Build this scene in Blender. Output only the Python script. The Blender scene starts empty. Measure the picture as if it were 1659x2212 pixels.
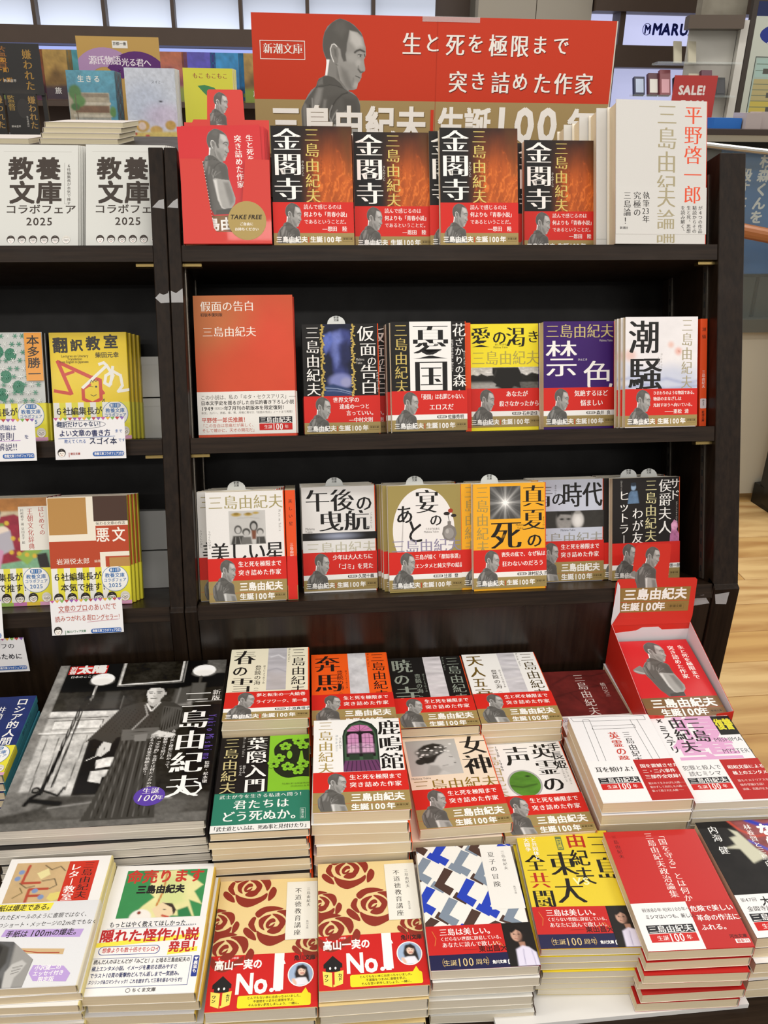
import bpy, bmesh, math, random
import numpy as np
from mathutils import Matrix, Vector

# ---------------------------------------------------------------- camera, world, lights, exposure
SC = bpy.context.scene
COL = SC.collection
EYE = 1.45                                   # eye height above the shop floor
pi = math.pi
def cam_matrix():
    p, y, r = math.radians(25.6), math.radians(-6.25), math.radians(.85)
    base = np.array([[1,0,0],[0,0,-1],[0,1,0.]])
    Ry = np.array([[math.cos(y),0,math.sin(y)],[0,1,0],[-math.sin(y),0,math.cos(y)]])
    Rx = np.array([[1,0,0],[0,math.cos(p),-math.sin(p)],[0,math.sin(p),math.cos(p)]])
    Rz = np.array([[math.cos(r),-math.sin(r),0],[math.sin(r),math.cos(r),0],[0,0,1]])
    A = (Rz@Rx@Ry@base).T @ np.diag([1,-1,-1])
    M = Matrix([list(A[0])+[0], list(A[1])+[0], list(A[2])+[EYE], [0,0,0,1]])
    return M
cam = bpy.data.objects.new('camera', bpy.data.cameras.new('camera'))
COL.objects.link(cam); cam.matrix_world = cam_matrix()
cam.data.lens = 1850/2212*36; cam.data.sensor_width = 36; cam.data.sensor_fit = 'AUTO'
cam.data.clip_start = .02; cam.data.clip_end = 60
SC.camera = cam

world = bpy.data.worlds.new('shop_air'); SC.world = world; world.use_nodes = True
world.node_tree.nodes['Background'].inputs[0].default_value = (1.0, .955, .9, 1)
world.node_tree.nodes['Background'].inputs[1].default_value = .80
def area(name, loc, sx, sy, power, col=(1,.965,.91)):
    l = bpy.data.lights.new(name, 'AREA'); l.shape = 'RECTANGLE'; l.size = sx; l.size_y = sy
    l.energy = power; l.color = col
    o = bpy.data.objects.new(name, l); o.location = loc; COL.objects.link(o); return o
for i, (x, y, pw) in enumerate([(-1.6,-3.2,20),(.3,-3.2,20),(2.2,-3.2,20),(-1.6,-1.5,20),(.3,-1.5,22),(2.2,-1.5,20),(-1.3,.35,13),(.45,.35,15),(2.2,.35,15),(-1.2,2.9,22),(.6,2.9,20),(2.6,3.0,26)]):
    area('ceiling_lamp', (x, y, 3.0), 1.2, .16, pw)
SC.view_settings.view_transform = 'Standard'; SC.view_settings.look = 'None'
SC.view_settings.exposure = -.33; SC.view_settings.gamma = 1; SC.view_settings.use_curve_mapping = False
SC.cycles.use_denoising = True
SC.cycles.max_bounces = 6; SC.cycles.diffuse_bounces = 3; SC.cycles.glossy_bounces = 3
SC.cycles.transmission_bounces = 6; SC.cycles.transparent_max_bounces = 8
SC.cycles.caustics_reflective = False; SC.cycles.caustics_refractive = False

# ---------------------------------------------------------------- helpers
rnd = random.Random(5)
def lin(h):
    if not isinstance(h, str): return tuple(h)
    v = [int(h[i:i+2], 16)/255 for i in (0,2,4)]
    return tuple(c/12.92 if c <= .04045 else ((c+.055)/1.055)**2.4 for c in v)
def nodes(name):
    m = bpy.data.materials.new(name); m.use_nodes = True
    return m, m.node_tree.nodes, m.node_tree.links, m.node_tree.nodes['Principled BSDF']
def flat_mat(name, c, rough=.5, metal=0., noise=0., spec=.5, coat=0.):
    m, N, K, b = nodes(name)
    b.inputs['Base Color'].default_value = lin(c)+(1,)
    b.inputs['Roughness'].default_value = rough; b.inputs['Metallic'].default_value = metal
    b.inputs['Specular IOR Level'].default_value = spec; b.inputs['Coat Weight'].default_value = coat
    if noise:
        t = N.new('ShaderNodeTexNoise'); t.inputs['Scale'].default_value = 14; t.inputs['Detail'].default_value = 6
        h = N.new('ShaderNodeHueSaturation'); h.inputs['Color'].default_value = lin(c)+(1,)
        r = N.new('ShaderNodeMapRange'); r.inputs['To Min'].default_value = 1-noise; r.inputs['To Max'].default_value = 1+noise
        g = N.new('ShaderNodeTexCoord'); K.new(g.outputs['Object'], t.inputs['Vector'])
        K.new(t.outputs['Fac'], r.inputs['Value']); K.new(r.outputs[0], h.inputs['Value']); K.new(h.outputs[0], b.inputs['Base Color'])
    return m
def vcol_mat(name, rough, coat=0., spec=.5):
    m, N, K, b = nodes(name)
    a = N.new('ShaderNodeAttribute'); a.attribute_name = 'Col'
    t = N.new('ShaderNodeTexNoise'); t.inputs['Scale'].default_value = 900; t.inputs['Detail'].default_value = 2
    g = N.new('ShaderNodeTexCoord'); K.new(g.outputs['Object'], t.inputs['Vector'])
    r = N.new('ShaderNodeMapRange'); r.inputs['To Min'].default_value = .97; r.inputs['To Max'].default_value = 1.03
    h = N.new('ShaderNodeHueSaturation')
    K.new(t.outputs['Fac'], r.inputs['Value']); K.new(r.outputs[0], h.inputs['Value']); K.new(a.outputs['Color'], h.inputs['Color'])
    K.new(h.outputs[0], b.inputs['Base Color'])
    b.inputs['Roughness'].default_value = rough; b.inputs['Coat Weight'].default_value = coat
    b.inputs['Coat Roughness'].default_value = .12; b.inputs['Specular IOR Level'].default_value = spec
    return m
def page_mat(name, c1, c2, scale):
    """paper edges: thin sheets seen as fine lines across the thickness"""
    m, N, K, b = nodes(name)
    g = N.new('ShaderNodeTexCoord'); mp = N.new('ShaderNodeMapping'); mp.inputs['Scale'].default_value = (6, 6, scale)
    t = N.new('ShaderNodeTexNoise'); t.inputs['Scale'].default_value = 1; t.inputs['Detail'].default_value = 3; t.inputs['Roughness'].default_value = .7
    r = N.new('ShaderNodeValToRGB'); r.color_ramp.elements[0].color = lin(c1)+(1,); r.color_ramp.elements[1].color = lin(c2)+(1,)
    r.color_ramp.elements[0].position = .3; r.color_ramp.elements[1].position = .62
    K.new(g.outputs['Object'], mp.inputs['Vector']); K.new(mp.outputs[0], t.inputs['Vector']); K.new(t.outputs['Fac'], r.inputs['Fac'])
    K.new(r.outputs[0], b.inputs['Base Color']); b.inputs['Roughness'].default_value = .85
    bp = N.new('ShaderNodeBump'); bp.inputs['Strength'].default_value = .25; bp.inputs['Distance'].default_value = .0003
    K.new(t.outputs['Fac'], bp.inputs['Height']); K.new(bp.outputs[0], b.inputs['Normal'])
    return m
def laminate(name, c1, c2, axis_scale, rough=.34, spec=.16):
    """dark wood-grain laminate with stretched grain and scuffs"""
    m, N, K, b = nodes(name)
    g = N.new('ShaderNodeTexCoord'); mp = N.new('ShaderNodeMapping'); mp.inputs['Scale'].default_value = axis_scale
    t = N.new('ShaderNodeTexNoise'); t.inputs['Scale'].default_value = 1; t.inputs['Detail'].default_value = 7; t.inputs['Roughness'].default_value = .65
    r = N.new('ShaderNodeValToRGB'); r.color_ramp.elements[0].color = lin(c1)+(1,); r.color_ramp.elements[1].color = lin(c2)+(1,)
    r.color_ramp.elements[0].position = .35; r.color_ramp.elements[1].position = .7
    K.new(g.outputs['Object'], mp.inputs['Vector']); K.new(mp.outputs[0], t.inputs['Vector']); K.new(t.outputs['Fac'], r.inputs['Fac'])
    K.new(r.outputs[0], b.inputs['Base Color'])
    b.inputs['Roughness'].default_value = rough; b.inputs['Specular IOR Level'].default_value = spec
    t2 = N.new('ShaderNodeTexNoise'); t2.inputs['Scale'].default_value = 25; K.new(g.outputs['Object'], t2.inputs['Vector'])
    mr = N.new('ShaderNodeMapRange'); mr.inputs['To Min'].default_value = rough-.06; mr.inputs['To Max'].default_value = rough+.14
    K.new(t2.outputs['Fac'], mr.inputs['Value']); K.new(mr.outputs[0], b.inputs['Roughness'])
    return m
M_PRINT = vcol_mat('printed_paper', .5, 0, .28)
M_GLOSS = vcol_mat('glossy_printed_paper', .36, .2, .35)
M_CARD = vcol_mat('matte_printed_card', .6)
M_PAGE = page_mat('book_pages', 'c9b795', 'e6d6b6', 9000)
M_MPAGE = page_mat('magazine_pages', 'a8a196', 'dcd6cb', 2600)
M_WPAGE = page_mat('white_book_pages', 'c6bca8', 'e3dac6', 9000)
M_WOOD = laminate('dark_laminate', '1b120b', '30241a', (7, 160, 160), .34)     # grain along x
M_WOODV = laminate('dark_laminate_upright', '170f09', '281d14', (160, 160, 7), .36)
M_KICK = laminate('dark_laminate_glossy', '170f09', '281d14', (160, 160, 7), .25, .5)
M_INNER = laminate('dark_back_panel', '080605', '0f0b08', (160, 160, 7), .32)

def mesh_obj(name, verts, faces, mat, parent=None, smooth=False, cols=None):
    me = bpy.data.meshes.new(name); me.from_pydata([tuple(map(float, v)) for v in verts], [], [tuple(map(int, f)) for f in faces])
    if cols is not None:
        a = me.color_attributes.new('Col', 'FLOAT_COLOR', 'POINT')
        c = np.ones((len(verts), 4), np.float32); c[:, :3] = cols; a.data.foreach_set('color', c.ravel())
    for m in (mat if isinstance(mat, (list, tuple)) else [mat]): me.materials.append(m)
    if smooth: me.polygons.foreach_set('use_smooth', [True]*len(me.polygons))
    return link(name, me, parent)
def link(name, me, parent=None):
    o = bpy.data.objects.new(name, me); COL.objects.link(o); o.parent = parent; return o
def empty(name, M=None, label=None, cat=None, group=None):
    o = bpy.data.objects.new(name, None); COL.objects.link(o); o.empty_display_size = .02
    if M is not None: o.matrix_world = M
    return tag(o, label, cat, group)
def tag(o, label=None, cat=None, group=None, kind=None):
    for k, v in (('label', label), ('category', cat), ('group', group), ('kind', kind)):
        if v: o[k] = v
    return o
def bm_obj(name, bm, mat, parent=None, smooth=False, bevel=0, seg=2):
    if bevel:
        es = [e for e in bm.edges if len(e.link_faces) == 2 and e.calc_face_angle(0) > .5]
        bmesh.ops.bevel(bm, geom=es, offset=bevel, segments=seg, affect='EDGES', profile=.5)
    me = bpy.data.meshes.new(name); bm.to_mesh(me); bm.free()
    for m in (mat if isinstance(mat, (list, tuple)) else [mat]): me.materials.append(m)
    if smooth: me.polygons.foreach_set('use_smooth', [True]*len(me.polygons))
    return link(name, me, parent)
def box_bm(x0, y0, z0, x1, y1, z1, bm=None):
    bm = bm or bmesh.new()
    vs = [bm.verts.new((x, y, z)) for z in (z0, z1) for y in (y0, y1) for x in (x0, x1)]
    for f in ((0,2,3,1),(4,5,7,6),(0,1,5,4),(2,6,7,3),(0,4,6,2),(1,3,7,5)): bm.faces.new([vs[i] for i in f])
    return bm
def box(name, x0, y0, z0, x1, y1, z1, mat, parent=None, bevel=.0008):
    return bm_obj(name, box_bm(min(x0,x1), min(y0,y1), min(z0,z1), max(x0,x1), max(y0,y1), max(z0,z1)), mat, parent, bevel=bevel, seg=1)
def tube(name, pts, r, mat, parent=None, n=10, cap=True):
    bm = bmesh.new(); rings = []
    P = [Vector(p) for p in pts]
    for i, p in enumerate(P):
        d = (P[min(i+1, len(P)-1)]-P[max(i-1, 0)]).normalized()
        u = d.orthogonal().normalized() if i == 0 else (u - d*u.dot(d)).normalized()
        v = d.cross(u)
        rings.append([bm.verts.new(p+u*(r*math.cos(2*pi*k/n))+v*(r*math.sin(2*pi*k/n))) for k in range(n)])
    for a, b in zip(rings, rings[1:]):
        for k in range(n): bm.faces.new((a[k], a[(k+1)%n], b[(k+1)%n], b[k]))
    if cap: bm.faces.new(rings[0][::-1]); bm.faces.new(rings[-1])
    return bm_obj(name, bm, mat, parent, smooth=False)

# frames: world axes (X right along the shelves, Y away from the viewer, Z up); the shelving leans back by LEAN
LEAN = math.radians(20); SLN, CLN = math.sin(LEAN), math.cos(LEAN)
def basis(X, Y, Z, o):
    return Matrix([[X[0],Y[0],Z[0],o[0]],[X[1],Y[1],Z[1],o[1]],[X[2],Y[2],Z[2],o[2]],[0,0,0,1]])
def wl(x, s, t): return Vector((x, s*SLN+t*CLN, s*CLN-t*SLN+EYE))
def M_lean(x, s, t, yaw=0., roll=0.):
    """book frame on the leaning shelving: x right, y up the lean, z toward the viewer; origin on the shelf at cover back"""
    M = basis((1,0,0), (0,SLN,CLN), (0,-CLN,SLN), wl(x, s, t))
    return M @ Matrix.Rotation(yaw, 4, 'Y') @ Matrix.Rotation(roll, 4, 'Z')
def M_flat(x, y, z, yaw=0.):
    """lying book: x right, y away, z up"""
    return Matrix.Translation((x, y, z)) @ Matrix.Rotation(yaw, 4, 'Z')
def M_up(x, y, z, yaw=0., tilt=0.):
    """upright board: x right, y up, z toward the viewer"""
    return Matrix.Translation((x, y, z)) @ Matrix.Rotation(yaw, 4, 'Z') @ Matrix.Rotation(pi/2-tilt, 4, 'X')

# ---------------------------------------------------------------- print engine (flat lettering and pictures as thin coloured faces)
_gc = {}
_tc = bpy.data.curves.new('type', 'FONT'); _tc.resolution_u = 2
_to = bpy.data.objects.new('type', _tc); COL.objects.link(_to)
def glyph(ch, off):
    k = (ch, off)
    if k not in _gc:
        _tc.body = ch; _tc.offset = off; _tc.resolution_u = 2
        dg = bpy.context.evaluated_depsgraph_get()
        me = bpy.data.meshes.new_from_object(_to.evaluated_get(dg))
        v = np.empty(len(me.vertices)*3); me.vertices.foreach_get('co', v); v = v.reshape(-1, 3)[:, :2].copy()
        f = [tuple(p.vertices) for p in me.polygons]
        if ord(ch) < 0x2000 and len(v): v = v*1.2+np.array([0, -.05])
        bpy.data.meshes.remove(me)
        if off and len(v):
            r = glyph(ch, 0)[0]
            if v[:,0].min() < r[:,0].min()-.02 or v[:,0].max() > r[:,0].max()+.02 or v[:,1].min() < r[:,1].min()-.02 or v[:,1].max() > r[:,1].max()+.02: _gc[k] = glyph(ch, 0); return _gc[k]
        if ord(ch) > 0x2000: adv = 1.
        elif ch.isdigit(): adv = .69
        elif len(v): adv = v[:, 0].max()+.07
        else: adv = .32
        _gc[k] = (v, f, adv)
    return _gc[k]
def ring(d, n=4, c=True): return tuple((d*math.cos(2*pi*(i+.5)/n)*1.2, d*math.sin(2*pi*(i+.5)/n)*1.2) for i in range(n))+(((0, 0),) if c else ())
def row_(*a): return tuple((x, 0) for x in a)
STYLE = {  # outline offset, shifted copies: thin horizontals with heavy verticals read as a serif (mincho) face
 'g': (0, row_(0)), 'b': (0, ring(.016, 4, False)), 'x': (0, ring(.034)), 'X': (0, ring(.048, 6)), 't': (-.012, row_(0)),
 'm': (-.012, row_(-.022, 0, .022)), 'M': (-.019, row_(-.046, -.028, -.01, .01, .028, .046)), 'k': (-.002, row_(-.024, 0, .024)), 'h': (0, ring(.008, 3, False))}
ROT = set('ー—―－~…・「」『』（）()【】〈〉-')
PUN = set('、。，．っゃゅょッャュョ')
def smooth01(t): t = np.clip(t, 0, 1); return t*t*(3-2*t)
def sdf_poly(P, pts):
    pts = np.asarray(pts, float); d = np.full(len(P), 1e18); ins = np.zeros(len(P), bool)
    for i in range(len(pts)):
        a, b = pts[i], pts[(i+1) % len(pts)]; e = b-a; w = P-a
        t = np.clip((w@e)/max(e@e, 1e-12), 0, 1); q = w-t[:, None]*e; d = np.minimum(d, (q*q).sum(1))
        if a[1] != b[1]:
            c = (a[1] > P[:, 1]) != (b[1] > P[:, 1])
            ins ^= c & (P[:, 0] < (b[0]-a[0])*(P[:, 1]-a[1])/(b[1]-a[1])+a[0])
    d = np.sqrt(d); return np.where(ins, -d, d)
def sdf_line(P, pts):
    d = np.full(len(P), 1e18)
    for a, b in zip(pts, pts[1:]):
        a, b = np.asarray(a, float), np.asarray(b, float); e = b-a; w = P-a
        t = np.clip((w@e)/max(e@e, 1e-12), 0, 1); q = w-t[:, None]*e; d = np.minimum(d, (q*q).sum(1))
    return np.sqrt(d)
def vnoise(P, s, seed=0):
    g = np.random.RandomState(seed).rand(64, 64); x = P[:, 0]*s+7.3; y = P[:, 1]*s+3.1
    i, j = np.floor(x).astype(int), np.floor(y).astype(int); u, v = smooth01(x-i), smooth01(y-j)
    G = lambda a, b: g[a % 64, b % 64]
    return (G(i,j)*(1-u)+G(i+1,j)*u)*(1-v)+(G(i,j+1)*(1-u)+G(i+1,j+1)*u)*v
def fbm(P, s, seed=0): return (vnoise(P,s,seed)*.5+vnoise(P,s*2.1,seed+1)*.27+vnoise(P,s*4.3,seed+2)*.15+vnoise(P,s*9,seed+3)*.08)
def gray(c):
    return lin(c) if isinstance(c, str) else lin('%02x%02x%02x' % (c, max(c-2, 0), max(c-6, 0)))
def paint(P, shapes, base='808080'):
    C = np.tile(np.array(gray(base))[None], (len(P), 1))
    for s in shapes:
        k = s[0]
        if k == 'p': d = sdf_poly(P, s[1]); c, bl = s[2], s[3]; op = s[4] if len(s) > 4 else 1
        elif k == 'e':
            _, cx, cy, rx, ry, c, bl = s[:7]; op = s[7] if len(s) > 7 else 1
            d = (np.hypot((P[:,0]-cx)/rx, (P[:,1]-cy)/ry)-1)*min(rx, ry)
        elif k == 'l': d = sdf_line(P, s[1])-s[2]/2; c, bl = s[3], s[4]; op = s[5] if len(s) > 5 else 1
        elif k == 'n':   # noise: scale, amplitude, seed
            n = fbm(P*np.array(s[4]) if len(s) > 4 else P, s[1], s[3]); C *= (1+(n-.5)*2*s[2])[:, None]; C = np.clip(C, 0, 1); continue
        elif k == 'G':   # gradient mix: axis vector start, end, colour a -> b
            a, b = np.array(s[1], float), np.array(s[2], float); t = np.clip((P-a)@(b-a)/((b-a)@(b-a)), 0, 1)[:, None]
            C = (1-t)*np.array(gray(s[3]))+t*np.array(gray(s[4])); continue
        elif k == 'f': C = s[1](P, C); continue
        a = (smooth01(.5-d/max(bl, 1e-6))*op)[:, None]
        C = C*(1-a)+np.array(gray(c))*a
    return C
class Art:
    def __init__(self, W, H): self.W, self.H, self.G, self.k = W, H, {}, 0; self.g('lettering')
    def g(self, name): self.cur = self.G.setdefault(name, dict(v=[], f=[], c=[], n=0)); return self
    def _add(self, v, f, c, z=None):
        c = np.asarray(c, float)
        if c.ndim == 1 and len(v):
            v = np.asarray(v, float); x0, y0, x1, y1 = 0, 0, self.W, self.H
            if v[:,0].min() < x0 or v[:,0].max() > x1 or v[:,1].min() < y0 or v[:,1].max() > y1:
                nv, nf = [], []
                for q in f:
                    p = [tuple(v[i]) for i in q]
                    for ax, lim, sg in ((0,x0,1),(0,x1,-1),(1,y0,1),(1,y1,-1)):
                        o = []
                        for a, b in zip(p, p[1:]+p[:1]):
                            da, db = sg*(a[ax]-lim), sg*(b[ax]-lim)
                            if da >= 0: o.append(a)
                            if (da >= 0) != (db >= 0): t = da/(da-db); o.append((a[0]+t*(b[0]-a[0]), a[1]+t*(b[1]-a[1])))
                        p = o
                        if len(p) < 3: break
                    if len(p) >= 3: nf.append(tuple(range(len(nv), len(nv)+len(p)))); nv += p
                if not nf: return
                v, f = np.array(nv), nf
        G = self.cur; n0 = G['n']
        if z is None: self.k += 1; z = self.k*.011
        v3 = np.zeros((len(v), 3)); v3[:, :2] = v; v3[:, 2] = z
        G['v'].append(v3); G['f'] += [tuple(i+n0 for i in t) for t in f]
        c = np.asarray(c, float); G['c'].append(np.tile(c, (len(v), 1)) if c.ndim == 1 else c); G['n'] += len(v)
    def P(self, pts, c): self._add(np.array(pts, float), [tuple(range(len(pts)))], lin(c)); return self
    def R(self, x0, y0, x1, y1, c): return self.P([(x0,y0),(x1,y0),(x1,y1),(x0,y1)], c)
    def RR(self, x0, y0, x1, y1, r, c, n=5):
        pts = []
        for cx, cy, a0 in ((x1-r,y0+r,-90),(x1-r,y1-r,0),(x0+r,y1-r,90),(x0+r,y0+r,180)):
            for i in range(n+1): a = math.radians(a0+90*i/n); pts.append((cx+r*math.cos(a), cy+r*math.sin(a)))
        return self.P(pts, c)
    def E(self, cx, cy, rx, ry, c, n=28): return self.P([(cx+rx*math.cos(2*pi*i/n), cy+ry*math.sin(2*pi*i/n)) for i in range(n)], c)
    def L(self, pts, w, c, closed=False):
        if closed: pts = list(pts)+[pts[0]]
        P = np.array(pts, float); self.k += 1; z = self.k*.011
        for a, b in zip(P, P[1:]):
            d = b-a; l = np.hypot(*d)
            if l < 1e-6: continue
            d /= l; n = np.array([-d[1], d[0]])*w/2; e = d*w*.35
            z += .0009; self._add(np.array([a-e+n, b+e+n, b+e-n, a-e-n]), [(0, 1, 2, 3)], lin(c), z)
        return self
    def BX(self, x0, y0, x1, y1, w, c): return self.L([(x0,y0),(x1,y0),(x1,y1),(x0,y1)], w, c, True)
    def EL(self, cx, cy, rx, ry, w, c, n=32): return self.L([(cx+rx*math.cos(2*pi*i/n), cy+ry*math.sin(2*pi*i/n)) for i in range(n)], w, c, True)
    def _t(self, ch, x, y, size, c, st, sx, sy, rot=0, z=0, shear=0):
        off, sh = STYLE[st]; v, f, adv = glyph(ch, off)
        if not len(v): return adv
        for j, s in enumerate(sh):
            u = v+np.array(s)
            if shear: u[:, 0] += (u[:, 1]-.38)*shear
            if rot:
                q = u-np.array([.5, .38]); cr, sr = math.cos(rot), math.sin(rot)
                u = np.stack([q[:,0]*cr-q[:,1]*sr, q[:,0]*sr+q[:,1]*cr], 1)+np.array([.5, .38])
            o = np.stack([x+u[:,0]*size*sx, y+(.88-u[:,1])*size*sy], 1)
            self._add(o, f, c, z+j*.0012)
        return adv
    def T(self, s, x, y, size, c, st='g', sx=1, sy=1, gap=0, al='l', shear=0, jit=0):
        """horizontal line; (x, y) = top left of the em box, mm"""
        g_ = self.cur
        if s.startswith(('Mishima', 'Yukio')) and self.G.get('title') is not None: self.g('romanised_name')
        try: return self._T(s, x, y, size, c, st, sx, sy, gap, al, shear, jit)
        finally: self.cur = g_
    def _T(self, s, x, y, size, c, st, sx, sy, gap, al, shear, jit):
        c = lin(c); self.k += 1; z = self.k*.011
        if al != 'l':
            w = sum(glyph(ch, STYLE[st][0])[2]*size*sx+gap for ch in s)-gap
            x -= w/2 if al == 'c' else w
        for i, ch in enumerate(s):
            r = rnd.uniform(-jit, jit) if jit else 0
            a = self._t(ch, x, y+(rnd.uniform(-jit, jit)*size*.5 if jit else 0), size, c, st, sx, sy, r, z, shear); x += a*size*sx+gap
        return self
    def V(self, s, x, y, size, c, st='g', sx=1, sy=1, gap=0, skew=0, jit=0):
        """vertical column; x = left of the column"""
        g_ = self.cur
        if s.startswith('Mishima'): self.g('romanised_name')
        try: return self._V(s, x, y, size, c, st, sx, sy, gap, skew, jit)
        finally: self.cur = g_
    def _V(self, s, x, y, size, c, st, sx, sy, gap, skew, jit):
        c = lin(c); self.k += 1; z = self.k*.011
        for ch in s:
            if ch == ' ': y += size*sy*.5; continue
            dx = dy = r = 0
            if ch in ROT: r = -pi/2
            elif ch in '、。': dx, dy = .55*size*sx, -.5*size*sy
            elif ord(ch) < 256 and ch.isdigit(): dx = .2*size*sx
            if ord(ch) < 256 and not ch.isdigit() and ch != '!': r = -pi/2
            self._t(ch, x+dx, y+dy, size, c, st, sx, sy, r+(rnd.uniform(-jit, jit) if jit else 0), z); y += size*sy+gap; x += skew
        return self
    def K(self, x0, y0, x1, y1, nx, ny, shapes, win=None, base='808080', mask=None, clip=None):
        """picture: shapes given in the units of win=(u0,v0,u1,v1), painted onto a fine grid over the rectangle (mm)"""
        win = win or (0, 0, x1-x0, y1-y0)
        U, V = np.meshgrid(np.linspace(win[0], win[2], nx+1), np.linspace(win[1], win[3], ny+1)); P = np.stack([U.ravel(), V.ravel()], 1)
        C = paint(P, shapes, base)
        idx = np.arange((nx+1)*(ny+1)).reshape(ny+1, nx+1)
        keep = np.ones((ny, nx), bool)
        if mask is not None:
            ins = (sdf_poly(P, mask) < 0); m = ins.reshape(ny+1, nx+1)
            keep = m[:-1,:-1] | m[1:,:-1] | m[:-1,1:] | m[1:,1:]
            out = np.where(~ins)[0]; near = np.zeros((ny+1, nx+1), bool)
            near[:-1,:-1] |= keep; near[1:,:-1] |= keep; near[:-1,1:] |= keep; near[1:,1:] |= keep
            nn = out[near.ravel()[out]]; Q = P[nn].copy(); best = np.full(len(nn), 1e18); S = Q.copy(); mk = np.asarray(mask, float)
            for i in range(len(mk)):
                a, b = mk[i], mk[(i+1) % len(mk)]; e = b-a; t = np.clip(((Q-a)@e)/max(e@e, 1e-12), 0, 1); q = a+t[:, None]*e
                dd = ((Q-q)**2).sum(1); u = dd < best; S[u] = q[u]; best[u] = dd[u]
            P[nn] = S
        X = np.stack([x0+(P[:,0]-win[0])/(win[2]-win[0])*(x1-x0), y0+(P[:,1]-win[1])/(win[3]-win[1])*(y1-y0)], 1)
        if clip:
            cx0, cy0, cx1, cy1 = clip
            gx = X[:,0].reshape(ny+1, nx+1); gy = X[:,1].reshape(ny+1, nx+1)
            mx = np.maximum.reduce([gx[:-1,:-1], gx[1:,1:]]); mn = np.minimum.reduce([gx[:-1,:-1], gx[1:,1:]])
            my = np.maximum.reduce([gy[:-1,:-1], gy[1:,1:]]); mi = np.minimum.reduce([gy[:-1,:-1], gy[1:,1:]])
            keep &= (mx > cx0) & (mn < cx1) & (my > cy0) & (mi < cy1)
            X[:,0] = np.clip(X[:,0], cx0, cx1); X[:,1] = np.clip(X[:,1], cy0, cy1)
        jj, ii = np.where(keep); f = list(zip(idx[jj,ii], idx[jj+1,ii], idx[jj+1,ii+1], idx[jj,ii+1]))
        used = np.zeros(len(X), bool)
        for q in f: used[list(q)] = True
        re = np.cumsum(used)-1
        self._add(X[used], [tuple(int(re[i]) for i in q) for q in f], C[used]); return self
    def meshes(self):
        out = []
        for name, G in self.G.items():
            if not G['f']: continue
            v = np.concatenate(G['v']); c = np.concatenate(G['c'])
            v = np.stack([(v[:,0]-self.W/2)/1000, (self.H-v[:,1])/1000, v[:,2]/1000], 1)
            me = bpy.data.meshes.new(name.split('#')[0]); me.from_pydata(v.tolist(), [], G['f'])
            a = me.color_attributes.new('Col', 'FLOAT_COLOR', 'POINT'); cc = np.ones((len(v), 4), np.float32); cc[:, :3] = c
            a.data.foreach_set('color', cc.ravel()); out.append((name.split('#')[0], me))
        return out
# ---------------------------------------------------------------- room
def Z(z): return z+EYE
def attach(o, parent, M):
    o.parent = parent; o.matrix_basis = parent.matrix_basis.inverted() @ M; return o
def wood_floor_mat(name, seed):
    m, N, K, b = nodes(name)
    g = N.new('ShaderNodeTexCoord'); mp = N.new('ShaderNodeMapping'); mp.inputs['Scale'].default_value = (.9, 5, 5); mp.inputs['Location'].default_value = (seed*3.1, seed*1.7, 0)
    w = N.new('ShaderNodeTexNoise'); w.inputs['Scale'].default_value = 2.6; w.inputs['Detail'].default_value = 7; w.inputs['Distortion'].default_value = 1.1
    t = N.new('ShaderNodeTexWave'); t.inputs['Scale'].default_value = .8; t.bands_direction = 'Y'; t.inputs['Distortion'].default_value = 9; t.inputs['Detail'].default_value = 4; t.inputs['Detail Scale'].default_value = .8
    K.new(g.outputs['Object'], mp.inputs[0]); K.new(mp.outputs[0], w.inputs['Vector']); K.new(mp.outputs[0], t.inputs['Vector'])
    mx = N.new('ShaderNodeMix'); mx.inputs['Factor'].default_value = .18; K.new(w.outputs['Fac'], mx.inputs[2]); K.new(t.outputs['Fac'], mx.inputs[3])
    r = N.new('ShaderNodeValToRGB'); e = r.color_ramp.elements; e[0].color = lin('b07c44')+(1,); e[1].color = lin(['e0b878','e8c488','d6aa68'][seed % 3])+(1,); e[0].position = .22; e[1].position = .62
    K.new(mx.outputs[0], r.inputs['Fac']); K.new(r.outputs[0], b.inputs['Base Color']); b.inputs['Roughness'].default_value = .42; return m
M_PLANK = [wood_floor_mat('floor_board_%s' % c, i) for i, c in enumerate(('honey', 'straw', 'amber'))]
floor = box('floor', -4, -3, -.06, 6, 9, -.008, flat_mat('floor_base', '6e4d30', .6, noise=.1)); tag(floor, kind='structure')
pl = {}
for r in range(22):
    y0 = 1.02+r*.152; x = .2-.37*(r*2.3 % 1)
    k = 0
    while x < 3.3:
        L = (.78, .94, 1.12)[(r*7+k*3) % 3]; key = (L, (r+k*2) % 3)
        if key not in pl:
            bm = box_bm(0, 0, -.007, L-.0022, .1498, 0); me = bpy.data.meshes.new('plank')
            bmesh.ops.bevel(bm, geom=[e for e in bm.edges if all(v.co.z > -.001 for v in e.verts)], offset=.001, segments=1, affect='EDGES'); bm.to_mesh(me); bm.free(); me.materials.append(M_PLANK[key[1]]); pl[key] = me
        o = link('plank', pl[key], floor); o.location = (x, y0, .0002*((r*5+k) % 3)); x += L; k += 1

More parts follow.
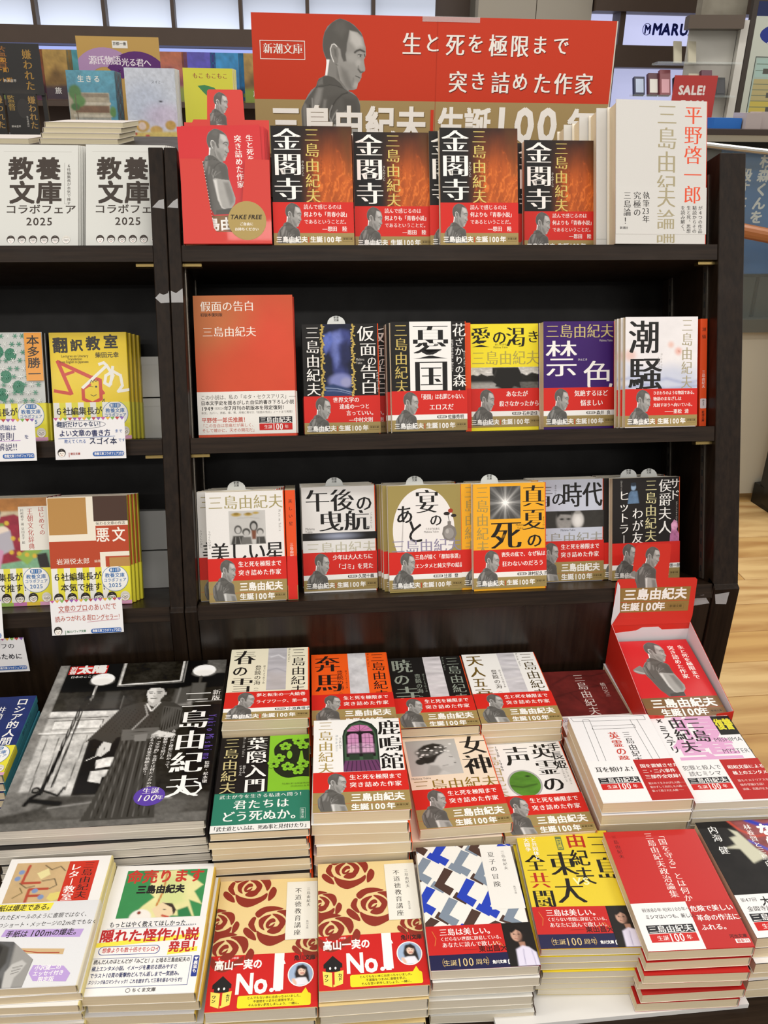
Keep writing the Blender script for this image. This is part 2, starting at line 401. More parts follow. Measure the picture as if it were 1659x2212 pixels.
# ---------------------------------------------------------------- leaning shelving
ML = M_lean(0, 0, 0)
def lbox(name, x0, s0, t0, x1, s1, t1, mat, parent, bevel=.0009):
    o = bm_obj(name, box_bm(min(x0,x1), min(s0,s1), -max(t0,t1), max(x0,x1), max(s0,s1), -min(t0,t1)), mat, None, bevel=bevel, seg=1)
    return attach(o, parent, ML)
def prism_x(name, prof, x0, x1, mat, parent, bevel=.0009):
    bm = bmesh.new(); n = len(prof); a = [bm.verts.new((x0, y, z)) for y, z in prof]; b = [bm.verts.new((x1, y, z)) for y, z in prof]
    bm.faces.new(a); bm.faces.new(b[::-1])
    for i in range(n): bm.faces.new((a[i], b[i], b[(i+1) % n], a[(i+1) % n]))
    bmesh.ops.recalc_face_normals(bm, faces=bm.faces); o = bm_obj(name, bm, mat, None, bevel=bevel, seg=1)
    return attach(o, parent, Matrix())
def yz(s, t): v = wl(0, s, t); return (v.y, v.z)
M_STEEL = flat_mat('slotted_steel', '8d857a', .35, .9)
M_SLOT = flat_mat('slot_dark', '0b0a0a', .8)
M_BRONZE = flat_mat('pin_brass', '8a7648', .35, .9)
def tape_mat():
    m, N, K, b = nodes('clear_tape'); b.inputs['Base Color'].default_value = (.8,.8,.8,1); b.inputs['Roughness'].default_value = .25; b.inputs['Alpha'].default_value = .28; b.inputs['Specular IOR Level'].default_value = .9; return m
M_TAPE = tape_mat()
def shelf_unit(x0, x1, wl_, wr_, side_l, side_r, label, shelves, wood_side=True):
    e = empty('shelf_unit', Matrix.Translation(((x0+x1)/2, 1.2, 0)), label, 'shelf')
    prof = [yz(.3605, 1.155), yz(-.236, 1.1545), (.9975, Z(-.62)), (.9975, .02), (1.40, .02), (1.40, Z(-.075)), yz(.3605, 1.345)]
    for a, b in ((x0-wl_, x0), (x1, x1+wr_)): prism_x('side_panel', prof, a, b, M_WOODV, e)
    for s in shelves[:-1]: lbox('shelf', x0+.0005, s-.0205, 1.157, x1-.0005, s, 1.335, M_WOOD, e)
    s = shelves[-1]; lbox('shelf', x0+.0005, s-.020, 1.156, x1-.0005, s, 1.345, M_WOOD, e)
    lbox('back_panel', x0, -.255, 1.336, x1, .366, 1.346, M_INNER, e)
    lbox('top_rail', x0, .345, 1.330, x1, .3665, 1.336, M_WOOD, e)
    prism_x('lower_panel', [yz(-.2555, 1.158), (1.0015, Z(-.63)), (1.0015, .02), (1.02, .02), (1.02, Z(-.63)), yz(-.2555, 1.18)], x0+.0003, x1-.0003, M_KICK, e)
    for x in ((x1-.0012, x1), (x0, x0+.0012)) if wood_side else ():
        lbox('slotted_rail', x[0], -.232, 1.185, x[1], .34, 1.197, M_STEEL, e, 0); lbox('slotted_rail', x[0], -.232, 1.30, x[1], .34, 1.312, M_STEEL, e, 0)
        bm = bmesh.new()
        for k in range(28):
            for t in (1.189, 1.304): s0 = -.222+k*.02; q = (x[0]-.0002, x[1]+.0002); box_bm(q[0], s0, -t-.0045, q[1], s0+.009, -t, bm)
        o = bm_obj('rail_slots', bm, M_SLOT, None); attach(o, e, ML); tag(o, kind='stuff')
    for s in shelves[:-1]:
        for xx in (x0+.012, x1-.012):
            lbox('shelf_pin', xx-.012, s-.0255, 1.165, xx+.012, s-.0215, 1.177, M_BRONZE, e, .0006)
    return e
ru = shelf_unit(-.1410, .5850, .0165, .0372, 0, 0, 'dark wood-grain shelf unit with three rows of red-banded paperbacks, right of the double upright', (.239, -.010, -.2345))
lu = shelf_unit(-.90, -.1770, .02, .0185, 0, 0, 'dark wood-grain shelf unit at the left edge holding white booklets and yellow-banded books', (.239, -.010, -.2345))
def tape(parent, pts, M, label=None):
    bm = bmesh.new(); bm.faces.new([bm.verts.new((x, y, .0004)) for x, y in pts]); bm.faces.new([bm.verts.new((x, y, .0001)) for x, y in pts[::-1]])
    o = bm_obj('tape_scrap', bm, M_TAPE, None); return attach(o, parent, M)
Mf = ML @ Matrix.Translation((0, 0, -1.1545))
tape(lu, [(-.1768,.172),(-.171,.178),(-.166,.176),(-.1605,.178),(-.1590,.181),(-.1590,.166),(-.170,.1655)], Mf); tape(ru, [(-.1565,.181),(-.150,.178),(-.1415,.184),(-.1415,.166),(-.1565,.166)], Mf)
tape(lu, [(-.175,.286),(-.166,.295),(-.160,.296),(-.160,.284)], Mf); tape(ru, [(-.156,.286),(-.148,.294),(-.1425,.297),(-.1425,.285)], Mf)
Mk = M_up(0, .9968, 0)
tape(ru, [(.586,Z(-.628)),(.607,Z(-.625)),(.606,Z(-.645)),(.590,Z(-.644))], Mk); tape(ru, [(.555,Z(-.632)),(.572,Z(-.630)),(.583,Z(-.645)),(.558,Z(-.648))], M_up(0,1.0010,0))

# display table below the shelving, and the white board on it
tb = empty('display_table', Matrix.Translation((-.2, .7, 0)), 'low dark display table carrying the rows of lying book stacks', 'table')
TZ = Z(-.820)
attach(box('table_top', -1.15, .475, TZ-.03, .6225, .9968, TZ, M_WOOD), tb, Matrix())
attach(box('apron', -1.15, .495, .08, .6025, .52, TZ-.0301, M_WOOD), tb, Matrix())
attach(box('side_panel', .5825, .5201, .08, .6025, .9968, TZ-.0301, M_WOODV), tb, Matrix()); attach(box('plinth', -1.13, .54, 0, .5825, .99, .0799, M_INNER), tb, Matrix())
tape(tb, [(.33,.488),(.352,.489),(.351,.496),(.332,.4945)], Matrix.Translation((0,0,TZ)))
board = box('foam_board', .175, .5215, TZ+.0002, .434, .70, TZ+.0062, flat_mat('white_board', 'e2e0dd', .55), bevel=.001); tag(board, 'white board lying on the table under the red book stack, at the front edge', 'board')
# ---------------------------------------------------------------- shared pictures
RED, GOLD, WHITE, BLACK, INK = 'd2261c', 'a08a55', 'f6f3ee', '1a1716', '231f1d'
HEAD = [(495,790),(470,740),(440,650),(430,560),(440,450),(470,340),(530,240),(610,180),(690,130),(770,105),(860,125),(960,165),(1040,210),(1110,275),(1170,330),(1205,400),(1230,490),(1258,580),(1262,660),(1265,710),(1245,760),(1225,790),(1235,860),(1252,940),(1250,985),(1210,1010),(1185,1030),(1180,1060),(1180,1100),(1160,1130),(1145,1165),(1110,1200),(1100,1250),(1085,1295),(1030,1320),(950,1325),(905,1335)]
RSH = [(1000,1365),(1070,1420),(1120,1480),(1150,1560),(1155,1650),(1160,1850),(1185,2020),(1232,2190),(1300,2450),(1370,2700),(1340,2900),(1210,3060),(1200,3400)]
LSH = [(560,3400),(440,3150),(300,2950),(180,2600),(90,2300),(20,2150)]
LARM = [(-20,2010),(-120,2010),(-300,1960),(-420,1850),(-455,1740),(-380,1680),(-200,1560),(-86,1500)]
LSH2 = [(10,1640),(60,1540),(130,1420),(200,1330),(290,1270),(320,1180),(350,1130),(440,1090),(470,1070),(485,970),(500,860)]
FIG = HEAD+RSH+LSH+[(0,1950),(-10,1700)]+LSH2
FIGFULL = HEAD+RSH+LSH+LARM+LSH2
FIGSH = [
 ('p', LARM+[(0,1640),(60,2000)], 118, 60), ('l', [(-380,1800),(-200,1900),(-40,1960)], 70, 170, 60),
 ('p', [(0,1640),(60,1540),(290,1270),(440,1080),(700,1200),(900,1335),(1100,1440),(1170,1650),(1190,2050),(1000,2000),(640,2010),(700,2700),(900,3200),(1200,3060),(1200,3500),(500,3500),(300,2950),(90,2300),(0,2100)], 84, 12),
 ('p', [(330,1280),(420,1300),(380,1500),(300,1700),(220,1780),(240,1500)], 140, 90, .75), ('p', [(440,1500),(490,1500),(450,1750),(390,1800)], 128, 60, .7),
 ('p', [(20,1650),(60,1560),(100,1600),(80,1900),(120,2200),(40,2000)], 120, 50, .8), ('l', [(160,1600),(180,1900),(260,2300)], 22, 52, 30), ('l', [(210,1480),(215,1750)], 18, 140, 26),
 ('p', [(520,1450),(800,1380),(700,1500),(600,1700),(520,1800)], 74, 120, .8), ('p', [(800,1450),(1080,1480),(1120,1700),(1140,2000),(900,1950)], 70, 120, .8),
 ('l', [(905,1370),(800,1400),(680,1500),(600,1620),(560,1750),(545,1850)], 18, 48, 24), ('l', [(600,1600),(555,1700),(540,1800),(580,1900)], 16, 150, 26),
 ('l', [(700,1680),(640,1760),(590,1860),(570,1940)], 18, 160, 30, .8), ('l', [(870,1700),(720,1790),(640,1860)], 14, 140, 30, .7), ('l', [(560,1960),(640,1925),(720,1990)], 10, 50, 16),
 ('p', [(560,1970),(640,1935),(760,1960),(1000,2010),(1170,2030),(1240,2190),(1300,2450),(1370,2700),(1340,2880),(1210,3060),(960,3120),(800,3060),(690,2750),(640,2400),(610,2100)], 150, 16),
 ('p', [(570,2000),(700,1990),(720,2300),(760,2700),(820,2950),(700,2760),(640,2400)], 205, 90, .8), ('p', [(950,2100),(1150,2100),(1300,2600),(1300,2850),(1150,3000),(1050,2600)], 104, 140, .8),
 ('l', [(760,2900),(850,3050),(1000,3110),(1180,3060)], 20, 210, 40, .7), ('p', [(600,3140),(1200,3060),(1220,3500),(560,3500)], 60, 30),
 # neck and face
 ('p', [(495,780),(470,1075),(560,1090),(700,1160),(900,1335),(1000,1330),(1000,900),(600,800)], 122, 14), ('p', [(500,800),(560,800),(540,900),(510,1075),(470,1070)], 240, 22),
 ('p', [(700,900),(820,900),(900,1320),(780,1200),(700,1100)], 96, 70, .8),
 ('p', [(700,600),(900,250),(1100,280),(1262,600),(1265,720),(1225,800),(1255,960),(1210,1010),(1180,1100),(1100,1290),(1000,1325),(905,1330),(760,1150),(700,900)], 140, 16),
 ('p', [(950,290),(1050,310),(1180,420),(1210,560),(1080,600),(960,480)], 184, 110, .85), ('e', 1000, 760, 110, 80, 160, 110, .7), ('e', 1120, 850, 60, 60, 168, 70, .8),
 ('p', [(780,920),(900,1000),(960,1150),(1060,1300),(940,1330),(860,1250),(790,1080)], 92, 110, .6), ('e', 1060, 1240, 60, 60, 165, 80, .8),
 ('p', [(430,560),(440,450),(470,340),(610,170),(770,95),(960,160),(1110,270),(1210,400),(1195,400),(1100,330),(950,300),(930,400),(900,520),(890,640),(870,700),(885,820),(830,830),(790,740),(770,620),(700,560),(640,520),(580,600),(590,800),(540,790),(495,790),(440,650)], 80, 34),
 ('p', [(700,170),(850,150),(900,300),(800,420),(650,300)], 95, 120, .6),
 ('p', [(610,540),(660,530),(710,580),(740,700),(720,850),(680,880),(640,840),(590,740),(575,620)], 118, 16), ('p', [(640,600),(690,620),(700,760),(660,740)], 84, 50, .8),
 ('l', [(705,575),(660,535),(610,545),(578,620),(590,720),(620,790),(642,840)], 14, 222, 12), ('l', [(680,880),(720,895)], 10, 80, 20),
 ('l', [(1050,670),(1090,640),(1150,622),(1235,655)], 34, 66, 24), ('l', [(1108,712),(1140,700),(1185,712)], 12, 50, 12), ('e', 1155, 728, 14, 15, 44, 14), ('e', 1128, 730, 12, 9, 190, 10, .8), ('l', [(1115,745),(1180,748)], 7, 80, 10, .7), ('e', 1160, 682, 34, 9, 165, 20, .7), ('l', [(1235,700),(1245,735)], 20, 60, 18),
 ('p', [(1150,860),(1200,800),(1235,900),(1250,970),(1200,1000),(1150,960)], 150, 36, .8), ('l', [(1120,960),(1160,1010),(1210,1005)], 26, 66, 34), ('l', [(1120,900),(1110,960)], 16, 90, 30, .7),
 ('l', [(1065,1075),(1110,1090),(1150,1110)], 15, 52, 16), ('l', [(1080,1040),(1150,1050)], 18, 138, 20, .7), ('e', 1110, 1140, 40, 20, 140, 26, .7), ('l', [(1020,1120),(1010,1230)], 24, 96, 50, .5),
 # collar
 ('p', [(290,1275),(330,1150),(440,1085),(520,1075),(640,1110),(760,1200),(860,1320),(700,1250),(560,1230),(430,1250)], 76, 12), ('p', [(330,1180),(420,1110),(430,1230),(320,1250)], 112, 40, .8),
 ('l', [(290,1285),(430,1262),(560,1236),(700,1255),(800,1290)], 9, 44, 12), ('n', .004, .07, 3), ('f', lambda P, C: np.clip(C*1.22+.012, 0, 1))]
def portrait(A, x, y, sc, clip, full=False, nx=84, y1=3300, grp='portrait'):
    """sc = mm per figure unit"""
    A.g(grp); x1 = 1400; x0 = -480 if full else -40
    ny = int(nx*(y1-60)/(x1-x0)); A.K(x+x0*sc, y+60*sc, x+x1*sc, y+y1*sc, nx, ny, FIGSH, win=(x0,60,x1,y1), mask=FIGFULL if full else FIG, clip=clip); return A
TITLE100 = '三島由紀夫'
_bands = {}
def band_quote(key, lines, name=None, box=True, H=55, sizes=None):
    """red paper band with the portrait on the left, quotation on the red, gold foot"""
    A = Art(105.6, H); A.g('colour_field'); g0 = H-15.5
    A.R(0, 0, 105.6, g0+.3, RED); A.R(0, g0, 105.6, H, GOLD)
    if name: A.R(0, g0-7.2, 105.6, g0, 'f2efea')
    portrait(A, 5.2, -1.7, .0252, (0, 0, 105.6, H-2.5), nx=64, y1=2300)
    A.g('quotation')
    for i, ln in enumerate(lines):
        s, x, y, sz = ln[:4]; A.T(s, x, y, sz, WHITE, ln[4] if len(ln) > 4 else 'k', sx=ln[5] if len(ln) > 5 else .92)
    A.g('reviewer_name')
    if name:
        A.RR(63, g0-5.6, 76.5, g0-1.6, 1.9, INK); A.T('新解説', 64.3, g0-5.5, 3.7, WHITE, 'b'); A.T(name, 78, g0-6.6, 6.2, INK, 'b', sx=.92)
    A.g('anniversary_text'); A.T('三島由紀夫', 3, g0+4, 8.2, WHITE, 'x', sx=1.0, gap=.0); A.R(45, g0+5, 45.9, g0+12, RED); A.T('生誕', 47.5, g0+4, 8.2, WHITE, 'x'); A.T('100', 64.6, g0+4.2, 8.2, WHITE, 'x', sx=.88); A.T('年', 80.4, g0+4, 8.2, WHITE, 'x')
    A.g('publisher_mark'); A.BX(90.5, g0+5.2, 103.5, g0+10.8, .25, '6f5c33'); A.T('新潮文庫', 91.2, g0+5.9, 2.95, '5d4c2a', 'b')
    return A
def band_life(key, H=60):
    A = Art(105.6, H); A.g('colour_field'); A.R(0, 0, 105.6, 31, RED); A.R(0, 31, 105.6, H, GOLD); A.R(0, 48.0, 105.6, 48.3, RED)
    portrait(A, 5.4, -.8, .0250, (0, 0, 105.6, H-1.2), nx=72, y1=2500)
    A.g('slogan')
    A.T('生と死を極限まで', 40.5, 4.6, 8.4, WHITE, 'k', sx=.87); A.T('突き詰めた作家', 40.5, 16.4, 8.4, WHITE, 'k', sx=.92, gap=.6)
    A.g('anniversary_text'); A.T('三島由紀夫', 41, 33.6, 12.4, WHITE, 'x', sx=.95); A.T('生誕', 41, 48.8, 9.6, WHITE, 'x'); A.T('100', 60.8, 49, 9.6, WHITE, 'x', sx=.88); A.T('年', 79, 48.8, 9.6, WHITE, 'x')
    A.g('publisher_mark'); A.BX(89, 50.4, 103, 56.4, .25, '6f5c33'); A.T('新潮文庫', 89.7, 51.2, 3.2, '5d4c2a', 'b')
    return A
def anniversary(A, x, y, w, s=1.):
    """black name bar over a red anniversary bar"""
    A.R(x, y, x+w, y+w*.19, '26262a'); A.T('三島由紀夫', x+w*.02, y+w*.003, w*.185, WHITE, 'k', sx=1.03)
    A.R(x, y+w*.205, x+w, y+w*.405, 'c8201c'); A.T('生誕', x+w*.14, y+w*.245, w*.125, WHITE, 'm'); A.T('100', x+w*.39, y+w*.19, w*.225, WHITE, 'k', sx=.72); A.T('年', x+w*.76, y+w*.245, w*.125, WHITE, 'm')

# ---------------------------------------------------------------- book builder
_mc = {}
def U_shell(W, y0, y1, T, t, r, off, round_left=False):
    """folded card: front, rounded spine on the right, back; thickness t; off = outward offset"""
    prof = []
    def arc(cx, cz, a0, a1, rr, n=4):
        return [(cx+rr*math.cos(math.radians(a0+(a1-a0)*i/n)), cz+rr*math.sin(math.radians(a0+(a1-a0)*i/n))) for i in range(n+1)]
    W2 = W/2+off; zt, zb = T+off, -off if off < .0003 else 0
    out = [(-W/2, zt)]+arc(W2-r, zt-r, 90, 0, r)+arc(W2-r, zb+r, 0, -90, r)+[(-W/2, zb)]
    ri = max(r-t, .00005)
    inn = [(-W/2, zt-t)]+arc(W2-r, zt-r, 90, 0, ri)+arc(W2-r, zb+r, 0, -90, ri)+[(-W/2, zb+t)]
    n = len(out); v = [(x, y, z) for y in (y0, y1) for (x, z) in out+inn]; m = 2*n; f = []; reg = []
    for i in range(n-1):
        x = (out[i][0]+out[i+1][0])/2; zc = (out[i][1]+out[i+1][1])/2
        R_ = 0 if (i == 0) else (2 if i == n-2 else 1)
        f.append((i, i+1, m+i+1, m+i)); reg.append(R_)
        f.append((n+i, m+n+i, m+n+i+1, n+i+1)); reg.append(3)
        f.append((i, n+i, n+i+1, i+1)); reg.append(R_ if R_ != 1 else 1)
        f.append((m+i, m+i+1, m+n+i+1, m+n+i)); reg.append(R_ if R_ != 1 else 1)
    f.append((0, m, m+n, n)); reg.append(0); f.append((n-1, n+n-1, m+n+n-1, m+n-1)); reg.append(2)
    return v, f, reg
def shell_mesh(name, W, y0, y1, T, t, r, off, cf, cs, cb, ci, mat, xl=None):
    v, f, reg = U_shell(W, y0, y1, T, t, r, off)
    me = bpy.data.meshes.new(name); me.from_pydata(v, [], f); me.materials.append(mat)
    a = me.color_attributes.new('Col', 'FLOAT_COLOR', 'CORNER'); cc = []
    pal = [lin(cf)+(1,), lin(cs)+(1,), lin(cb)+(1,), lin(ci)+(1,)]
    for q, rg in zip(f, reg): cc += [pal[rg]]*len(q)
    a.data.foreach_set('color', np.array(cc, np.float32).ravel()); return me
class Title:
    """one title: shared meshes for all its copies"""
    def __init__(s, key, W, H, T, cf='ffffff', cs='e8531c', cb=None, art=None, band=None, page=None, gloss=False, spine=None, bandback='d2261c', bandspine=None, hard=False, bandy=.5, ci='efe9dc'):
        s.key, s.W, s.H, s.T = key, W/1000, H/1000, T/1000
        mat = M_GLOSS if gloss else M_PRINT; W_, H_, T_ = s.W, s.H, s.T
        s.cover = shell_mesh('cover', W_, 0, H_, T_, .0004 if not hard else .0016, min(.0016, T_*.3), 0, cf, cs, cb or cf, ci, mat)
        ins = .003 if hard else .0006
        bm = box_bm(-W_/2+ins, ins*.6, .0005 if not hard else .0017, W_/2-.002, H_-ins*.6, T_-(.0005 if not hard else .0017))
        es = [e for e in bm.edges if all(v.co.x < 0 for v in e.verts) and abs(e.verts[0].co.y-e.verts[1].co.y) > .05]
        s.pages = bpy.data.meshes.new('page_block'); bm.to_mesh(s.pages); bm.free(); s.pages.materials.append(page or M_PAGE)
        s.art = art.meshes() if art else []; s.band = None; s.spine = spine.meshes() if spine else []
        if band:
            A, hb = band, band.H/1000
            cA = A.bc if hasattr(A, 'bc') else bandback
            s.band = shell_mesh('paper_band', W_, bandy/1000, bandy/1000+hb, T_, .0002, min(.0017, T_*.3), .00035, cA, bandspine or cA, cA, 'f0ece4', mat)
            s.bandart = A.meshes(); s.bandy = bandy/1000
        s.mat = mat
        for _, me in s.art+s.spine+(s.bandart if band else []):
            if not me.materials: me.materials.append(mat)
    def place(s, M, label, group=None, name='paperback_book', prints=True, cat='book', band=True):
        e = empty(name, M, label, cat, group)
        link('page_block', s.pages, e); c = link('cover', s.cover, e)
        if prints:
            for n, me in s.art: link(n, me, c).location = (0, 0, s.T+.00003)
        if s.spine and prints:
            for n, me in s.spine:
                o = link('spine_'+n if not n.startswith('spine') else n, me, c)
                o.matrix_local = Matrix([[0,0,1,s.W/2+.00004],[0,1,0,0],[-1,0,0,s.T/2],[0,0,0,1]])
        if s.band is not None and band:
            b = link('paper_band', s.band, e)
            if prints:
                for n, me in s.bandart: link(n, me, b).location = (0, s.bandy, s.T+.00038)
        return e
# ---------------------------------------------------------------- cover designs (mm on the real cover)
def A105(H=151): return Art(105, H)
TT = {}
SP = 'e4501d'
QB = {}
def qb(key, lines, name=None): QB[key] = band_quote(key, lines, name); return QB[key]
LIFE = band_life('life')
def flames(P, C):
    x, y = P[:,0], P[:,1]; q = x+6*np.sin(y*.07+1)+(fbm(P*np.array([1,.5]), .07, 4)-.5)*26
    r = 1-np.abs(np.sin(q*.30)); r2 = 1-np.abs(np.sin(q*.47+1.3)); n = fbm(P*np.array([1., .3]), .12, 9)
    base = smooth01((x-34)/40)*smooth01((y+10)/70)*(.42+.6*n)
    tips = smooth01((y-18-22*np.abs(np.sin(x*.11)))/30)
    g = np.clip(base*.95+smooth01((x-40)/14)*tips*(.8*r**5+.45*r2**7), 0, 1)[:, None]
    C = np.array(lin('1c120c'))*(1-g)+np.array(lin('d5641f'))*g; return C+(np.clip(g-.75, 0, 1)*.5)*np.array([.6,.4,.1])
# top shelf
a = A105(); a.g('illustration'); a.K(0, 0, 105, 97, 96, 90, [('f', flames), ('p', [(0,0),(30,0),(34,97),(0,97)], '0f0c0b', 18), ('p', [(88,0),(105,0),(105,60),(98,60)], '5c3a16', 16, .6)], base='120d0b')
a.g('illustration'); a.K(0, 97, 105, 151, 6, 4, [], base='6b3312')
a.g('illustration')
a.g('title'); a.V('金閣寺', 2, 1.5, 37, 'fbf8f2', 'M', sy=.84, sx=1.02)
a.g('author_name'); a.V('三島由紀夫', 43, 1.5, 19, 'd9c56c', 'm', sy=1.0, sx=1.05, gap=.2); a.V('きんかくじ', 38.3, 43, 4, 'd9d4ca', 'm'); a.V('Mishima Yukio', 63.5, 42, 2.6, '6d2e12', 'g', sy=.62)
kin = a
TT['kin'] = Title('kin', 105, 151, 13, '17110e', SP, art=kin, cb='e9e2d0', bandy=0, band=band_quote('kin', [('読んで感じるのは', 40, 2.6, 6.8, 'm'),('何よりも「青春小説」', 40, 12, 7.0, 'k', .86),('であるということだ。', 40, 21.8, 6.4, 'm'),('―恩田', 64, 30.6, 7.0, 'k'),('陸', 90, 30.6, 7.0, 'k')], H=55))
# leaflet set and boxes use the same red
def c_basic(cf): a = A105(); return a
# second shelf ------------------------------------------------
a = Art(133, 190); a.g('background'); a.K(0, 0, 133, 190, 30, 40, [('G', (0,0), (133,120), 'b9683a', 'd6452c'), ('e', 95, 60, 40, 60, 'd94a34', 70, .8), ('e', 20, 30, 50, 40, 'c07a48', 60, .5), ('e', 60, 110, 60, 40, 'cf4a2c', 60, .7), ('n', .04, .06, 2)])
a.g('title'); a.T('假面の告白', 9, 7, 14.5, 'f4ece2', 'm'); a.T('初版本復刻版', 9, 23, 4.9, '241a16', 'b')
a.g('author_name'); a.T('三島由紀夫', 10.5, 41, 14.5, 'f4ece2', 'm')
b = Art(133.6, 58); b.g('lettering'); b.bc = 'eeeae3'
b.T('この小説は、私の「ヰタ・セクスアリス」――', 5, 4, 7.0, '4a4643', 'g', sx=.9); b.T('日本文学史を揺るがした自伝的書き下ろし小説', 5, 12, 6.2, INK, 'b', sx=.97); b.T('1949', 5, 19.4, 6.2, INK, 'b'); b.T('（昭和24）', 21, 20.4, 4.2, '8a8580', 'g', sx=.8)
b.T('年7月刊の初版本を限定復刻！', 36, 19.4, 6.2, INK, 'b'); b.T('本文、カバー、表紙、扉、帯、月報に寄せた「仮面の告白」ノートまで再現！', 5, 26.8, 3.6, '6a6560', 'g')
b.T('平野啓一郎氏推薦！', 5, 34.5, 7.4, 'c44a38', 'b', sx=.95); b.T('「この告白は悲痛だが美しく、', 4, 43, 5.4, 'c2604e', 'g', sx=.98); b.T('そして確かに、天才の開花だ」', 5, 49.6, 5.4, 'c2604e', 'g', sx=.98)
b.g('anniversary_mark'); anniversary(b, 83, 35, 45)
TT['kamen_big'] = Title('kamen_big', 133, 190, 17, 'c8452c', 'c43a26', art=a, band=b, hard=True, bandy=3.5, page=M_WPAGE)
# bronze torso cover
def torso(a, x0, y0, x1, y1):
    a.g('illustration'); a.K(x0, y0, x1, y1, 50, 96, [('n', .05, .5, 3),
     ('p', [(8,14),(28,8),(40,10),(44,22),(38,34),(40,50),(34,60),(38,78),(30,82),(16,74),(14,50),(4,34),(2,20)], '3d4684', 8),
     ('p', [(10,14),(26,10),(30,22),(22,36),(26,52),(20,64),(14,44)], '6f7cc0', 9, .9), ('p', [(2,16),(12,12),(16,24),(10,36),(4,44),(0,34)], '5a6bb6', 6), ('n', .12, .35, 8),
     ('p', [(26,30),(38,24),(42,50),(34,74),(26,60)], '161a3c', 10, .8), ('e', 26, 84, 18, 11, '7f86bd', 7), ('e', 34, 86, 8, 7, 'a4a3c4', 6, .7), ('p', [(0,92),(14,88),(40,96),(46,106),(0,106)], '2b3f6a', 4), ('l', [(2,94),(20,95),(42,101)], 1.2, '93a2c4', 1), ('l', [(4,98),(24,99),(42,104)], 1, '7d8ab0', 1)],
     win=(0,0,46,106), base='141a34')
a = A105(); torso(a, 28, 0, 70, 98)
a.g('border')
for sx in (27, 69):
    for i in range(24):
        y = 2+i*4.1; a.E(sx+1.3*math.sin(i*1.3), y, 1.5, 2.4, 'b59a4a', 8); a.E(sx+2.4*math.cos(i*2.1), y+1.6, 1.9, .9, 'd0b968', 6); a.L([(sx, y),(sx+3*math.sin(i*2.7), y+3)], .7, 'c4a95a')
a.g('title'); a.V('仮', 75, 2, 26, WHITE, 'm', sy=.88, sx=.95); a.V('面', 78, 25, 24, WHITE, 'm', sy=.82); a.V('の', 88, 44, 14, WHITE, 'm'); a.V('告白', 78, 55, 25, WHITE, 'm', sy=.84)
a.g('author_name'); a.V('三島由紀夫', 4, 2, 20, WHITE, 'm', sy=.96); a.T('Mishima', 73, 46.5, 4.2, 'c9c6c0', 'g', sx=.7); a.T('Yukio', 73, 51, 4.2, 'c9c6c0', 'g', sx=.7); a.V('かめんのこくはく', 100.6, 66, 3.5, 'd9d6d0', 'm')
TT['kamen'] = Title('kamen', 105, 151, 12, '14110f', 'e4501d', art=a, cb='f0ece4', band=band_quote('kamen', [('世界文学の', 40, 1.6, 8.0),('達成の一つと', 49, 11, 7.6),('言っていい。', 58, 20, 7.6),('―中村文則', 62, 29.6, 7.2)], H=52), bandy=1)
a = A105(); a.g('colour_field'); a.R(26, 0, 84, 100, 'f4f2ee')
a.g('title'); a.T('憂', 28, 1, 54, '141110', 'M', sy=.96, sx=1.0); a.T('国', 30, 49, 50, '141110', 'M', sx=1.02, sy=1.02); a.V('花', 85, 1.5, 20, WHITE, 'm', sx=1.0); a.V('ざかりの', 88.5, 22, 13, WHITE, 'm', sy=.95); a.V('森', 85, 70, 20, WHITE, 'm'); a.V('・', 88, 88, 13, WHITE, 'm')
a.g('author_name'); a.V('三島由紀夫', 4.5, 2, 19, 'cdb563', 'm', sy=1.0); a.V('はなざかりのもり・ゆうこく', 83.8, 24, 3.4, WHITE, 'm'); a.V('Mishima Yukio', 100.8, 40, 3.0, WHITE, 'g', sy=.6)
TT['yukoku'] = Title('yukoku', 105, 151, 14, '15110f', SP, art=a, cb='f0ece4', band=band_quote('yukoku', [('「憂国」は右翼じゃない、', 38, 4, 8.0, 'k', .70),('エロスだ', 52, 17.5, 9.4, 'k')], '佐藤秀明'), bandy=2)
a = A105(); a.g('illustration')
def lake(P, C): return C
a.K(0, 61, 105, 100, 84, 32, [('G', (0,0), (0,14), 190, 214), ('p', [(0,12),(6,10),(12,12),(18,9),(26,12),(36,11),(60,13),(78,9),(84,12),(92,8),(105,11),(105,22),(0,22)], 30, 1.2), ('p', [(0,21),(105,21),(105,39),(0,39)], 96, 1), ('n', .22, .5, 5, [1,3]), ('p', [(0,22),(40,22),(44,39),(0,39)], 178, 8, .8), ('n', .3, .25, 7, [1,4]),
  ('p', [(34,0),(72,0),(76,8),(78,18),(74,22),(76,30),(66,27),(60,33),(50,36),(42,39),(46,34),(48,30),(44,28),(38,27),(40,24),(37,22),(34,20),(38,16),(34,8)], 24, 1.2), ('l', [(40,4),(37,13)], 1.5, 70, 2, .6)], base='9a9a98')
a.g('title'); a.T('愛', 3, 3, 31, '171412', 'M', sx=.95, sy=1.0); a.T('の', 34, 8, 22, '171412', 'k'); a.T('渇', 54, 3, 31, '171412', 'M', sy=1.0, sx=.95); a.T('き', 85, 9, 19, '171412', 'k'); a.T('あいのかわき', 38, 27.2, 3.6, '4d4620', 'm'); a.T('Mishima Yukio', 36, 31, 3.6, '4d4620', 'g', sx=.8)
a.g('author_name'); a.T('三島由紀夫', 4, 37, 20.5, 'b3a54b', 'm', sx=.97, sy=1.05)
TT['ai'] = Title('ai', 105, 151, 10, 'f3e12d', SP, art=a, band=band_quote('ai', [('あなたが', 54, 3.6, 8.8),('殺さなかったから', 44, 17.5, 8.6, 'k', .86)], '石井遊佳'), bandy=5)
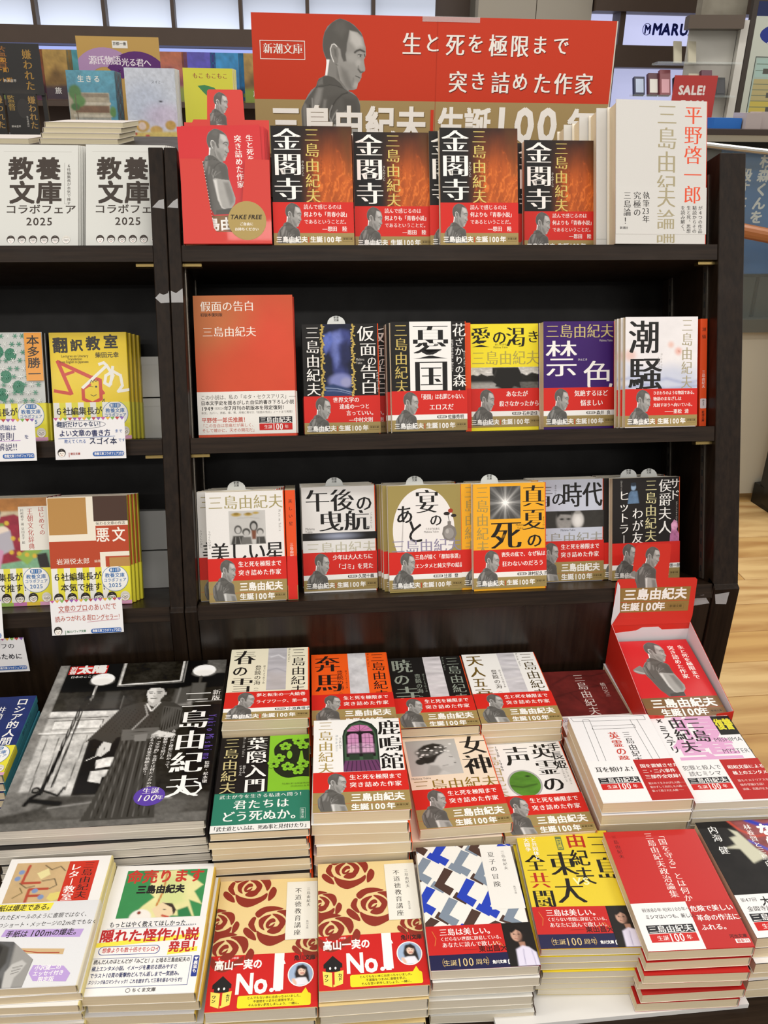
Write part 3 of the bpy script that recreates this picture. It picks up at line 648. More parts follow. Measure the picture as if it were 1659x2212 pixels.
a = A105(); a.g('author_name'); a.T('三島由紀夫', 3, 3, 20.5, 'c9b878', 'm', sx=.98, sy=1.02); a.T('Mishima Yukio', 82, 25, 3.6, 'cfc9bb', 'g', sx=.75)
a.g('title'); a.T('禁', 1.5, 24, 52, WHITE, 'm', sx=.95, sy=1.06); a.T('色', 57, 53, 47, WHITE, 'm', sx=.98, sy=1.0); a.T('きんじき', 50, 51.5, 3.6, WHITE, 'm')
TT['kinjiki'] = Title('kinjiki', 105, 151, 20, '3a1566', SP, art=a, cb='f0ece4', band=band_quote('kinjiki', [('気絶するほど', 45, 3.8, 9.0, 'k', .93),('悩ましい', 54, 17.2, 9.4, 'k', .9)], '森井  良'), bandy=3.5)
a = A105(); a.g('illustration'); a.K(0, 0, 105, 103, 50, 48, [('n', .03, .02, 2), ('p', [(0,62),(30,70),(70,66),(105,74),(105,103),(0,103)], 'c3cade', 22, .8), ('l', [(0,84),(20,80),(40,88),(60,84),(90,92),(105,88)], 3, '8f9ac4', 6, .7), ('l', [(0,96),(30,92),(60,99),(105,95)], 4, '8592c0', 6, .7), ('e', 66, 38, 4, 4, 'e7b7a6', 6, .8), ('e', 77, 47, 5, 5, 'e8b2a4', 6, .9), ('e', 78, 47, 1.4, 1.4, 'c98a7c', 1.5), ('e', 7, 52, 8, 7, 'e6bcb0', 9, .8), ('n', .09, .05, 5)], base='ece8e8')
a.g('title'); a.T('潮', 4, 3, 46, '1c1a19', 'k', sx=1.0, sy=1.05); a.T('騒', 4, 53, 47, '1c1a19', 'k', sx=1.06, sy=1.02)
a.g('author_name'); a.V('三島由紀夫', 81, 2, 19, 'a69c7c', 'm', sy=1.02, sx=.9); a.V('Mishima Yukio', 50.8, 50, 3.4, '8d8a86', 'g', sy=.58); a.V('しおさい', 46.5, 54, 4, '6d6a66', 'm')
TT['shiosai'] = Title('shiosai', 105, 151, 9, 'ece8e8', SP, art=a, cb='f0ece4', band=band_quote('shiosai', [('ひまわりのような物語である。', 41, 3, 5.6, 'k', .8),('物語のまなざしは', 41, 11, 5.6, 'k', .92),('光射すほうへ向いている。', 41, 19.6, 5.6, 'k', .9),('――重松  清', 58, 28, 6.8)], H=52), bandy=1)
def spine_art(T, title, y1, band=True, ink='2a1a12', white=True, num=None):
    s = Art(T, 151); s.g('spine_title'); s.V(title, T/2-2.9, 12, 5.8, ink, 'm', gap=4.4); s.V('三島由紀夫', T/2-2.4, 72, 4.9, WHITE if white else ink, 'm', gap=.2)
    if band: s.R(0, 98, T, 151, RED); s.R(0, 131, T, 151, GOLD); s.V('三島由紀夫', T/2-2.6, 101, 5.2, WHITE, 'x'); s.V('生誕', T/2-2.6, 132, 4.6, WHITE, 'x'); s.T('100', T/2, 141, 4.2, WHITE, 'x', al='c', sx=.9); s.V('年', T/2-2.3, 145, 4.6, WHITE, 'x')
    else: s.RR(.9, 112, T-.9, 126, 1.5, 'd8cfd0'); s.V('み37', T/2-1.6, 113, 3.4, INK, 'b'); s.V('新潮文庫', T/2-1.9, 129, 4.0, '3a0d06', 'b')
    return s
# third shelf ------------------------------------------------
a = A105(); a.g('illustration')
def faces4(x0, y0, x1, y1): return [('n', .08, .1, 3), ('e', 12, 6, 8, 3, 'b59a50', 2), ('e', 12, 5, 4, 2, '8f7430', 1.5), ('e', 31, 6, 7, 2.6, 'b59a50', 2), ('e', 31, 5, 3.6, 1.8, '8f7430', 1.5), ('e', 43, 4, 5, 2, 'b59a50', 2), ('l', [(14,12),(30,11),(48,13)], .8, 150, 1, .6),
   ('e', 14, 30, 6, 7, 70, 2), ('e', 14, 31, 4, 5, 190, 2), ('p', [(6,40),(22,40),(26,54),(2,54)], 60, 3), ('e', 27, 34, 6.5, 6, 70, 2), ('e', 27, 36, 4.2, 4.6, 185, 2), ('p', [(20,42),(34,42),(36,54),(18,54)], 110, 3), ('e', 39, 25, 6.5, 8.5, 50, 2), ('e', 39, 26, 4, 5.5, 175, 2), ('p', [(35,32),(43,32),(42,46),(36,46)], '7a4a34', 3), ('e', 49, 34, 5.6, 5.5, 80, 2), ('e', 49, 36, 4, 4.5, 190, 2), ('p', [(43,42),(56,42),(58,54),(42,54)], 70, 3), ('l', [(10,42),(9,53)], 1, 150, 1), ('l', [(16,42),(18,53)], 1, 150, 1), ('l', [(47,44),(47,53)], 1, 150, 1)]
a.K(30, 26, 79, 72, 60, 56, faces4(0,0,0,0), win=(0,0,58,54), base='c6c4c0')
a.g('title'); a.T('美しい星', 4, 68, 25, '191614', 'k', sx=1.02, sy=1.16, gap=-1); 
a.g('author_name'); a.T('三島由紀夫', 3, 4, 20.5, 'a69a68', 'm', sx=.98); a.V('Mishima Yukio', 96.5, 26, 4.0, '75716a', 'g', sy=.6); a.V('うつくしいほし', 1.6, 52, 3.5, '57534d', 'm')
TT['utsuku'] = Title('utsuku', 105, 151, 14, 'e9e6e2', SP, art=a, cb='e9e6e2', band=LIFE, bandy=.8, spine=spine_art(14, '美しい星', 0))
a = A105(); a.g('illustration'); a.K(0, 65.5, 105, 76, 40, 6, [('e', 50, 5, 18, 3.4, 'aeb6cc', 10, .9)], base='16130f')
a.g('title'); a.T('午後', 5, 2, 37, '151210', 'M', sx=.95, sy=.94); a.T('の', 76, 12, 25, '151210', 'k'); a.T('曳航', 22, 33, 37, '151210', 'M', sx=1.0, sy=.86); a.V('ごごのえいこう', 96.6, 38, 3.3, '4b4743', 'm')
a.g('author_name'); a.T('三島由紀夫', 4, 78, 20.5, 'bdb9a4', 'm', sx=.98); a.T('Mishima', 4, 57, 4.2, '6b6762', 'g', sx=.8); a.T('Yukio', 4, 61, 4.2, '6b6762', 'g', sx=.8)
TT['gogo'] = Title('gogo', 105, 151, 9, 'e4e2df', SP, art=a, cb='e4e2df', band=band_quote('gogo', [('少年は大人たちに', 42, 3.6, 8.2, 'k', .88),('「ゴミ」を見た', 46, 17, 8.6, 'k', .9)], '久間十義'), bandy=2.5)
a = A105(); a.g('illustration'); a.P([(50+44*math.sin(t), 64-60*math.cos(t)) for t in np.linspace(-2.35, 2.35, 40)]+[(82,102),(16,102)], 'eeeae6')
a.g('illustration'); a.P([(78,60),(84,57),(84,52),(89,52),(89,57),(95,61),(97,70),(93,79),(80,79),(76,70)], '807b76'); a.E(86, 69, 7, 8, '989490', 16); a.E(83.5, 66, 2.4, 3.4, 'b7b3ae', 10); a.L([(86.5,52),(85,44),(88,36)], .8, '2a2420'); a.E(83, 41, 4.6, 2.6, '26201c', 10); a.E(93, 44, 4, 2.4, '2b2522', 10); a.E(88.5, 37, 3.6, 3.2, 'a63a22', 12)
a.g('title'); a.T('宴', 38, 5, 38, '171412', 'M', sx=.9, sy=.95); a.T('の', 58, 40, 19, '171412', 'k'); a.T('あ', 10, 26, 26, '171412', 'k', sy=1.1); a.T('と', 24, 46, 30, '171412', 'k', sy=1.25, sx=.9); a.T('うたげのあと', 52, 60, 3.6, '4b4743', 'm'); a.T('Mishima Yukio', 50, 64, 3.6, '6b6762', 'g', sx=.8)
a.g('author_name'); a.T('三島由紀夫', 3, 75, 20.5, '8d86a0', 'm', sx=.98)
TT['utage'] = Title('utage', 105, 151, 12, 'a08f52', SP, art=a, cb='e9e5da', band=band_quote('utage', [('三島が描く「都知事選」', 37, 4.2, 7.6, 'k', .82),('エンタメと純文学の結晶', 37, 17, 7.4, 'k', .86)], '辻原  登'), bandy=2.5)
a = A105(); a.g('illustration')
def sunb(P, C):
    x, y = P[:,0]-20, P[:,1]-20; r = np.hypot(x, y)+.01; th = np.arctan2(y, x)
    g = np.clip(np.exp(-r/4)*1.5+.5*np.exp(-r/16)*(np.abs(np.cos(th*4))**12+.35*np.abs(np.cos(th*9+1))**20), 0, 1)+.06; return C*0+np.clip(g, 0, 1)[:, None]*np.array([1,.99,.95])
a.K(24, 4, 68, 50, 40, 42, [('f', sunb)], win=(0,0,40,40), base='101010')
a.g('title'); a.V('真夏', 70, 2, 36, '16120f', 'M', sx=.93, sy=.92); a.V('の', 76, 70, 24, '16120f', 'k', sy=.95); a.T('死', 24, 50, 46, '16120f', 'M', sx=1.0, sy=.98); a.V('まなつのし', 99.6, 48, 3.4, '5b4716', 'm')
a.g('author_name'); a.V('三島由紀夫', 4, 2, 19.4, 'a8914e', 'm', sy=1.0, sx=.95); a.T('Mishima', 61, 57, 4, '5b4716', 'g', sx=.75); a.T('Yukio', 63, 61.5, 4, '5b4716', 'g', sx=.75)
TT['manatsu'] = Title('manatsu', 105, 151, 13, 'f0ad25', SP, art=a, cb='efe9da', band=band_quote('manatsu', [('喪失の底で、なぜ私は', 40, 3.6, 7.6, 'k', .84),('狂わないのだろう', 41, 16.6, 8.2, 'k', .92)], '津村記久子'), bandy=3)
a = A105(); a.g('illustration'); a.K(0, 46, 105, 71, 70, 20, [('p', [(0,0),(105,0),(105,26),(0,26)], 52, 3), ('e', 46, 14, 12, 17, 150, 6), ('n', .16, .3, 4), ('e', 42, 12, 3, 1.4, 40, 2), ('e', 52, 12, 3, 1.4, 40, 2), ('p', [(34,0),(58,0),(56,6),(40,5),(35,10)], 34, 3), ('e', 66, 14, 9, 12, 205, 4), ('p', [(62,0),(70,0),(70,5),(62,5)], 150, 2), ('e', 66, 15, 5, 7, 235, 5, .8)], base='3a3a3a')
a.g('title'); a.T('青', -3, 6, 35, '171412', 'M', sx=.92); a.T('の', 26, 17, 22, '171412', 'k'); a.T('時代', 42, 3, 33, '171412', 'k', sx=.93, sy=1.18); a.V('あおのじだい', 31, 7, 3.4, '4b4743', 'm')
a.g('author_name'); a.T('三島由紀夫', 2, 77, 20.5, '99978c', 'm', sx=1.0); a.T('Mishima Yukio', 40, 72.2, 3.8, '3f4248', 'g', sx=.8)
TT['ao'] = Title('ao', 105, 151, 8, 'c5cad8', SP, art=a, cb='c5cad8', band=LIFE, bandy=.8)
a = A105(); a.g('illustration'); a.K(22, 5, 42, 38, 26, 44, [('p', [(4,14),(16,14),(19,33),(1,33)], '5f7a98', 3), ('e', 10, 8, 4, 5, '8ea6c0', 2), ('e', 10, 4, 5, 3, '27323f', 2), ('n', .3, .3, 3)], win=(0,0,20,33), base='15110f', mask=[(6,2),(14,1),(15,12),(19,16),(20,32),(1,33),(2,18),(6,14)])
a.K(88, 62, 105, 100, 24, 44, [('e', 8, 10, 5, 6, 'e0a3c4', 3), ('p', [(2,18),(14,18),(16,36),(1,36)], 'b06a94', 4), ('n', .3, .4, 6)], win=(0,0,17,38), base='c57fa8', mask=[(8,1),(13,4),(14,12),(12,16),(16,22),(16,36),(1,37),(2,22),(4,16),(3,8)])
a.g('title'); a.V('サド', 88, 1, 17, WHITE, 'm'); a.V('侯爵夫人', 71, 2, 21, WHITE, 'm', sy=.98); a.V('わが友', 30, 43, 18, WHITE, 'm'); a.V('ヒットラー', 9, 17, 17.5, WHITE, 'm', sy=.93); a.V('わがともひっとらー', 12, 3, 3, 'c9c6c0', 'm', sy=.62)
a.g('author_name'); a.V('三島由紀夫', 50, 2, 19, 'd8cf9a', 'm', sy=.98); a.V('さどこうしゃくふじん', 98, 36, 3.4, 'c9c6c0', 'm', sy=.9)
TT['koshaku'] = Title('koshaku', 105, 151, 13, '1b1614', SP, art=a, cb='e9e2d4', band=band_quote('koshaku', [('政治の本当の', 44, 4, 8.4, 'k', .94),('悪とは何か', 48, 17, 8.4, 'k', .94)], '平野啓一郎'), bandy=.8)
# table, back row -------------------------------------------
def hojo(cf, ink, ttl, vol, paint_shapes, ink2=None, bandA=None, authorc=None, base='b9b6bb'):
    a = A105(); a.g('illustration'); a.K(50, 0, 75, 92, 30, 90, paint_shapes, base=base)
    a.g('title'); y = 2
    for ch, sz in ttl: a.T(ch, 4, y, sz, ink, 'M' if sz > 26 else 'k', sx=.98, sy=1.12); y += sz*1.14
    a.g('subtitle'); a.V('豊饒の海', 33.5, 38, 9, ink2 or ink, 'm', sy=1.2); a.V('（'+vol+'）', 34.5, 83, 6, ink2 or ink, 'm'); a.V('ほうじょうのうみ', 44.6, 38, 3.2, ink2 or ink, 'm', sy=1.6)
    a.g('author_name'); a.V('三島由紀夫', 81, 2, 19.5, authorc or ink, 'm', sy=1.05); a.V('Mishima Yukio', 76.5, 2, 3.6, ink2 or ink, 'g', sy=.7); return a
silk = [('n', .05, .25, 3, [.6,3]), ('l', [(4,20),(14,16),(22,24)], 2, 'e6e4e8', 3, .7), ('l', [(2,50),(12,46),(24,54)], 2, '8f8d98', 4, .6), ('p', [(0,55),(25,60),(25,92),(0,92)], 'b2a9a6', 20, .6)]
cloud = [('n', .07, .3, 5), ('e', 8, 16, 7, 6, 'd9d7d8', 6, .6), ('e', 17, 22, 6, 7, 'e2e0e0', 5, .6), ('n', .25, .12, 8)]
cloud2 = [('n', .06, .35, 12, [.7,2.5]), ('l', [(0,30),(25,36)], 4, 'e7e3e4', 6, .6), ('l', [(0,62),(25,58)], 4, 'e7e3e4', 6, .6)]
TT['haru'] = Title('haru', 105, 151, 14, 'e6dfc6', SP, art=hojo('', '1a1613', [('春',31),('の',22),('雪',30)], '一', silk), cb='e9e2d0', band=band_quote('haru', [('夢と転生の一大絵巻', 39, 3.4, 7.6, 'k', .9),('ライフワーク、第一巻', 39, 16.6, 7.6, 'k', .84)], '小池真理子'), bandy=1)
TT['honba'] = Title('honba', 105, 151, 14, 'ec5a16', SP, art=hojo('', '1a1210', [('奔',36),('馬',38)], '二', cloud, base='c9c7ca'), cb='e9e2d0', band=LIFE, bandy=.8)
TT['akatsuki'] = Title('akatsuki', 105, 151, 13, '161311', SP, art=hojo('', '8f978a', [('暁',30),('の',24),('寺',34)], '三', cloud2, base='cfc9cc'), cb='e9e2d0', band=LIFE, bandy=.8)
TT['tennin'] = Title('tennin', 105, 151, 11, 'efece8', SP, art=hojo('', '6d5520', [('天',24),('人',22),('五',20),('衰',24)], '四', cloud2, ink2='3b3126', base='cbc7cb', authorc='4d3f22'), cb='efece8', band=LIFE, bandy=.8)
a = A105(); a.g('background'); a.K(0, 0, 105, 151, 50, 70, [('n', .05, .45, 3), ('l', [(10,30),(40,10),(70,14),(105,4)], 1.5, '2e0f10', 3, .8), ('l', [(0,60),(30,50),(60,40),(105,30)], 1.4, '35100f', 3, .8), ('l', [(30,50),(50,90)], 1, '35100f', 3, .8), ('n', .2, .2, 7)], base='6b2320')
a.g('author_name'); a.V('三島由紀夫', 44, 8, 16, 'd9cfc8', 'm', sy=1.15); a.V('橋川文三', 78, 30, 8, 'd2c6be', 'm', sy=1.0)
b = Art(105.6, 50); b.bc = 'eeeae6'; b.g('lettering'); b.T('同時代としての昭和', 3, 3, 10, '8a7a9a', 'b', sx=.98); b.T('戦後思想の再検討', 3, 18, 8, '4a4450', 'm')
TT['hashi'] = Title('hashi', 105, 151, 13, '6b2320', '6b2320', art=a, band=b, bandy=.8)
# table, middle row -----------------------------------------
a = A105(); a.g('illustration'); a.K(58, 0, 105, 95, 10, 20, [('n', .05, .04, 3)], base='84bf2c')
a.g('illustration')
tsuba = []
for i in range(72):
    t = 2*pi*i/72; r = 36+4.4*math.cos(4*t+pi); r2 = r*(1-.06*(abs(math.sin(2*t))**8)); tsuba.append((min(96+r2*.98*math.cos(t), 104.8), 40+r2*math.sin(t)))
a.P(tsuba, '1c220e')
def flower(a, cx, cy, r, c, c2):
    for k in range(5):
        t = 2*pi*k/5-pi/2; px, py = cx+r*.62*math.cos(t), cy+r*.62*math.sin(t)
        if px < 103.5: a.E(px, py, r*.42, r*.42, c, 9); a.L([(cx,cy),(px,py)], .35, c2)
    a.E(cx, cy, r*.2, r*.2, c2, 6)
for fx, fy in ((92,11),(77,20),(70,40),(80,55),(92,62),(98,20),(64,50),(98,52)): flower(a, fx, fy, 7.4, '84bf2c', '1c220e')
a.E(82, 36, 3.2, 7, '84bf2c', 14); a.P([(92,50),(95,30),(97,30),(99,50)], '84bf2c'); a.T('TSUBA BY SUKEJI FROM A', 74, 82, 2.4, '47601c', 'g'); a.T('(Collection de M. Pa', 84, 86, 2.4, '47601c', 'g')
a.g('title'); a.V('葉隠入門', 31, 2, 25, WHITE, 'M', sy=.93, sx=1.0); a.V('Mishima Yukio', 26, 2, 4, 'c9c6c0', 'g', sy=.7); a.V('にゅうもん', 24.6, 50, 3.4, WHITE, 'm'); a.V('はがくれ', 28.4, 50, 3.4, WHITE, 'm')
a.g('author_name'); a.V('三島由紀夫', 4, 2, 19, 'cbbd86', 'm', sy=.98)
b = Art(105.6, 57); b.bc = '2b7a62'; b.g('colour_field'); b.R(0, 46.5, 105.6, 57, 'eceae5'); b.g('lettering')
b.T('武士が今を生きる私達へ問う！', 6, 2.2, 6.4, WHITE, 'm', sx=1.0, gap=.35); b.T('君たちは', 22, 10.5, 14.5, WHITE, 'k', gap=1); b.T('どう死ぬか。', 10, 26.5, 16, WHITE, 'k', sx=.93); b.BX(95, 27, 100.5, 42, .25, 'cfe0d6'); b.V('新潮文庫', 95.8, 28, 3.4, 'e6efe9', 'm'); b.T('「武士道といふは、死ぬ事と見付けたり」', 1, 48, 7.0, INK, 'k', sx=.78)
TT['hagakure'] = Title('hagakure', 105, 151, 10, '171210', SP, art=a, cb='e9e2d0', band=b, bandy=.3, bandspine='2b7a62')
a = A105(); a.g('illustration')
arch = [(34,90),(34,30),(36,20),(42,9),(50,4),(56,2),(62,4),(70,9),(76,20),(76,90)]
a.K(33, 1, 77, 92, 70, 140, [('p', [(36,90),(36,30),(38,21),(44,11),(55,5),(66,11),(72,21),(74,30),(74,90)], '3c5a3e', .8), ('p', [(38,66),(38,28),(41,20),(47,12),(55,9),(63,12),(69,20),(72,28),(72,66)], '1b1417', .8),
  ('p', [(40,20),(46,12),(55,10),(64,12),(70,20),(70,22),(40,22)], 'c678a8', 1), ('p', [(40,59),(40,30),(44,26),(50,26),(53,28),(53,59)], 'c98ab4', 1), ('p', [(57,59),(57,28),(60,26),(66,26),(70,30),(70,59)], 'c98ab4', 1), ('p', [(40,46),(53,44),(53,59),(40,59)], 'd8b4cc', 6, .7), ('p', [(57,44),(70,46),(70,59),(57,59)], 'd8b4cc', 6, .7), ('l', [(40,50),(46,46),(53,49)], 1.5, '8a5a86', 2, .7), ('l', [(57,50),(63,46),(70,50)], 1.5, '8a5a86', 2, .7)]+
  [('l', [(x,26),(x,59)], .5, '2b1c24', .5) for x in (44.5, 49, 61, 65.5)]+[('l', [(40,y),(70,y)], .45, '2b1c24', .5) for y in (34, 42.5, 51)]+[('l', [(55,22),(55+18*math.sin(t),22-12*math.cos(t))], .4, '2b1c24', .5) for t in (-1,-.5,0,.5,1)]+
  [('p', [(36,72),(74,72),(80,96),(30,96)], '6a3a62', 1)]+[('l', [(36+i*4.4,73),(31+i*5.8,92)], .9, '2c1830', 1) for i in range(10)]+[('p', [(41,62),(53,62),(53,71),(41,71)], '2a3a2a', 1), ('p', [(57,62),(69,62),(69,71),(57,71)], '2a3a2a', 1)], win=(33,1,77,92), mask=arch, base='1f2f22')
a.g('title'); a.V('鹿鳴館', 76, 2, 30, '16120f', 'M', sx=.94, sy=.97)
a.g('author_name'); a.V('三島由紀夫', 5, 1.5, 18.5, 'a8914e', 'm', sy=.98); a.V('ろくめいかん', 29.5, 32, 3.6, '4b4743', 'm', sy=.9); a.V('Mishima Yukio', 25.5, 28, 3.8, '7b8790', 'g', sy=.6)
TT['rokumei'] = Title('rokumei', 105, 151, 15, 'f0eeea', SP, art=a, cb='efe9dc', band=LIFE, bandy=.3)
a = A105(); a.g('illustration'); a.K(3, 6, 66, 68, 76, 74, [('G', (0,0), (62,62), 168, 190), ('p', [(30,26),(40,22),(52,26),(54,32),(57,38),(54,40),(55,44),(52,48),(44,49),(38,47),(38,54),(46,60),(52,64),(18,64),(22,56),(24,44)], 196, 2), ('p', [(24,44),(34,46),(38,54),(30,64),(18,64)], 150, 5, .8), ('p', [(12,28),(14,16),(22,9),(34,6),(44,9),(48,16),(44,24),(36,30),(30,40),(22,42),(16,40)], 34, 3), ('e', 14, 38, 6, 5, 40, 2),
   ('l', [(14,22),(24,26),(34,22),(44,16)], 9, 90, 5, .8)]+[('e', 12+i*1.62+2.5*math.sin(i*2.3), 24-i*.35+6*math.sin(i*1.7), 1.9, 1.1, 225 if i % 3 else 120, .8) for i in range(26)]+[('l', [(50,32),(54,33)], .8, 60, .8), ('e', 55, 43, 1.5, .8, 110, .8), ('l', [(46,46),(40,47)], 1, 130, 2)], win=(0,0,62,62), base='b0b0b0')
a.g('title'); a.V('女', 70, 2, 36, '1a1512', 'M', sx=.95); a.V('神', 68, 36, 38, '1a1512', 'M', sx=.95, sy=.97)
a.g('author_name'); a.T('三島由紀夫', 2, 74, 20.5, '8a6d22', 'm', sx=1.0); a.T('Mishima Yukio', 2, 70, 4, '4b4743', 'g', sx=.8)
TT['megami'] = Title('megami', 105, 151, 14, 'ecd9c2', SP, art=a, cb='ecd9c2', band=LIFE, bandy=.3)
a = A105(); a.g('illustration'); a.E(42, 71, 21, 23.5, 'a9a9a6', 40); a.K(22, 49, 62, 93, 36, 40, [('n', .12, .35, 3, [.6,1.6]), ('l', [(2,24),(16,28),(34,24)], 2, '2c4416', 3, .8), ('e', 26, 10, 3, 1.4, '1a2410', 2)], base='55892c', mask=[(20+18.6*math.cos(t), 22+21*math.sin(t)) for t in np.linspace(0, 2*pi, 40)[:-1]])
a.g('title'); a.V('英霊の', 62, 2, 29, '171412', 'M', sx=.98, sy=1.0); a.V('声', 27, 4, 34, '171412', 'M', sx=1.0, sy=1.1); a.V('手長姫', 86, 2, 16, '171412', 'k', sy=1.0); a.V('1938-1966', 17, 3, 6.2, '4b4743', 'g', sy=.8)
a.g('author_name'); a.V('三島由紀夫', 1.5, 2, 18, 'b7a878', 'm'); a.V('えいれいのこえ', 92, 50, 3.2, '77736d', 'm'); a.V('Mishima Yukio', 96.6, 50, 3.6, '77736d', 'g', sy=.6)
TT['eirei'] = Title('eirei', 105, 151, 12, 'ebe8e5', SP, art=a, cb='ebe8e5', band=LIFE, bandy=.3)
def kawade(W=105, H=149): return Art(W, H)
a = kawade(); a.g('illustration'); k = '2a2a2c'
a.L([(3,2),(98,2),(98,10),(5,9)], .5, k, True); a.L([(17,9),(15,99)], .45, k); a.L([(26,9),(24,99)], .45, k); a.L([(78,9),(82,99)], .45, k); a.L([(87,9),(91,99)], .45, k); a.L([(26,19),(80,19),(80,25),(25,25)], .45, k, True); a.L([(17,9),(18,6),(25,6),(26,9)], .45, k)
a.g('author_name'); a.V('三島由紀夫', 59, 31, 11, INK, 'm', sy=1.05)
a.g('title'); a.V('英霊の聲', 41, 31, 13.5, 'c63a2a', 'k', sy=1.05)
b = Art(105.6, 66); b.bc = 'eeecea'; b.g('colour_field'); b.R(57, 0, 105.6, 66, 'b41f1d'); b.g('lettering')
b.T('耳を傾けよ！', 7, 10, 9.4, INK, 'k', sx=.9); b.T('国を震撼させた', 62, 8, 6.6, WHITE, 'k'); b.T('二・二六事件', 62, 17, 6.6, WHITE, 'k'); b.T('三部作全収録！', 62, 26, 6.6, WHITE, 'k')
b.T('狙われて生きのびた人間――', 62, 38, 3.9, 'f0d8d2', 'm', sx=.86); b.T('狙わずして自刃した人間――', 62, 44, 3.9, 'f0d8d2', 'm', sx=.86); b.T('狙って殺された人間――', 62, 50, 3.9, 'f0d8d2', 'm', sx=.86); b.g('anniversary_mark'); anniversary(b, 6, 28, 48)
TT['eirei_k'] = Title('eirei_k', 105, 149, 15, 'eceaea', 'eceaea', art=a, band=b, bandy=1, bandspine='b41f1d')
a = kawade(); a.g('background'); a.T('復', 26, -10, 62, 'dda6cc', 'x', sx=.95); a.T('讐', 8, 40, 70, 'dda6cc', 'b', sx=1.2); a.R(79, 1, 104, 37, '1a1a18')
a.g('title'); a.T('復讐', 80, 6, 11.5, 'dcd436', 'x', sx=1.0, sy=1.9); a.V('由紀夫', 20, 1, 22, INK, 'k', sy=1.0); a.V('三島', 42, 1, 22, INK, 'k', sy=1.1); a.V('×ミステリ', 4, 2, 13, INK, 'b', sy=1.0); a.T('MISHIMA', 66, 41, 9, '3a3a3c', 't', sx=.88); a.T('MYSTERY', 68, 62, 9, '3a3a3c', 't', sx=.85)
b = Art(105.6, 66); b.bc = 'eeecea'; b.g('colour_field'); b.R(57, 0, 105.6, 66, 'b41f1d'); b.g('lettering')
b.T('犯罪と殺人で', 7, 8, 8.4, '3a3a3c', 'g', sx=.94); b.T('読むミシマ', 11, 18, 8.4, '3a3a3c', 'g', sx=.94); b.T('昭和文豪による', 62, 10, 7, WHITE, 'k', sx=.92); b.T('極上のエンタメ！', 64, 20, 7, WHITE, 'k', sx=.86); b.T('最もミステリアスな', 64, 34, 4.2, 'f0d8d2', 'm'); b.T('傑作掌編12話！', 64, 41, 4.2, 'f0d8d2', 'm'); b.T('読後、鳥肌が止まらない', 64, 48, 4.2, 'f0d8d2', 'm', sx=.9); b.g('anniversary_mark'); anniversary(b, 6, 29, 48)
TT['misuteri'] = Title('misuteri', 105, 149, 11, 'eceaea', '1c1c1a', art=a, band=b, bandy=2, page=M_WPAGE)
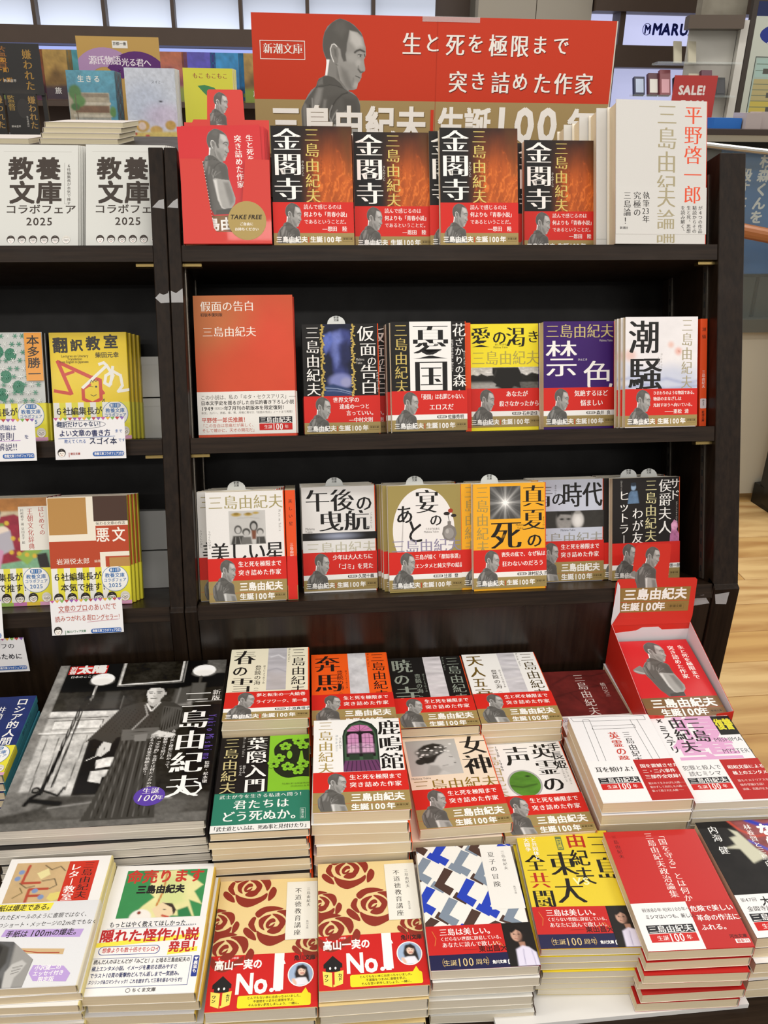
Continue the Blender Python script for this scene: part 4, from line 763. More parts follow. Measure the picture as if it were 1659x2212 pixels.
# magazine ----------------------------------------------------
a = Art(221, 292)
mag = [('n', .015, .3, 4),
 ('p', [(0,0),(221,0),(221,60),(0,60)], 22, 3), ('p', [(86,0),(164,0),(164,46),(86,46)], 38, 2), ('l', [(86,0),(86,48),(164,44),(164,0)], 2.2, 205, 1), ('l', [(84,0),(84,51),(168,47),(168,0)], 1, 120, 1), ('n', .05, .35, 8), ('p', [(196,0),(221,0),(221,30),(196,30)], 92, 2), ('n', .6, .2, 9),
 ('p', [(0,60),(221,60),(221,96),(0,96)], 46, 3), ('n', .2, .3, 2),
 ('p', [(0,98),(100,100),(100,292),(0,292)], 182, 2), ('p', [(0,0),(12,0),(12,292),(0,292)], 130, 3), ('p', [(12,98),(80,100),(80,108),(12,106)], 205, 1), ('l', [(12,110),(84,112)], 1.2, 70, 1), ('p', [(20,116),(80,116),(78,132),(20,132)], 208, 1), ('l', [(20,116),(80,116),(78,132),(20,132),(20,116)], 1.2, 90, 1), ('l', [(8,138),(84,138)], 1.6, 225, 1), ('l', [(8,142),(84,142)], 1, 80, 1), ('l', [(20,148),(24,240)], 1.2, 95, 1), ('l', [(34,148),(36,236)], 1.2, 95, 1), ('l', [(66,146),(62,236)], 1.2, 95, 1), ('p', [(70,150),(110,150),(112,246),(70,246)], 28, 2), ('l', [(68,148),(112,148)], 1.8, 170, 1),
 ('p', [(86,190),(98,186),(108,186),(108,200),(88,204)], 215, 1.5), ('p', [(84,208),(106,206),(106,216),(98,218),(98,228),(84,224)], 220, 1.5),
 ('p', [(150,90),(221,86),(221,292),(140,292)], 40, 4), ('p', [(150,88),(184,86),(184,96),(150,98)], 130, 2), ('l', [(150,92),(221,88)], 1, 190, 1), ('p', [(186,96),(221,96),(221,240),(186,240)], 30, 3),
 ('p', [(0,238),(60,244),(221,250),(221,292),(0,292)], 70, 6), ('p', [(0,236),(50,236),(40,262),(0,272)], 112, 6), ('n', .06, .5, 5), ('p', [(46,262),(90,254),(160,252),(200,262),(190,282),(110,280),(60,276)], 88, 5), ('l', [(50,262),(100,256),(180,256)], 1.6, 160, 3, .6), ('p', [(0,282),(221,278),(221,292),(0,292)], 96, 3), ('n', .25, .35, 6),
 ('l', [(57,48),(57,70),(52,88)], 3, 120, 1), ('l', [(57,48),(56,66)], 1, 235, 1), ('l', [(52,70),(46,100),(42,150),(40,200),(36,240)], 4.5, 26, 1), ('l', [(52,80),(49,90)], 8, 40, 2), ('l', [(46,100),(40,170)], 1, 150, .8), ('l', [(50,100),(48,170),(46,230)], 2.2, 34, 1), ('l', [(36,238),(28,246),(24,256)], 5, 20, 3), ('l', [(40,236),(56,244),(60,232)], 3, 24, 2), ('l', [(30,250),(60,256)], 7, 18, 4), ('e', 30, 234, 5, 5, 24, 2), ('e', 30, 234, 2.6, 2.6, 120, 1),
 ('e', 62, 34, 15, 12.5, 238, 1.2), ('e', 62, 39, 13, 7, 205, 6, .5), ('e', 193, 23, 15, 12.5, 240, 1.2), ('e', 193, 29, 13, 7, 205, 6, .5), ('l', [(190,36),(189,60),(186,90)], 3.5, 70, 1.5), ('p', [(180,50),(198,50),(196,86),(180,86)], 84, 4), ('n', .5, .02, 3), ('p', [(160,62),(180,56),(178,92),(158,94)], 78, 5), ('l', [(166,60),(164,90)], 2, 150, 3, .5),
 ('l', [(96,72),(96,96)], 2, 90, 1), ('p', [(72,62),(90,62),(90,96),(72,96)], 74, 6, .8),
 # kimono figure
 ('p', [(96,98),(104,92),(120,86),(140,84),(160,88),(172,98),(176,112),(174,140),(160,150),(150,142),(152,156),(150,166),(162,250),(166,284),(88,284),(96,250),(104,200),(108,150),(102,152),(98,164),(76,152),(66,158),(80,130)], 62, 1.5),
 ('p', [(150,96),(172,100),(176,116),(172,140),(156,148),(150,130)], 84, 3), ('n', .004, .0, 3)]
for i in range(9): mag.append(('l', [(152+i*2.7, 98+i), (150+i*3, 146-i*2)], .8, 38, .8))
for i in range(12): mag.append(('l', [(112+i*3.2, 158), (98+i*5.6, 280)], 1.0, 34 if i % 2 else 96, .9))
for i in range(10): mag.append(('l', [(100+i*5, 96+i*1.2), (80+i*6, 140+i*1.5)], .6, 44, .8))
mag += [('p', [(106,138),(150,136),(152,156),(108,158)], 96, 1.2), ('l', [(106,144),(151,142)], .7, 50, .6), ('l', [(107,150),(151,148)], .7, 50, .6), ('p', [(122,148),(138,147),(138,160),(124,160)], 120, 1), ('l', [(126,92),(132,112),(118,138)], 2, 150, 1), ('l', [(144,88),(136,104)], 2, 210, 1), ('l', [(128,90),(135,104)], 2.4, 215, 1),
 ('p', [(127,80),(130,92),(137,96),(143,88),(144,78)], 178, 1), ('p', [(124,60),(128,54),(142,54),(147,62),(146,76),(142,84),(134,88),(128,82),(125,72)], 212, 1), ('p', [(136,58),(147,60),(146,76),(142,84),(136,87)], 160, 4, .7), ('p', [(123,64),(122,56),(128,50),(138,49),(147,53),(149,62),(147,68),(145,60),(138,57),(128,58),(125,62)], 16, .8), ('l', [(126,66),(132,65)], 1.3, 30, .7), ('l', [(137,65),(143,66)], 1.3, 30, .7), ('e', 129.5, 68.5, 2, .9, 30, .6), ('e', 140, 68.8, 2, .9, 30, .6), ('l', [(134,68),(133,74),(136,75)], .8, 120, .6), ('l', [(131,79),(138,79)], 1.1, 70, .6), ('e', 148, 70, 1.6, 3, 170, 1),
 ('p', [(150,142),(160,146),(168,148),(172,152),(164,156),(152,154),(142,150)], 205, 1), ('l', [(144,150),(160,152)], .6, 90, .5), ('l', [(144,152),(158,155)], .6, 90, .5), ('p', [(88,158),(98,162),(98,174),(90,184),(84,182),(84,170)], 200, 1), ('l', [(92,166),(90,180)], .6, 100, .5), ('l', [(74,190),(92,178)], 1, 215, .8)]
mag.append(('f', lambda P, C: np.clip((C-.012)*1.25, 0, 1)))
a.g('illustration'); a.K(0, 0, 221, 292, 150, 196, mag, win=(0,0,221,292), base='242424')
a.g('magazine_name'); a.R(14, 3, 64, 21, 'c9211c'); a.V('別冊', 15, 3.4, 8.6, WHITE, 'x'); a.T('太陽', 25, 1.5, 18.5, WHITE, 'X', sx=1.02); a.T('日本のこころ', 19, 24, 5.4, WHITE, 'm'); a.T('320', 56, 24, 5.4, WHITE, 'm')
a.g('title'); a.V('三島由紀夫', 171, 66, 38, 'fbfaf6', 'M', sx=1.02, sy=1.0, gap=.5); a.L([(184,238),(190,247),(198,252),(206,251),(211,244),(209,236),(203,233)], 2.4, 'fbfaf6'); a.V('新版', 208, 66, 11, WHITE, 'm', sy=1.05)
a.g('lettering'); a.V('Yukio Mishima', 207, 116, 12, '6b4fb0', 'm', sy=.56)
for i, s in enumerate(['永遠の美と理想に向かって、', '己を駆動させ続けた', 'その「文学的」生涯とは何だったのか。', '恐るべき作家の軌跡を追う。']): a.V(s, 166-i*8, 142+i*3, 5.4, WHITE, 'm', sy=1.0)
a.V('監修・松本徹', 211, 200, 6, WHITE, 'm')
a.g('anniversary_mark'); a.E(156, 252, 17, 14.5, '5c3fa6', 36); a.T('生誕', 147, 239, 9.5, WHITE, 'm'); a.T('100', 143, 249, 11, WHITE, 'm', shear=.25); a.T('年', 164, 251, 7.5, WHITE, 'm')
TT['mag'] = Title('mag', 221, 292, 11, '242222', '2a2626', cb='d8d4ce', art=a, page=M_MPAGE, gloss=True)
# blue book at the left edge ---------------------------------
a = A105(149); a.g('background'); a.K(0, 0, 105, 149, 30, 40, [('n', .05, .3, 3), ('l', [(40,10),(60,24),(50,40)], 2, '5a6cb0', 4, .6)], base='1c2c66')
a.g('title'); a.V('ロシア的人間', 83, 4, 15, WHITE, 'b', sy=1.02); a.V('井筒俊彦', 63, 20, 11, WHITE, 'm', sy=1.2); a.T('【新版】', 68, 97, 6, WHITE, 'm')
def fairband(txt=True):
    b = Art(105.6, 52); b.bc = 'e6dc3e'; b.g('colour_field')
    for i in range(5): b.R(1+i*16.6, 0, 9+i*16.6, 52, 'eeece6')
    for i, c in enumerate(('d9a0bf','d98a4a','9cc060','c87ab0','e0c040','d9a0bf')): b.R(i*17.6, 47, i*17.6+17.6, 52, c)
    b.g('lettering'); b.T('６社編集長が', 2.5, 6, 11.5, INK, 'b', gap=-.2, jit=.06, sx=.95); b.T('本気で推す！', 12, 21, 11.5, INK, 'b', jit=.06, sx=.95)
    b.g('fair_mark'); b.E(84.5, 16.5, 17.5, 17.5, 'f3f1ec', 30); b.EL(84.5, 16.5, 17.5, 17.5, .6, '2f6cab'); b.RR(77, 1.6, 92.5, 8, 3, '2f6cab'); b.T('第11回', 78, 2.2, 5, WHITE, 'b', sx=.78); b.T('教養文庫', 84.5, 8.6, 6.6, '2f6cab', 'b', al='c'); b.T('コラボフェア', 84.5, 15.6, 5.6, '2f6cab', 'b', al='c', sx=.9); b.T('2025', 84.5, 22.4, 6.4, '2f6cab', 'b', al='c')
    b.g('drawn_faces'); editors(b, 9, 42, 17.6, 5.6); return b
def editors(A, x, y, dx, r, n=6, ink='2c2622', skin='f3ece2'):
    for i in range(n):
        cx = x+i*dx; A.E(cx, y-r*.2, r*1.12, r*1.2, ink if i != 5 else 'd8d4cc', 18); A.E(cx, y, r*.9, r, skin, 18); A.P([(cx-r*.9,y-r*.3),(cx-r*.5,y-r*.95),(cx+r*.5,y-r*.95),(cx+r*.9,y-r*.3),(cx+r*.4,y-r*.55),(cx-r*.3,y-r*.5)], ink if i != 5 else 'cfcac0')
        for s in (-1, 1):
            if i in (1,2,3,4,5): A.EL(cx+s*r*.38, y, r*.27, r*.24, r*.09, ink, 10)
            else: A.E(cx+s*r*.36, y, r*.1, r*.13, ink, 6)
        A.L([(cx-r*.25,y+r*.5),(cx,y+r*.58),(cx+r*.25,y+r*.5)], r*.1, 'a8483a'); A.L([(cx,y+r*.05),(cx,y+r*.28)], r*.08, ink)
FAIR = fairband()
s = Art(11, 149); s.g('spine_title'); s.V('ロシア的人間', 2.4, 30, 6, '1f4a5c', 'b', gap=1); s.R(0, 97, 11, 149, 'e6dc3e'); s.V('イチオシの本', 3, 108, 5, INK, 'b')
TT['russ'] = Title('russ', 105, 149, 11, '1c2c66', '3f8ea0', cb='2a3a80', art=a, band=FAIR, spine=s, bandy=.5, bandspine='e6dc3e')
# left cabinet -----------------------------------------------
a = A105(149); a.g('illustration'); red, wh = 'cf4636', 'f4f0e6'
a.L([(10,40),(26,84)], 5, red); a.L([(10,40),(58,64)], 5, red); a.L([(18,58),(30,54)], 4, red); a.L([(4,80),(24,84)], 4.5, red); a.L([(42,78),(42,92),(54,98),(66,92),(66,66),(56,62)], 4.5, red); a.L([(42,78),(52,72)], 3.5, red); a.L([(66,78),(70,84),(66,86)], 3, red)
a.L([(42,76),(76,46),(72,42),(66,44)], 4, wh); a.L([(76,46),(84,60),(78,74),(72,70),(74,60),(84,54),(94,60),(96,74),(90,82),(104,80)], 4, wh); a.L([(84,48),(80,72)], 4, wh); a.E(60, 75, 1.6, 1.4, INK, 10); a.L([(50,74),(56,75)], .6, INK); a.L([(52,86),(56,88),(60,86)], .7, INK); a.L([(52,70),(54,66),(56,69),(58,65),(60,68),(63,65)], .7, INK); a.L([(46,104),(52,98),(56,103),(62,98)], 2.5, INK); a.L([(66,98),(70,92),(70,100),(66,102)], .8, INK)
a.g('title'); a.T('翻', 4, 6, 21, '2b2622', 'x', sx=1, sy=1.05); a.T('訳', 28, 9, 17, '2b2622', 'x'); a.T('教', 49, 5, 20, '2b2622', 'x', sx=.98); a.T('室', 73, 3, 20, '2b2622', 'x'); a.T('柴田元幸', 61, 27, 8.4, '2b2622', 'b', sx=.96); a.T('Lectures on Literary', 15, 30, 4.2, '6b5a12', 'b', sx=.82); a.T('Translation', 23, 34, 4.2, '6b5a12', 'b', sx=.82); a.T('from English to Japanese', 12, 38, 4.2, '6b5a12', 'b', sx=.76)
TT['honyaku'] = Title('honyaku', 105, 149, 14, 'efcf26', 'efcf26', cb='e9e4d4', art=a, band=FAIR, bandy=.5, gloss=True, bandspine='e6dc3e')
a = A105(149); a.g('illustration'); a.R(0, 0, 105, 96, 'c6c8c4'); g = '2f7a5c'
for cx, cy in ((8,30),(20,20),(20,60),(45,26),(38,44),(62,30),(54,60),(30,80),(70,74),(10,86),(48,84)): a.E(cx, cy, 8, 9, g, 12)
for j in range(9):
    for i in range(11):
        cx, cy = 5+i*9.2+(j % 2)*4.6, 5+j*11
        if cx > 84 and cy < 66 or cx > 101: continue
        for t in range(3): u = pi*t/3; a.L([(cx-3.4*math.cos(u), cy-3.4*math.sin(u)),(cx+3.4*math.cos(u), cy+3.4*math.sin(u))], .9, '3c8a6c' if (i+j) % 3 else 'dfe1dc')
a.g('title'); a.R(82, 1, 104.8, 66, 'e79a35'); a.V('本多勝一', 84.4, 4, 17.5, '241d18', 'b', sy=.86)
TT['honda'] = Title('honda', 105, 149, 13, 'c6c8c4', '2a2624', cb='2a2624', art=a, band=FAIR, bandy=.5, gloss=True, bandspine='e6dc3e')
a = A105(149); a.g('illustration'); a.R(0, 0, 105, 97, 'efe6d4'); a.R(1, 1, 51, 51, 'b98b4e'); a.R(60, 0, 105, 34, '4a342a'); a.P([(0,60),(62,60),(62,40),(105,40),(105,97),(0,97)], 'b8482a'); a.P([(66,76),(105,76),(105,82),(73,82),(73,97),(66,97)], 'efe6d4'); a.R(78, 84, 105, 97, 'b98b4e')
a.g('title'); a.T('悪文', 62, 42, 21, 'f6efe2', 'b', gap=3, sx=.86); a.T('伝わる文章の作法', 62.5, 34.4, 4.9, INK, 'g', gap=0); a.g('author_name'); a.T('岩淵悦太郎', 8, 83, 8.8, 'f6efe2', 'g'); a.T('編著', 58, 86, 4.4, 'f0d9c4', 'g')
TT['akubun'] = Title('akubun', 105, 149, 10, 'b8482a', 'c9b73c', cb='2a3a80', art=a, band=FAIR, bandy=.5, bandspine='e6dc3e')
a = A105(149); a.g('illustration'); a.K(0, 0, 105, 97, 70, 64, [('p', [(0,0),(105,0),(105,18),(0,18)], 'b77a3c', 4), ('p', [(0,60),(105,55),(105,97),(0,97)], '7fae8a', 4), ('p', [(36,26),(60,22),(96,40),(100,66),(80,84),(40,90),(30,60)], '93283a', 3), ('n', .2, .25, 3), ('e', 34, 20, 9, 11, '241d1c', 2), ('e', 36, 24, 6, 8, 'eedfce', 2), ('p', [(26,34),(46,34),(50,58),(24,60)], '7da24a', 3), ('e', 44, 46, 9, 8, 'ead8c6', 3), ('p', [(34,50),(54,44),(58,70),(40,78),(30,66)], 'b4afb8', 3), ('p', [(24,62),(44,72),(38,97),(12,97)], 'cf94b4', 3), ('p', [(60,80),(90,60),(96,70),(74,92)], '8fb04e', 3), ('p', [(86,78),(100,76),(104,97),(90,97)], '2a2624', 2)]+[('e', 50+(i*17 % 44), 34+(i*23 % 48), 3, 3, 'd8b23c', 2) for i in range(9)], base='c9b89a')
a.g('title'); a.R(66, 12, 104, 72, 'e8e4da'); a.V('王朝文化辞典', 77, 14, 8, 'b0332c', 'm', sy=1.2); a.V('川村裕子 著 早川圭子 絵', 68.6, 15, 4.2, INK, 'm'); a.V('はじめての', 92, 12, 8, 'b0332c', 'm')
TT['ocho'] = Title('ocho', 105, 149, 12, 'b9a88a', '93283a', cb='e9e4d4', art=a, band=FAIR, bandy=.5, gloss=True, bandspine='e6dc3e')
a = Art(148, 208); a.g('lettering'); k = '3a3029'
a.L([(12,14),(136,14)], .3, '8a847c'); a.T('教養', 20, 24, 47, k, 'x', gap=4, sx=.98); a.T('文庫', 22, 72, 47, k, 'x', gap=2, sx=1.0); a.T('コラボフェア', 15, 119, 22, k, 'b', sx=.98, sy=.9); a.T('2025', 78, 144, 18, k, 'b', al='c'); a.V('6社編集長が本気で推す', 127, 38, 7.5, k, 'g'); a.L([(123,36),(123,118),(130,118)], .3, k); a.g('drawn_faces'); editors(a, 26, 190, 20, 6.6, ink=k, skin='eeebe6')
TT['kyoyo'] = Title('kyoyo', 148, 208, 2.2, 'd2d2cc', 'd2d2cc', art=a, page=M_WPAGE)
a = Art(130, 188); a.g('title'); a.V('三島由紀夫論', 57, 2.5, 31, 'a79d7e', 'm', sy=1.0, sx=.96); a.g('author_name'); a.V('平野啓一郎', 96, 5, 29, 'e0512e', 'm', sy=.9, sx=.92)
b = Art(130.6, 62); b.bc = 'd3d1cc'; b.g('lettering'); b.V('郎', 96, -3.6, 29, 'e0512e', 'm', sy=.9, sx=.92); b.V('夫論', 58, -1, 29, 'a79d7e', 'm', sy=1.0, sx=.96)
b.V('執筆', 38, 6, 10.4, INK, 'm'); b.T('23', 37.5, 27, 9.4, INK, 'm', sx=.85); b.V('年', 38, 37, 10.4, INK, 'm'); b.V('究極の', 25, 6, 11, INK, 'm'); b.V('三島論！', 11, 6, 11, INK, 'm')
 
for i, s in enumerate(['が4つの作品', '精読からその', '生と死、思想', 'を読み解く、']): b.V(s, 118-i*8.4, 24,  6.4, INK, 'm', sy=.96)
b.T('新潮社', 6, 52, 4, INK, 'm'); 
TT['hirano'] = Title('hirano', 130, 188, 31, 'd2d0cb', 'd2452c', cb='e9e0cc', art=a, band=b, hard=True, bandy=13, page=M_PAGE, bandspine='d3d1cc')
# front row ---------------------------------------------------
a = kawade(); a.g('illustration'); a.K(8, 6, 62, 56, 60, 50, [('n', .1, .12, 3), ('l', [(14,4),(12,26),(30,26)], 3, 'b04a34', 1), ('l', [(22,50),(22,34),(40,34)], 3, 'b04a34', 1), ('l', [(22,42),(34,42)], 3, 'b04a34', 1), ('l', [(30,4),(38,10),(46,6),(52,12)], 1, '4a4030', 1), ('p', [(24,14),(34,8),(38,16),(30,22)], 'e0d49a', 1), ('l', [(32,24),(44,22),(48,30),(42,34)], 1, '4a4030', 1), ('p', [(44,40),(54,38),(56,46),(48,50),(42,46)], 'dccb72', 1), ('e', 8, 12, 3, 3, '7d92b8', 1), ('e', 6, 20, 3, 3, '7d92b8', 1), ('e', 28, 36, 3, 3, '7d92b8', 1), ('e', 36, 44, 3, 3, '7d92b8', 1), ('l', [(8,44),(16,38),(12,32)], 1, '6a5a30', 1), ('l', [(10,26),(18,32),(26,30)], 1, '5a4a30', 1)], win=(0,0,54,50), base='c9ab7e')
a.g('title'); a.R(62, 6, 92, 56, 'c7321f'); a.V('三島由紀夫', 77, 7, 12, INK, 'm', sy=.78); a.V('レター教室', 64, 9, 12, WHITE, 'k', sy=.78)
b = Art(105.6, 92); b.bc = 'dcdcdd'; b.g('lettering'); b.P([(0,1),(60,1),(58,10),(0,9)], 'efe04a'); b.T('手紙は爆走である。', 1, 1.5, 7.8, INK, 'b', sx=.86, shear=.15); b.T('募集されたEメールのように書類ではなく、', -3, 13, 6.2, INK, 'g', sx=.84, shear=.15); b.T('毎日打つショート・メッセージの2m走でもなく、', -2, 22, 6.2, INK, 'g', sx=.82, shear=.15)
b.P([(22,30),(97,33),(95,42),(20,38)], 'b79bd2'); b.T('手紙は 100mの爆走。', 24, 31.5, 8, INK, 'b', sx=.86, shear=.15)
b.P([(35,51),(84,54),(84,60),(33,56)], 'c9ab7e'); b.L([(40,53),(60,57),(80,58)], 1, 'a8482e'); b.P([(60,70),(88,72),(96,80),(94,88),(64,86),(58,78)], 'b79bd2'); b.T('小沢健二の', 62, 70, 5.6, WHITE, 'b', sx=.86); b.T('エッセイ付き', 62, 76, 5.4, WHITE, 'b', sx=.86); b.T('限定版', 68, 82, 5.4, WHITE, 'b', sx=.9)
b.g('portrait'); oc = [(0,44),(10,42),(36,44),(58,64),(56,92),(0,92)]
b.K(0, 42, 58, 92, 72, 62, [('n', .08, .4, 3), ('p', [(36,0),(58,20),(58,50),(40,50),(38,20)], 150, 4), ('p', [(0,6),(20,2),(32,8),(34,24),(28,38),(18,50),(0,50)], 60, 3), ('p', [(0,14),(10,12),(20,14),(24,24),(21,34),(14,42),(6,44),(0,42)], 176, 2), ('p', [(14,14),(22,16),(24,26),(20,36),(14,40)], 120, 5, .8), ('p', [(0,4),(18,2),(26,8),(26,18),(20,14),(8,12),(0,14)], 36, 2), ('l', [(4,19),(10,18)], 1.5, 34, 1), ('l', [(14,19),(20,20)], 1.5, 34, 1), ('e', 8, 22, 2.2, 1.1, 30, 1), ('e', 17, 22.6, 2, 1.1, 30, 1), ('l', [(12,22),(11,30),(14,31)], 1, 110, 1), ('l', [(8,36),(16,36)], 1.5, 90, 1), ('p', [(0,40),(8,44),(14,50),(0,50)], 190, 2), ('p', [(36,34),(40,26),(48,22),(53,26),(50,34),(46,40),(46,50),(38,50)], 188, 2), ('l', [(42,30),(50,28)], .8, 110, .8), ('l', [(42,33),(49,31)], .8, 110, .8), ('l', [(42,36),(48,34)], .8, 110, .8), ('p', [(16,44),(34,40),(38,50),(14,50)], 70, 3)], win=(0,0,58,50), mask=[(0,4),(10,0),(34,2),(58,22),(56,50),(0,50)], base='5a5a5a')
TT['letter'] = Title('letter', 105, 149, 10, 'ebe8e4', 'd8c98a', art=a, band=b, bandy=.3, bandspine='d8d0b8')
a = kawade(); a.g('illustration'); a.K(13, 7, 97, 66, 80, 58, [('p', [(30,2),(52,0),(70,10),(82,20),(74,28),(84,44),(70,38),(78,58),(54,56),(30,60),(14,58),(24,44),(34,34),(26,26)], 'e2dc9e', 2), ('n', .08, .08, 3), ('p', [(40,10),(60,6),(66,40),(40,52)], 'b9cf82', 10, .5), ('l', [(42,0),(42,26),(38,44)], 2, 'c07a3a', 1), ('e', 24, 58, 11, 10, 'ece6de', 2), ('p', [(34,48),(44,40),(56,44),(58,54),(50,60),(40,58)], 'e7cfa8', 1.5), ('p', [(44,41),(54,42),(59,50),(57,56),(54,47)], '3a2f26', 1), ('e', 47, 49, 1.4, .6, '3a2f26', .8), ('e', 22, 52, 2, 2, '8a3a28', 1), ('l', [(46,56),(52,58)], 2.4, 'c0503a', 1), ('p', [(60,50),(70,46),(76,58),(62,58)], '2f7a48', 2), ('p', [(16,2),(26,2),(22,12)], '2f7a48', 2)], win=(0,0,84,58), base='3a8a50')
a.g('title'); a.T('命売ります', 14, 6, 17.5, 'c23a30', 'x', sx=.92, sy=1.02); a.g('author_name'); a.T('三島由紀夫', 27, 26, 11, INK, 'X', sx=.9)
b = Art(105.6, 82); b.bc = 'ebe9e6'; b.g('lettering'); red2 = 'b8262a'
b.T('もっとはやく教えてほしかった……', 9, 3, 7.2, '26262e', 'b', sx=.75, jit=.05); b.L([(8,11.5),(92,10)], .35, '3a4a8a'); b.P([(2,27),(100,19),(100,24),(2,32)], 'efe04a'); b.T('隠れた怪作小説', 3, 12, 15, red2, 'x', sx=.92, jit=.04); b.P([(72,36),(100,34),(100,39),(72,42)], 'efe04a'); b.T('発見！', 72, 27, 12.5, red2, 'x', sx=.85, jit=.05)
b.RR(5.5, 31, 64, 40.5, 4.5, '2f3f8a'); b.RR(6.1, 31.6, 63.4, 39.9, 4.2, 'ebe9e6'); b.T('想像よりも数十倍オモシロイ', 9, 32.2, 6, red2, 'b', sx=.70, jit=.04)
b.BX(2, 44, 96, 74, .4, '3a4a8a')
for i, s in enumerate(['読んだ人のほとんどが『みごと！』と唸る三島由紀夫の', '極上エンタメ小説。イメージを裏切る読みやすさ', 'でラスト10頁の衝撃的どんでん返しまで一気読み。', 'スリリング&ロマンティック！これを読まずして三島を語るべからず!!']): b.T(s, 4, 45+i*7.1, 5.2 if i < 3 else 4.6, '1f2a5e' if i != 0 else '26262e', 'b', sx=.70 if i < 3 else .6, jit=.05)
b.RR(98, 44, 103.5, 66, 1, '2a3a8a'); b.V('▼裏面も', 98.6, 45, 4.3, WHITE, 'b'); b.T('ちくま文庫', 46, 75.5, 4.4, '55524e', 'b'); b.EL(42.5, 77.8, 2, 2, .4, '55524e', 14)
TT['inochi'] = Title('inochi', 105, 149, 13, 'ece9e6', 'd3b14a', art=a, band=b, bandy=.3, bandspine='cfae52')
def rose(a, cx, cy, s, c='8c2f22', bg='e6cd92'):
    pet = [[(-1,-.1),(-.8,-.55),(-.62,-.5),(-.7,-.1),(-.55,.35),(-.75,.3)], [(-.72,-.75),(-.35,-1.1),(.2,-1.15),(.7,-.95),(.2,-.85),(-.2,-.75),(-.55,-.45)], [(.3,-.85),(.8,-.9),(1.15,-.7),(1.25,-.2),(1.05,.2),(.9,-.2),(.62,-.62)], [(-.6,.25),(-.3,.45),(.25,.62),(.75,.5),(1.1,.25),(1.05,.65),(.6,1.0),(.1,1.2),(-.3,1.02),(-.52,.7)], [(1.15,.2),(1.35,-.15),(1.55,.1),(1.45,.55),(1.15,.85),(1.1,.6)], [(-1.15,.05),(-.95,.1),(-.65,.45),(-.55,.85),(-.95,.65),(-1.2,.3)],
      [(-.5,-.35),(-.2,-.6),(.1,-.65),(-.15,-.35),(-.28,0),(-.2,.3),(-.45,.1)], [(.1,-.7),(.5,-.6),(.8,-.2),(.6,.3),(.5,-.1),(.35,-.4)], [(-.1,.35),(.15,.1),(.4,.05),(.55,-.2),(.6,.3),(.35,.5),(.1,.5)], [(-.15,-.15),(.05,-.4),(.25,-.4),(.3,-.2),(.1,-.15),(-.02,.05),(.12,.0),(.28,-.12),(.2,.1),(-.02,.2),(-.15,.1)]]
    for p in pet:
        mx_, my_ = sum(x for x, y in p)/len(p), sum(y for x, y in p)/len(p); q = [(cx+(mx_+(x-mx_)*.95)*s*1.04, cy+(my_+(y-my_)*.93)*s*.98) for x, y in p]
        q = [(min(max(x, .2), 104.7), min(max(y, .2), a.H-.2)) for x, y in q]
        if max(x for x, y in q)-min(x for x, y in q) > .5 and max(y for x, y in q)-min(y for x, y in q) > .5:
            n = len(q); sm = []
            for i in range(n):
                p0, p1, p2, p3 = (np.array(q[(i+k-1) % n]) for k in range(4))
                for t in (0, .34, .67): sm.append(tuple(.5*((2*p1)+(-p0+p2)*t+(2*p0-5*p1+4*p2-p3)*t*t+(-p0+3*p1-3*p2+p3)*t**3)))
            sm = [(min(max(x, .2), 104.8), min(max(y, .2), a.H-.2)) for x, y in sm]; a.P(sm, c)
a = kawade(); a.g('illustration')
for cx, cy, s in ((29,12,20),(55,58,21),(-1,53,16),(10,86,20),(98,82,15)): rose(a, cx, cy, s)
a.g('title'); a.R(72, 5, 104.6, 76, 'e9e6dc'); a.V('不道徳教育講座', 80.5, 13, 7.4, '3a3430', 'm', gap=1.15); a.V('三島由紀夫', 93, 13, 4.2, '3a3430', 'm', gap=.8); a.V('角川文庫', 93, 54, 2.6, '6a6460', 'm')
b = Art(105.6, 58); b.bc = 'c91f1c'; b.g('lettering'); b.T('タレント、小説家', 7, 1.6, 2.6, 'f0d0ca', 'b'); b.T('高山一実の', 4.5, 4.6, 12, WHITE, 'x', sx=.78, sy=.95); b.T('No', 26, 18, 25, WHITE, 'x', sx=.80); b.E(61.5, 39, 2.2, 2.2, WHITE, 12); b.T('1', 54.5, -4, 46, WHITE, 'X', sx=.95, sy=.98); b.P([(64.5,13),(71,4),(74,12)], WHITE)
b.T('角川文庫', 82, 3, 6.2, INK, 'x', sx=.85); b.RR(30, 43.5, 99, 56, 2, 'f2dc28'); b.P([(90,44),(94,38),(97,44)], 'f2dc28')
for i, s in enumerate(['とんでもない本に出会っちゃいました。', '不道徳をつまみに道徳を学ぶ、', 'そんな言い訳をしましょう、一緒に。']): b.T(s, 65, 44.6+i*3.6, 2.9, '2a2410', 'b', al='c')
b.g('portrait'); b.E(89, 24, 12.6, 13, WHITE, 30); b.K(77, 11.5, 101, 36.5, 26, 26, [('p', [(8,4),(14,2),(18,5),(20,14),(21,22),(16,20),(8,20),(6,12)], '2a2220', 2), ('e', 13, 9, 3.6, 4.8, 'e8c8b4', 1), ('p', [(4,18),(10,16),(17,16),(21,24),(3,24)], 'e6e6ee', 1.5), ('p', [(9,3),(13,3),(17,6),(16,8),(12,6),(9,8)], '2a2220', .8), ('l', [(12,11.6),(15,11.6)], .7, 'b05048', .6), ('e', 11.6, 9, .6, .5, '2a2220', .4), ('e', 14.8, 9, .6, .5, '2a2220', .4), ('l', [(5,18),(7,22)], 3, 'e0bca8', 1)], win=(0,0,24,25), mask=[(12+11.6*math.cos(t), 12.5+12*math.sin(t)) for t in np.linspace(0, 2*pi, 32)[:-1]], base='9fb4d0')
